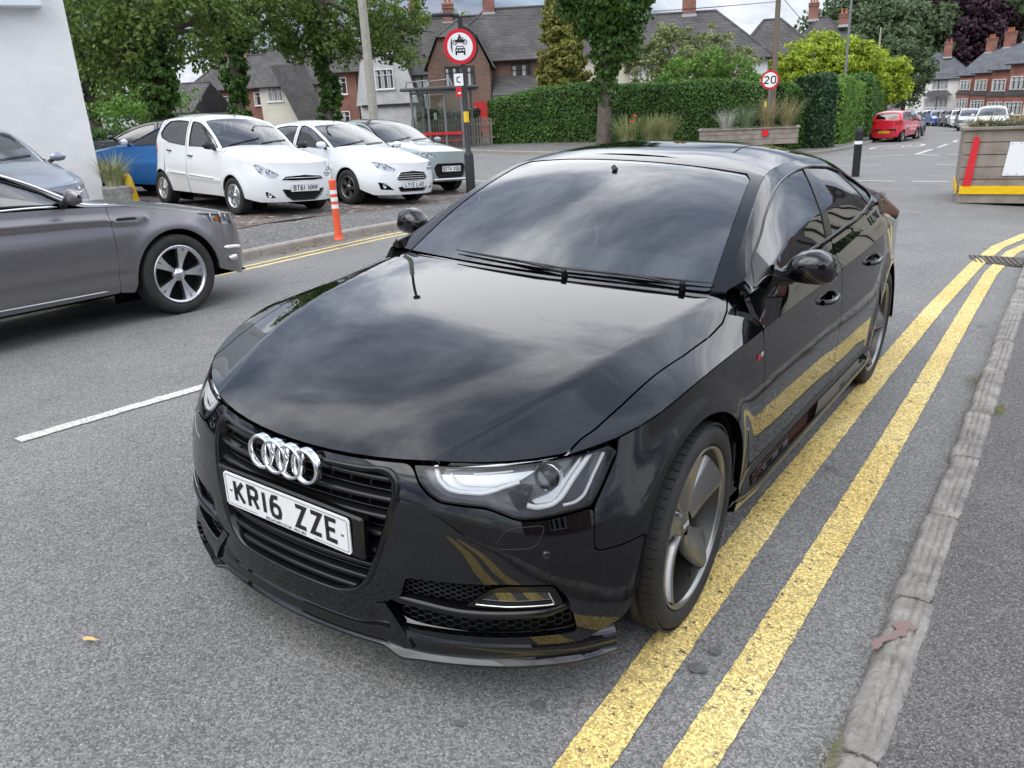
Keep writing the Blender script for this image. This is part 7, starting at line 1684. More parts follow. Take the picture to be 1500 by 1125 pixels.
def rel(px, py, D, pos, rx, ry=None, rz=None):
    """blob centred at a surveyed direction and distance, relative to pos"""
    p = sv(px, py, D); return (p.x-pos[0], p.y-pos[1], p.z-pos[2], rx, ry or rx, rz or rx*.8)
# three ivy clad street trees by the forecourt
p = base(240, 30); tree('ivy_tree', 'broad lime tree with an ivy covered trunk behind the blue hatchback', p, [(0, .20, 0, 0), (1.5, .18, 0, .05), (4, .24, .1, .1), (6.2, .2, .1, .1)],
     [rel(240, 40, 30, p, 2.1), rel(185, 60, 30.5, p, 1.7), rel(290, 30, 30, p, 1.7), rel(150, 20, 31, p, 1.9), rel(225, -30, 30, p, 2.4), rel(300, -20, 31, p, 2.0), rel(165, 95, 31, p, 1.2), rel(120, 60, 32, p, 1.6)], L_lime, dens=13, size=.095, seed=11, clump=.5, ivy=([(0, 0, 1.2, .42, .42, 1.3), (.05, .05, 3.2, .45, .45, 1.4), (.4, -.2, 2.6, .5, .5, .9)], 230, L_ivy, .085))
p = base(352, 41); tree('ivy_tree', 'slender street tree with a fully ivy wrapped trunk behind the tall white car', p, [(0, .2, 0, 0), (3, .18, 0, 0), (6.5, .2, .1, .1)],
     [rel(345, 18, 41, p, 2.0, rz=1.3), rel(375, -5, 41, p, 2.2), rel(320, 0, 41, p, 2.0), rel(400, 20, 41, p, 1.5, rz=1.0), rel(350, -60, 41, p, 3)], L_lime, dens=12, size=.10, seed=12, clump=.5, ivy=([(0, 0, 1.6, .45, .45, 1.7), (0, 0, 4.2, .6, .6, 1.7), (.2, .1, 5.4, .7, .7, .9)], 190, L_ivy, .10))
p = base(482, 43); tree('ivy_tree', 'large lime tree spreading over the parked cars with ivy on its lower trunk', p, [(0, .26, 0, 0), (2.5, .23, 0, 0), (5.2, .2, .1, .0), (7.5, .22, .2, .1)],
     [rel(450, 45, 43, p, 2.0, rz=1.3), rel(520, 40, 43, p, 2.2, rz=1.5), rel(565, 55, 43, p, 1.7, rz=1.1), rel(590, 80, 42.5, p, .9, rz=.6), rel(500, 0, 43, p, 2.8), rel(425, 10, 43, p, 2.0), rel(575, 15, 43, p, 2.0), rel(610, 40, 43, p, .8), rel(480, 75, 42, p, 1.3, rz=.9), rel(430, 70, 43, p, .9, rz=.6)], L_lime, dens=13, size=.10, seed=13, clump=.5, ivy=([(0, 0, 1.3, .55, .55, 1.4), (.15, .1, 2.8, .5, .5, .9), (0, 0, 4.2, .45, .45, 1.2)], 190, L_ivy, .10))
p = base(140, 44); tree('background_tree', 'dense dark tree filling the gap beside the white building', p, [(0, .3, 0, 0), (5, .2, 0, 0)], [rel(150, 120, 44, p, 2.2), rel(190, 130, 44, p, 1.9), rel(130, 60, 44, p, 2.6), rel(180, 40, 45, p, 2.8), rel(115, 0, 45, p, 3.4), rel(220, 80, 46, p, 1.5), rel(95, 90, 44, p, 2.)], L_far, dens=9, size=.13, seed=14, clump=.6)
p = base(215, 38); tree('shrub', 'rounded green bush below the trees at the left', p, [(0, .1, 0, 0), (1, .08, 0, 0)], [rel(175, 150, 38, p, 1.2), rel(205, 158, 38, p, .9), rel(150, 160, 38, p, 1.), rel(255, 150, 37, p, 1.0)], L_bright, 'shrub', dens=16, size=.08, seed=15, limbs=False)
p = base(400, 95); tree('background_tree', 'distant trees rising behind the cream house roof', p, [(0, .4, 0, 0), (6, .3, 0, 0)], [rel(390, 85, 95, p, 3.4), rel(425, 92, 95, p, 2.6), rel(330, 70, 95, p, 3.)], L_far, dens=6, size=.2, seed=16, clump=.8)
p = base(660, 95); tree('background_tree', 'green tree rising behind the brick house by the round no motor vehicles sign', p, [(0, .4, 0, 0), (6, .3, 0, 0)], [rel(655, 55, 95, p, 3.3), rel(688, 60, 95, p, 2.6), rel(635, 62, 95, p, 2.2)], L_bright, dens=8, size=.17, seed=17, clump=.7)
# the tree in the verge, centre
p = base(884, 33.5); tree('ivy_tree', 'ivy clad tree with bare grey lower trunk in front of the long hedge', p, [(0, .34, 0, 0), (1.2, .28, .02, 0), (3.0, .25, .1, .05), (5.2, .2, .15, .1), (7, .15, .15, .1)],
     [rel(885, 10, 33.5, p, 1.15, rz=1.0), rel(925, 20, 33.5, p, .8, rz=.5), rel(860, 35, 33.5, p, .6), rel(905, 60, 33.5, p, .9, rz=.8), rel(880, -40, 33.5, p, 2.2), rel(935, -20, 33.5, p, 1.0), rel(850, -10, 33.5, p, .8)], L_ivy, dens=42, size=.10, seed=18, clump=.35, ivy=([(.05, 0, 2.4, .45, .45, .8), (.12, .05, 3.6, .6, .6, 1.0), (.2, 0, 5.0, .7, .7, 1.2)], 150, L_ivy, .095))
# golden columnar yew
p = base(826, 47); tree('columnar_yew', 'tall narrow golden green conifer rising behind the hedge', p, [(0, .2, 0, 0), (5, .1, 0, 0)], [(0, 0, 2.0, 1.45, 1.45, 1.6), (0, 0, 3.6, 1.4, 1.4, 1.7), (-.1, 0, 5.2, 1.1, 1.1, 1.6), (.1, 0, 6.8, .8, .8, 1.5), (0, 0, 8.0, .4, .4, 1.0), (-.5, 0, 6.2, .4, .4, 1.3)], L_gold, 'conifer', dens=60, size=.11, seed=19, clump=.30, nclump=60, shell=.35, limbs=False)
p = base(1010, 46); tree('flowering_shrub', 'large pale green rounded shrub in front of the grey roofed house', p, [(0, .2, 0, 0), (2, .15, 0, 0)], [rel(950, 100, 46, p, 1.2), rel(990, 75, 46, p, 1.5), rel(1040, 75, 46, p, 1.5), rel(1080, 100, 46, p, 1.3), rel(1010, 110, 46, p, 1.6), rel(935, 75, 46, p, .9), rel(975, 55, 46, p, .8)], L_olive, 'shrub', dens=42, size=.085, seed=20, clump=.30, nclump=34, limbs=True)
p = base(1040, 40); tree('privet_bush', 'bright green unclipped privet topping the long hedge', p, None, [rel(1000, 112, 40, p, .95), rel(1040, 98, 40, p, 1.0), rel(1080, 108, 40, p, .9), rel(1105, 125, 40, p, .7), rel(975, 128, 40, p, .7)], L_bright, 'shrub', dens=60, size=.07, seed=21, clump=.26, limbs=False)
# hedges
hedge('hedge', 'tall dark clipped hedge left of the ivy clad tree', [svg(722, 39.5), svg(800, 38.6), svg(878, 37.8)], 1.3, 2.9, L_hedge, size=.062, dens=420, seed=1, lift=.1, hw_=[1.95, 2.15, 2.35, 2.45, 2.45])
hedge('hedge', 'long dark clipped hedge between the ivy clad tree and the speed limit sign', [svg(892, 37.6), svg(960, 36.8), svg(1040, 36), svg(1125, 35.6)], 1.4, 2.9, L_hedge, size=.062, dens=420, seed=2, lift=.1, hw_=[2.35, 2.3, 2.3, 2.35, 2.4])
hedge('hedge', 'upright green hedge behind the speed limit sign', [svg(1138, 36.5), svg(1165, 38), svg(1185, 39)], 1.3, 2.5, L_hedge, size=.062, dens=400, seed=3, lift=.1)
hedge('laurel_hedge', 'dark glossy laurel bush beside the side road', [svg(1186, 37.5), svg(1202, 38.5)], 1.5, 2.9, L_laurel, size=.09, dens=240, seed=4, lift=.1, cat='shrub')
hedge('hedge', 'clipped hedge along the side road left of the thin lamp column', [svg(1215, 42), svg(1238, 47), svg(1250, 52)], 1.4, 2.9, L_bright, size=.07, dens=300, seed=5, lift=.1)
hedge('hedge', 'dark hedge along the side road behind the red hatchback', [svg(1258, 54), svg(1275, 66), svg(1288, 84)], 1.6, 3.4, L_hedge, size=.10, dens=170, seed=6, lift=.1)
hedge('hedge', 'low hedge behind the parked white cars', [svg(100, 36), svg(200, 35), svg(300, 36), svg(400, 37.5), svg(452, 38.5)], 1.0, 1.2, L_hedge, size=.06, dens=330, seed=7, lift=.1)
p = base(1215, 60); tree('golden_tree', 'lime green tree overhanging the side road hedge', p, [(0, .2, 0, 0), (2.5, .16, 0, 0)], [rel(1170, 95, 58, p, 1.7), rel(1210, 90, 60, p, 1.9), rel(1250, 95, 60, p, 1.8), rel(1180, 130, 57, p, 1.5), rel(1230, 125, 60, p, 1.9), rel(1265, 120, 62, p, 1.5), rel(1195, 75, 60, p, 1.5), rel(1160, 112, 57, p, 1.5), rel(1235, 78, 60, p, 1.4), rel(1215, 110, 59, p, 2.0)], L_acid, dens=26, size=.13, seed=22, clump=.42)
p = base(1290, 78); tree('golden_tree', 'smaller lime green tree above the dark hedge near the red hatchback', p, [(0, .2, 0, 0), (2.5, .16, 0, 0)], [rel(1285, 118, 78, p, 2.0), rel(1305, 130, 78, p, 1.6), rel(1270, 140, 78, p, 1.8), rel(1272, 105, 78, p, 2.2), rel(1300, 112, 78, p, 1.9)], L_acid, dens=20, size=.15, seed=23, clump=.5)
p = base(1327, 120); tree('background_tree', 'slim olive green tree to the left of the white rendered house', p, [(0, .3, 0, 0), (5, .2, 0, 0)], [rel(1325, 90, 120, p, 3.), rel(1315, 115, 120, p, 3.), rel(1340, 105, 120, p, 2.6), rel(1328, 70, 120, p, 1.6), rel(1325, 135, 120, p, 2.6)], L_pale, dens=7, size=.2, seed=24, clump=.8)
for nm, lab, D_, bl, lm, sd in (('background_tree', 'tall spreading tree on the skyline above the lime green tree', 170, [(1225, 40, 6.), (1250, 60, 6), (1215, 62, 5.5), (1290, 30, 7.)], L_far, 25),
      ('background_tree', 'huge soft green tree filling the skyline left of the copper beech', 165, [(1270, 70, 8), (1310, 60, 9.), (1290, 90, 8), (1330, 75, 7), (1240, 95, 7), (1330, 40, 7)], L_pale, 26),
      ('background_tree', 'tall dark green tree at the top edge left of the copper beech', 190, [(1310, 10, 9), (1345, 5, 8), (1280, 5, 7), (1335, 25, 7)], L_far, 27),
      ('copper_beech', 'dark purple copper beech towering behind the white rendered house', 175, [(1385, 45, 9), (1400, 75, 9.5), (1370, 80, 8), (1425, 60, 8), (1405, 30, 7), (1440, 85, 7), (1360, 60, 5), (1390, 100, 8)], L_purple, 28),
      ('background_tree', 'green tree on the skyline at the right edge', 185, [(1460, 20, 9), (1495, 10, 9), (1480, 50, 9), (1455, 60, 7), (1500, 40, 8), (1470, 80, 8), (1510, 75, 8)], L_far, 29)):
    p = base(bl[0][0], D_); tree(nm, lab, p, [(0, .7, 0, 0), (8, .5, 0, 0)], [rel(a, b_, D_, p, c, rz=c*.85) for a, b_, c in bl], lm, dens=1.5, size=.42, seed=sd, clump=1.7, nclump=55)
# trees behind the photographer and across the road, mirrored in the paint
for k, (x, y, s) in enumerate(((-12, -9, 3.4), (9, -10, 3.2), (-15, -2, 3.0))):
    tree('street_tree', ['round green street tree behind the photographer on the left', 'round green garden tree behind the photographer on the right', 'round green street tree beyond the moving grey car'][k], (x, y, gz(x, y)), [(0, .25, 0, 0), (3, .2, 0, 0)], [(0, 0, 5.2, s*.7, s*.7, s*.6), (1.2, .5, 4.6, s*.5, s*.5, s*.4), (-1.1, .3, 4.8, s*.5, s*.5, s*.45), (.2, -1, 6.2, s*.45, s*.45, s*.4)], L_lime, dens=9, size=.11, seed=50+k)
hedge('garden_hedge', 'clipped garden hedge in front of the cream house with gable timbers', [(3.6, 27.5), (12, 27), (22, 25.5)], .9, 1.5, L_hedge, size=.05, dens=150, seed=31, lift=.08)
# forecourt pot plant
p = sv(170, 277, 15.8); pz = gz(p.x, p.y)+.1; b = MB(); b.box((0, 0, .17), (.44, .40, .34), bev=.03); o = b.build('planter_box', mat('weathered_stone', (.22, .22, .21), .95, bump=(12, 1., .04), var=(6, 1, (.36, .36, .34)))); o.location = (p.x, p.y, pz); o.rotation_euler = (0, 0, R(62)); tag(o, 'low grey stone trough beside the yellow cone', 'planter')
blades('ornamental_grass', 'spray of pale feathery grass growing in the stone trough', p.x, p.y, pz+.30, .45, .62, 420, mat('feather_grass', (.20, .25, .09), .8, var=(5, 1, (.48, .46, .26))), seed=4, w=.006, lean=.9)
M_post = mat('post_black', (.013, .013, .014), .45, bump=(40, .2, .003)); M_signw = mat('sign_white', (.80, .81, .82), .35); M_signr = mat('sign_red', (.60, .015, .03), .35); M_signy = mat('sign_yellow', (.75, .50, .02), .45); M_or = mat('orange_plastic', (.80, .10, .03), .4, var=(20, 1, (.72, .12, .05))); M_galv = mat('grey_steel', (.25, .26, .27), .45, .6); M_conc = mat('concrete', (.30, .28, .24), .9, bump=(50, .5, .004), var=(8, 1, (.38, .36, .31))); M_wood = mat('weathered_wood', (.20, .165, .135), .85, bump=(18, .6, .01), var=(4, 1, (.30, .26, .22))); M_timber = mat('pole_timber', (.17, .135, .105), .9, bump=(20, .6, .02))
def faceT(o, tow):
    """frame at o whose z axis points (horizontally) at tow; x right, y up for a viewer there"""
    z = Vector((tow[0]-o[0], tow[1]-o[1], 0)).normalized(); x = Vector((0, 0, 1)).cross(z).normalized(); return frameT(o, x, (0, 0, 1), z)
def disc(b, M, r, z=0., mi=0, n=40, th=.003): b.lathe([(0, z+th), (r, z+th), (r, z)], n=n, mi=mi, M=M, smooth=False)
viewer = (1.74, -2.1)
# --- black post with lamp and the round prohibition sign
P = sv(691, 296, 15.0); zb = gz(P.x, P.y)+.1; po = empty('sign_post', (P.x, P.y, zb), 0, 'black street light post carrying a round red ringed sign beside the parked crossover', 'lamp post')
b = MB(); b.lathe([(.085, -.1), (.085, .85), (.075, .88), (.045, .93), (.044, 2.95), (.040, 3.14)], n=20); b.build('pole', M_post, po)
b = MB(); b.lathe([(.0475, 1.42), (.0475, 1.60)], n=20); b.build('yellow_band', M_signy, po)
fT = faceT((0, 0, 0), (viewer[0]-P.x, viewer[1]-P.y)); X_ = Vector((fT[0][0], fT[1][0], 0))
b = MB(); b.tube([(0, 0, 3.08), tuple(-X_*.03+Vector((0, 0, 3.15))), tuple(-X_*.20+Vector((0, 0, 3.17)))], .035, n=8); b.bbox((0, 0, 0), (.36, .15, .06), .02, M=Matrix.Translation(-X_*.30+Vector((0, 0, 3.17))) @ Matrix.Rotation(math.atan2(X_.y, X_.x), 4, 'Z')); b.build('lantern', M_post, po)
T1 = Matrix.Translation((0, 0, 2.66)) @ fT @ Matrix.Translation((-.03, 0, .06)) @ Matrix.Rotation(R(10), 4, 'Y')
b = MB(); disc(b, T1, .285, -.012, 1, th=.010); disc(b, T1, .285, 0, 0); disc(b, T1, .222, .003, 2)
sg = b.build('round_sign', [M_signr, M_galv, M_signw], po)
b = MB(); rb = lambda pts, w, z=.0085: ribbon(b, pts, w, z, 0, T=T1)
# motorcycle above
for cx_ in (-.085, .085): rb([(cx_+.036*math.cos(a), .070+.036*math.sin(a)) for a in np.linspace(0, 2*math.pi, 17)], .014)
rb([(-.085, .070), (-.03, .105), (.035, .105), (.085, .070)], .03); rb([(-.05, .10), (-.02, .075), (.04, .075), (.05, .10)], .03); rb([(.035, .10), (.06, .135), (.045, .145)], .012); rb([(-.03, .115), (-.005, .155), (.03, .130)], .03); rb([(-.012, .165), (.008, .182)], .034)
# car below
rb([(-.07, -.035), (-.055, .005), (.055, .005), (.07, -.035)], .013); rb([(-.085, -.05), (.085, -.05)], .05); rb([(-.085, -.085), (.085, -.085)], .030); rb([(-.072, -.09), (-.072, -.135)], .030); rb([(.072, -.09), (.072, -.135)], .030)
b.build('sign_symbol', M_ink, sg)
b = MB()
for cx_ in (-.055, .055): disc(b, T1 @ Matrix.Translation((cx_, -.058, .009)), .014, 0, 0, 14)
b.box((0, -.060, .0095), (.05, .018, .002), M=T1); b.build('sign_symbol_lights', M_signw, sg)
T2 = Matrix.Translation((0, 0, 2.68)) @ fT @ Matrix.Translation((.05, 0, -.08)) @ Matrix.Rotation(R(38), 4, 'Y'); b = MB(); disc(b, T2, .30, 0, 0); b.build('sign_back', M_post, po)
T3 = Matrix.Translation((0, 0, 2.13)) @ fT @ Matrix.Translation((-.09, 0, .03)) @ Matrix.Rotation(R(-15), 4, 'Y'); b = MB(); b.box((0, 0, 0), (.16, .20, .006), M=T3, mi=0); b.box((-.01, -.20, 0), (.10, .16, .005), M=T3, mi=1); ribbon(b, [(.03, .05), (-.03, .03), (-.03, -.03), (.03, -.05)], .018, .005, 2, T=T3); b.box((.0, -.22, .004), (.05, .03, .003), M=T3, mi=0); b.build('small_notice', [M_signw, M_signr, M_ink], po)
# --- orange flexible post
P = sv(495, 338, 10.6); z = gz(P.x, P.y)+.1; po = empty('marker_post', (P.x, P.y, z), 0, 'orange plastic marker post with three white bands on the forecourt edge', 'marker post')
b = MB(); b.lathe([(.062, 0), (.062, .015), (.054, .025), (.050, .06), (.046, .12), (.043, .70), (.046, .74), (.044, .755), (0, .757)], n=20); b.build('post', M_or, po); b = MB()
for h_ in (.40, .49, .58): b.lathe([(.0455, h_), (.0455, h_+.05)], n=20)
b.build('reflective_bands', M_signw, po)
# --- traffic cone
P = sv(190, 279, 15.9); z = gz(P.x, P.y)+.1; po = empty('traffic_cone', (P.x, P.y, z), .4, 'yellow plastic traffic cone on a dark base in front of the blue hatchback', 'traffic cone')
b = MB(); b.lathe([(.15, .035), (.135, .05), (.125, .12), (.075, .45), (.05, .50), (.04, .52), (0, .522)], n=24); b.build('cone', mat('cone_yellow', (.80, .52, .02), .5), po); b = MB(); b.bbox((0, 0, .02), (.42, .42, .04), .015); b.build('base', M_plastic, po)
b = MB(); disc(b, Matrix.Translation((0, 0, .24)) @ faceT((0, 0, 0), (viewer[0]-P.x, viewer[1]-P.y)) @ Matrix.Translation((-.03, 0, .108)) @ Matrix.Rotation(R(-13), 4, 'X'), .062, 0, 0, 20); b.build('cone_symbol', mat('cone_symbol', (.38, .16, .12), .6), po)
# --- tall concrete lighting column
x, y = svg(546, 24); po = empty('lamp_column', (x, y, gz(x, y)), 0, 'tall tapering concrete lamp column with a yellow band behind the parked cars', 'lamp column')
b = MB(); b.lathe([(.17, 0), (.165, 1.2), (.13, 1.5), (.085, 9.)], n=8, smooth=False); b.build('column', M_conc, po); b = MB(); b.lathe([(.150, 1.28), (.150, 1.42)], n=8, smooth=False); b.build('yellow_band', M_signy, po); b = MB(); b.tube([(0, 0, 9.), (.2, -.2, 9.4), (1., -1., 9.6)], .05, n=8); b.bbox((1.2, -1.2, 9.62), (.5, .25, .12), .04, rz=-.78); b.build('lantern', M_galv, po)
# --- bus shelter
x, y = svg(603, 37.5); x2, y2 = svg(676, 36.6); ang = math.atan2(y2-y, x2-x); Ls = math.hypot(x2-x, y2-y); po = empty('bus_shelter', (x, y, gz(x, y)+.12), ang, 'glazed grey bus shelter with a red bench rail by the far footway', 'bus shelter')
b = MB(); [b.box((Ls*k/3., 0, 1.2), (.08, .08, 2.4)) for k in range(4)]; [b.box((Ls*k, 1.2, 1.2), (.08, .08, 2.4)) for k in (0, 1)]; b.box((Ls/2, 0, 2.32), (Ls, .06, .10)); b.build('frame', M_galv, po)
b = MB(); b.bbox((Ls/2, .5, 2.48), (Ls+.7, 1.8, .14), .04); b.build('canopy', mat('shelter_roof', (.06, .065, .07), .6), po); b = MB()
for x0 in (.35, Ls-.9): b.tube([(x0-.5, -.2, 2.5), (x0-.4, -.2, 2.78), (x0+.5, -.2, 2.82), (x0+.62, -.2, 2.5)], .03, n=6)
b.build('roof_hoop', M_galv, po); b = MB(); [b.box((Ls*(k+.5)/3., 0, 1.25), (Ls/3-.1, .012, 1.9)) for k in range(3)]; b.build('glazing', glass('shelter_glass', (.75, .82, .80), .03), po); b = MB(); b.box((Ls/2, -.06, .62), (Ls, .06, .10)); b.box((Ls/2, -.02, .32), (Ls, .03, .03)); b.build('rail', M_signr, po); b = MB(); b.box((Ls*.46, .02, 1.35), (.14, .03, .28)); b.build('notice', M_signw, po)
b = MB(); b.tube([(Ls/2-1.2, .5, .5), (Ls/2+1.2, .5, .5)], .05, n=8); b.cyl((Ls/2-1, .5, 0), (Ls/2-1, .5, .5), .03); b.cyl((Ls/2+1, .5, 0), (Ls/2+1, .5, .5), .03); b.build('bench', M_signr, po)
# --- picket fence
x, y = svg(600, 39.5); x2, y2 = svg(722, 38.4); ang = math.atan2(y2-y, x2-x); Ls = math.hypot(x2-x, y2-y); po = empty('picket_fence', (x, y, gz(x2, y2)+.1), ang, 'weathered vertical board fence behind the bus shelter', 'fence'); b = MB(); rnd = random.Random(2)
for k in range(int(Ls/.13)): hh = 1.25+rnd.uniform(-.06, .06); xx = k*.13; b.prism([(xx, 0), (xx+.09, 0), (xx+.09, hh-.06), (xx+.045, hh), (xx, hh-.06)], -.012, .012, ax='y')
b.build('pickets', M_wood, po); b = MB(); b.box((Ls/2, .03, .35), (Ls, .05, .09)); b.box((Ls/2, .03, .95), (Ls, .05, .09)); b.build('rails', M_wood, po)
hedge('wild_roses', 'straggly cream flowered shrub hanging over the board fence', [svg(612, 40.5), svg(700, 39.6)], .8, 1.75, leaf_mat('rose_leaf', (.05, .08, .03), (.16, .19, .08), .3, (.70, .66, .50)), size=.07, dens=70, seed=9, cat='shrub')
# --- speed limit sign and timber pole
def pole(px, D, h, r, m, name, lab, cat, extra=None, lean=0.):
    x, y = svg(px, D); po = empty(name, (x, y, gz(x, y)+.1), 0, lab, cat); b = MB(); b.lathe([(r, -.2), (r*.8, h*.6), (r*.62, h)], n=14); b.build('pole', m, po); return po, (x, y, gz(x, y)+.1)
po, q = pole(1133, 34.0, 9.5, .115, M_timber, 'telegraph_pole', 'weathered timber telegraph pole rising behind the round 20 sign', 'telegraph pole')
x, y = svg(1127.5, 33.2); po = empty('speed_sign', (x, y, gz(x, y)+.1), 0, 'round 20 speed limit sign with a red ring on a slim grey post', 'road sign'); b = MB(); b.cyl((0, .0, 0), (0, .0, 2.75), .035, n=12); b.build('post', M_galv, po)
zc = sv(1128.5, 117, 33.2).z-(gz(x, y)+.1); T1 = Matrix.Translation((0, 0, zc)) @ faceT((0, 0, 0), (viewer[0]-x, viewer[1]-y)) @ Matrix.Translation((0, 0, .05)) @ Matrix.Rotation(R(-8), 4, 'Y'); b = MB(); disc(b, T1, .335, 0, 0); disc(b, T1, .262, .003, 1); s_ = b.build('round_sign', [M_signr, M_signw], po)
b = MB()
for ch, ox in (('2', -.125), ('0', .125)):
    for st in GL[ch]: ribbon(b, [((px_-25)/50*.155+ox, (py_-39.5)/79*.235) for px_, py_ in st], .044, .0085, T=T1)
b.build('sign_numerals', M_ink, s_); b = MB(); b.box((-.12, 0, 1.35), (.05, .05, 1.0), mi=0); b.box((-.12, -.03, 1.75), (.09, .03, .22), mi=1); b.build('marker_strip', [M_post, M_signy], po)
po, q = pole(1237, 50, 13.5, .075, M_galv, 'lamp_column', 'slim grey lighting column with a small white notice beside the side road hedge', 'lamp column'); b = MB(); zc = sv(1243, 129, 50).z-q[2]; b.box((0, 0, zc), (.52, .06, .66), rz=.2); b.build('notice', M_signw, po)
po, q = pole(1283, 100, 8.4, .14, M_conc, 'telegraph_pole', 'distant pale pole rising from the lime green trees', 'telegraph pole')
for k, (a, bq) in enumerate(((sv(1143, 2, 33.4), sv(600, 14, 75)), (sv(1143, 2, 33.4), sv(560, 22, 80)), (sv(1145, -6, 33.4), sv(1235, 60, 60)))):
    b = MB(); b.tube([a.lerp(bq, t)-Vector((0, 0, 1.2*4*t*(1-t)*.4)) for t in np.linspace(0, 1, 17)], .012, n=4); tag(b.build('overhead_wire', M_post), ['upper thin telephone wire crossing the sky above the roofs', 'lower thin telephone wire crossing the sky above the roofs', 'thin telephone wire running right from the timber pole'][k], 'wire')
# --- black bollard
x, y = sv(1253, 257, 20.2).xy; po = empty('bollard', (x, y, gz(x, y)), 0, 'black plastic bollard with one white band standing in the junction', 'bollard'); b = MB(); b.lathe([(.085, 0), (.085, .66), (.085, .78), (.088, .79), (.088, .98), (.06, 1.06), (0, 1.10)], n=8, smooth=False); b.build('post', M_post, po); b = MB(); b.lathe([(.0885, .71), (.0885, .78)], n=8, smooth=False); b.build('white_band', M_signw, po)
# --- timber planters
def planter(pos, rz, w, d, h, nb, lab, extra=True):
    po = empty('timber_planter', pos, rz, lab, 'planter'); b = MB(); hb = h/nb
    for k in range(nb):
        b.box((w/2, 0, hb*(k+.5)), (w, .05, hb-.012)); b.box((w/2, d, hb*(k+.5)), (w, .05, hb-.012)); b.box((0.026, d/2, hb*(k+.5)), (.05, d-.05, hb-.012)); b.box((w-.026, d/2, hb*(k+.5)), (.05, d-.05, hb-.012))
    for a in (.07, w-.07):
        for c in (.07, d-.07): b.box((a, c, h/2-.02), (.09, .09, h-.05))
    b.build('boards', M_wood, po); b = MB(); b.box((w/2, -.01, h+.02), (w+.08, .12, .04)); b.box((w/2, d+.01, h+.02), (w+.08, .12, .04)); b.box((-.0, d/2, h+.02), (.12, d-.1, .04)); b.box((w, d/2, h+.02), (.12, d-.1, .04)); b.build('coping', M_wood, po)
    b = MB(); b.box((w/2, d/2, h-.10), (w-.12, d-.12, .06)); b.build('soil', mat('soil', (.05, .035, .025), .95, bump=(30, 1, .03)), po); return po
P = sv(1402, 279, 15.3); zb = gz(P.x, P.y); rz = R(8); po = planter((P.x, P.y, zb), rz, 2.6, 1.5, 1.15, 6, 'big weathered timber planter with a white panel at the right edge of the junction')
b = MB(); b.prism([(.06, .28), (.18, .28), (.225, 1.0), (.20, 1.05), (.14, 1.04)], -.062, -.03, ax='y', M=Matrix.Rotation(0, 4, 'Y')); 
po_r = b.build('red_strip', mat('red_tape', (.62, .02, .03), .4, bump=(18, .6, .01)), po); b = MB(); b.box((1.3, -.045, .215), (2.55, .02, .13)); b.box((-.02, .7, .215), (.02, 1.4, .13)); b.build('yellow_strip', mat('yellow_tape', (.80, .50, .0), .45, bump=(14, .6, .02)), po)
b = MB(); b.prism([(.60, .44), (.98, .44), (1.03, .95), (.65, .96)], -.045, -.030, ax='y'); pn = b.build('blank_panel', mat('panel_white', (.78, .79, .80), .5), po); b = MB(); [b.cyl((a, -.045, c), (a, -.049, c), .008, n=8) for a in (.68, .80, .95) for c in (.465, .93)]; b.build('screws', M_galv, pn)
cs, sn = math.cos(rz), math.sin(rz); W2 = lambda a, c: (P.x+cs*a-sn*c, P.y+sn*a+cs*c)
M_dry = mat('dry_flowers', (.16, .18, .07), .85, var=(9, 1, (.40, .30, .16)))
for k in range(5):
    a, c = .3+.5*k, .5+.3*(k % 2); blades('planter_plant', ['scruffy flowering plants at the left end of the big planter', 'scruffy plants second from the left in the big planter', 'dry grassy plant in the middle of the big planter', 'bushy plant right of the middle in the big planter', 'tall dry plant at the cut right end of the big planter'][k], *W2(a, c), zb+1.0, .55, .42, 260, M_dry, seed=60+k, w=.008, lean=1.1)
hedge('planter_flowers', 'low pinkish green flowers covering the soil of the big planter', [W2(.2, .7), W2(2.5, .7)], 1.1, .25, leaf_mat('sedum', (.10, .12, .05), (.30, .26, .13), .3, (.45, .22, .20)), size=.022, dens=900, seed=33, lift=1.03, cat='flowers', wob=.05)
x, y = svg(1026, 32); po = planter((x, y, gz(x, y)+.1), R(18), 3.5, 1.2, .55, 3, 'low pale timber planter with tall dry flowers beyond the roof of the black car')
b = MB(); b.box((2.35, -.05, .40), (.22, .03, .22)); b.build('red_tape', M_signr, po)
for k in range(4):
    a = 1.0+k*.72; xx, yy = x+math.cos(R(18))*a-.2, y+math.sin(R(18))*a+.5; blades('planter_plant', ['white flowered plant at the left end of the low planter', 'grey green grasses second in the low planter', 'tall pale grasses third in the low planter', 'dry seed heads at the right end of the low planter'][k], xx, yy, gz(x, y)+.55, .6, [.9, 1.1, 1.3, 1.3][k], 220, [mat('pale_stems', (.45, .46, .40), .8), mat('grey_grass', (.16, .22, .12), .8), M_dry, M_dry][k], seed=70+k, w=.010, lean=.8)
for k, (px_, lab) in enumerate(((918, 'tuft of yellowish wild grass at the foot of the ivy clad tree'), (955, 'second clump of pale verge grass right of the ivy clad tree'), (975, 'tall pale weeds in front of the long hedge'))):
    x, y = svg(px_, 33); blades('verge_grass', lab, x, y, gz(x, y)+.1, .9, 1.25, 420, mat('verge_green', (.16, .20, .06), .85, var=(3, 1, (.36, .34, .16))), seed=80+k, w=.012, lean=.7)
x, y = svg(926, 31); b = MB()
for dx, dz in ((0, .95), (.12, 1.15)): b.lathe([(0, .02), (.055, .0), (.07, .05), (.04, .06)], c=(dx, 0, dz), n=10, mi=0); b.cyl((dx, 0, 0), (dx, 0, dz), .006, n=5, mi=1)
o = b.build('poppy', [mat('poppy_red', (.75, .05, .01), .5), M_dry]); o.location = (x, y, gz(x, y)+.1); tag(o, 'two red poppies in the verge grass by the ivy clad tree', 'flower')
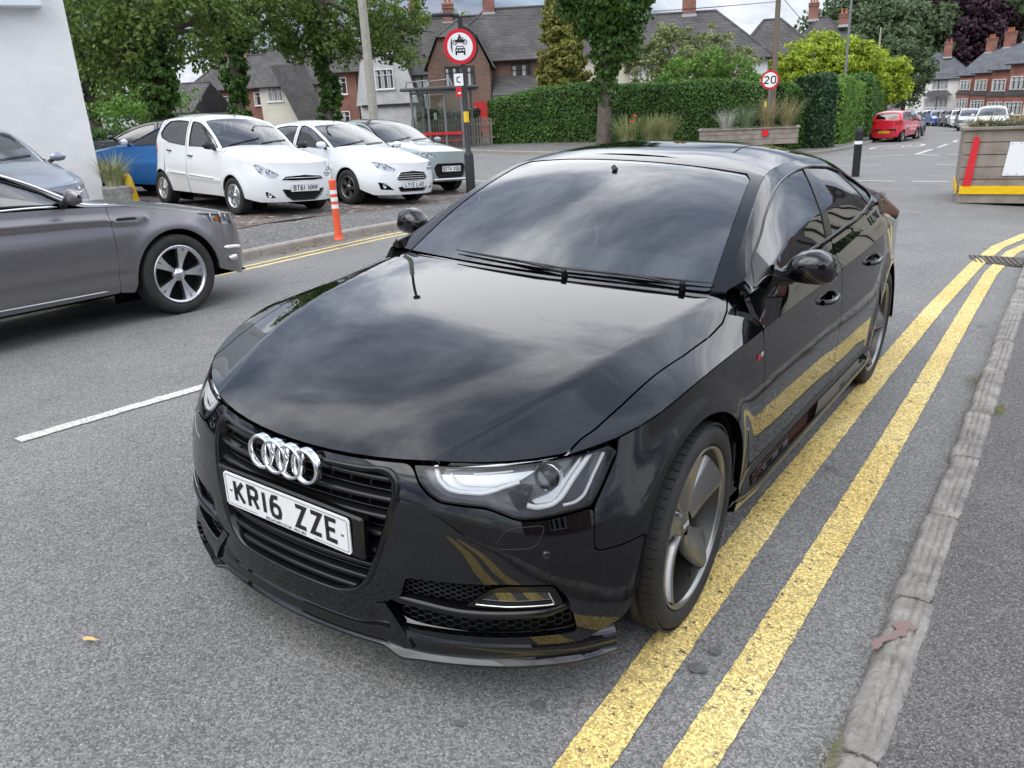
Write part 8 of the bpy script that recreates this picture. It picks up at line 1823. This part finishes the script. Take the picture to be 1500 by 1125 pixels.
# ---------------------------------------------------------------- more cars
blue = gcar('hatch', M_bluecar, car_pose(*svg(172, 18.4), R(-66), 'hatch'), 'bright blue hatchback with white mirror caps beside the white building', F=dict(lamps=[[(.44,.66),(.56,.705),(.70,.74),(.73,.70),(.60,.62),(.50,.60)]], grilles=[[(0,.34),(.36,.35),(.30,.28),(0,.27)]], plate=(0, 0, .45, 'BX63 OTL')), mirror_m=M_whitecar, glassm=M_tint, rims=M_spark, h=.08)
dark = gcar('estate', paint('charcoal_paint', (.035, .038, .045), .3, .4), car_pose(*svg(140, 24), R(-60), 'estate'), 'dark grey estate car mostly hidden behind the blue hatchback', F=dict(plate=(0, 0, .52, 'BD09 TLS')), glassm=M_tint, h=.10, interior=False)
silv = gcar('hatch', M_silver, car_pose(-9.65, 3.0, R(84), 'hatch'), 'silver grey car whose bonnet shows between the moving grey car and the white building', F=dict(lamps=[[(.44,.66),(.56,.705),(.70,.74),(.73,.70),(.60,.62),(.50,.60)]], grilles=[[(0,.34),(.36,.35),(.30,.28),(0,.27)]], plate=(0, 0, .45, 'BT15 ZRE')), h=.08)
x, y = svg(1309, 47.5)
red = gcar('mini', M_redcar, Matrix.Translation((x, y, gz(x, y)+.02)) @ Matrix.Rotation(R(173), 4, 'Z') @ Matrix.Translation((0, -2.2, 0)), 'small bright red hatchback seen from behind, parked at the mouth of the side road', F=dict(rear_plate=(.50, 'YB05 NKY')), h=.08, glassm=M_tint)
b = MB(); b.box((0, 2.845, .62), (1.15, .03, .07)); o = b.build('rubbing_strip', M_plastic, red)
def far(src, px, D, rz, lab, col=None, grp='cars parked along the far side street'):
    x, y = svg(px, D); mats = {src[1]: col} if col else None
    return copy_thing(src[0], mw=Matrix.Translation((x, y, gz(x, y)+.02)) @ Matrix.Rotation(rz, 4, 'Z'), label=lab, group=grp, mats=mats)
cw_ = paint('off_white_paint', (.70, .71, .71)); far((hatch, M_whitecar), 1333, 52.5, R(173), 'dark grey hatchback parked directly ahead of the red one', M_greycar); far((hatch, M_whitecar), 1341, 58.5, R(172), 'silver hatchback third in line ahead of the red one', M_silver)
L_ = [(1352, 112, hatch, M_whitecar, paint('teal_grey_paint', (.10, .14, .16)), 'dark grey car parked furthest left in front of the white rendered house', 25), (1362, 108, hatch, M_whitecar, None, 'white hatchback parked below the bay of the white rendered house', 30), (1370, 104, mini, M_whitecar, None, 'small white car half hidden by the distant dark one', 20), (1377, 101, hatch, M_whitecar, M_navy, 'distant black car left of the blue one', 20), (1386, 97, est, M_greycar, paint('royal_blue_paint', (.02, .08, .35)), 'distant royal blue estate car in the far row', 20),
      (1397, 94, hatch, M_whitecar, M_navy, 'distant black hatchback right of the royal blue estate', 15), (1406, 90, cross, M_sage, M_greycar, 'distant dark grey crossover beside the row of black cars', 15), (1415, 85, hatch, M_whitecar, cw_, 'distant off white hatchback nearest the timber planter', 12), (1432, 70, est, M_greycar, M_silver, 'silver car half hidden behind the timber planter flowers', 10), (1462, 55, est, M_greycar, cw_, 'white car behind the timber planter at the right edge', 5)]
for px_, D_, s, pm, col, lab, a in L_: far((s, pm), px_, D_, R(a), lab, col)
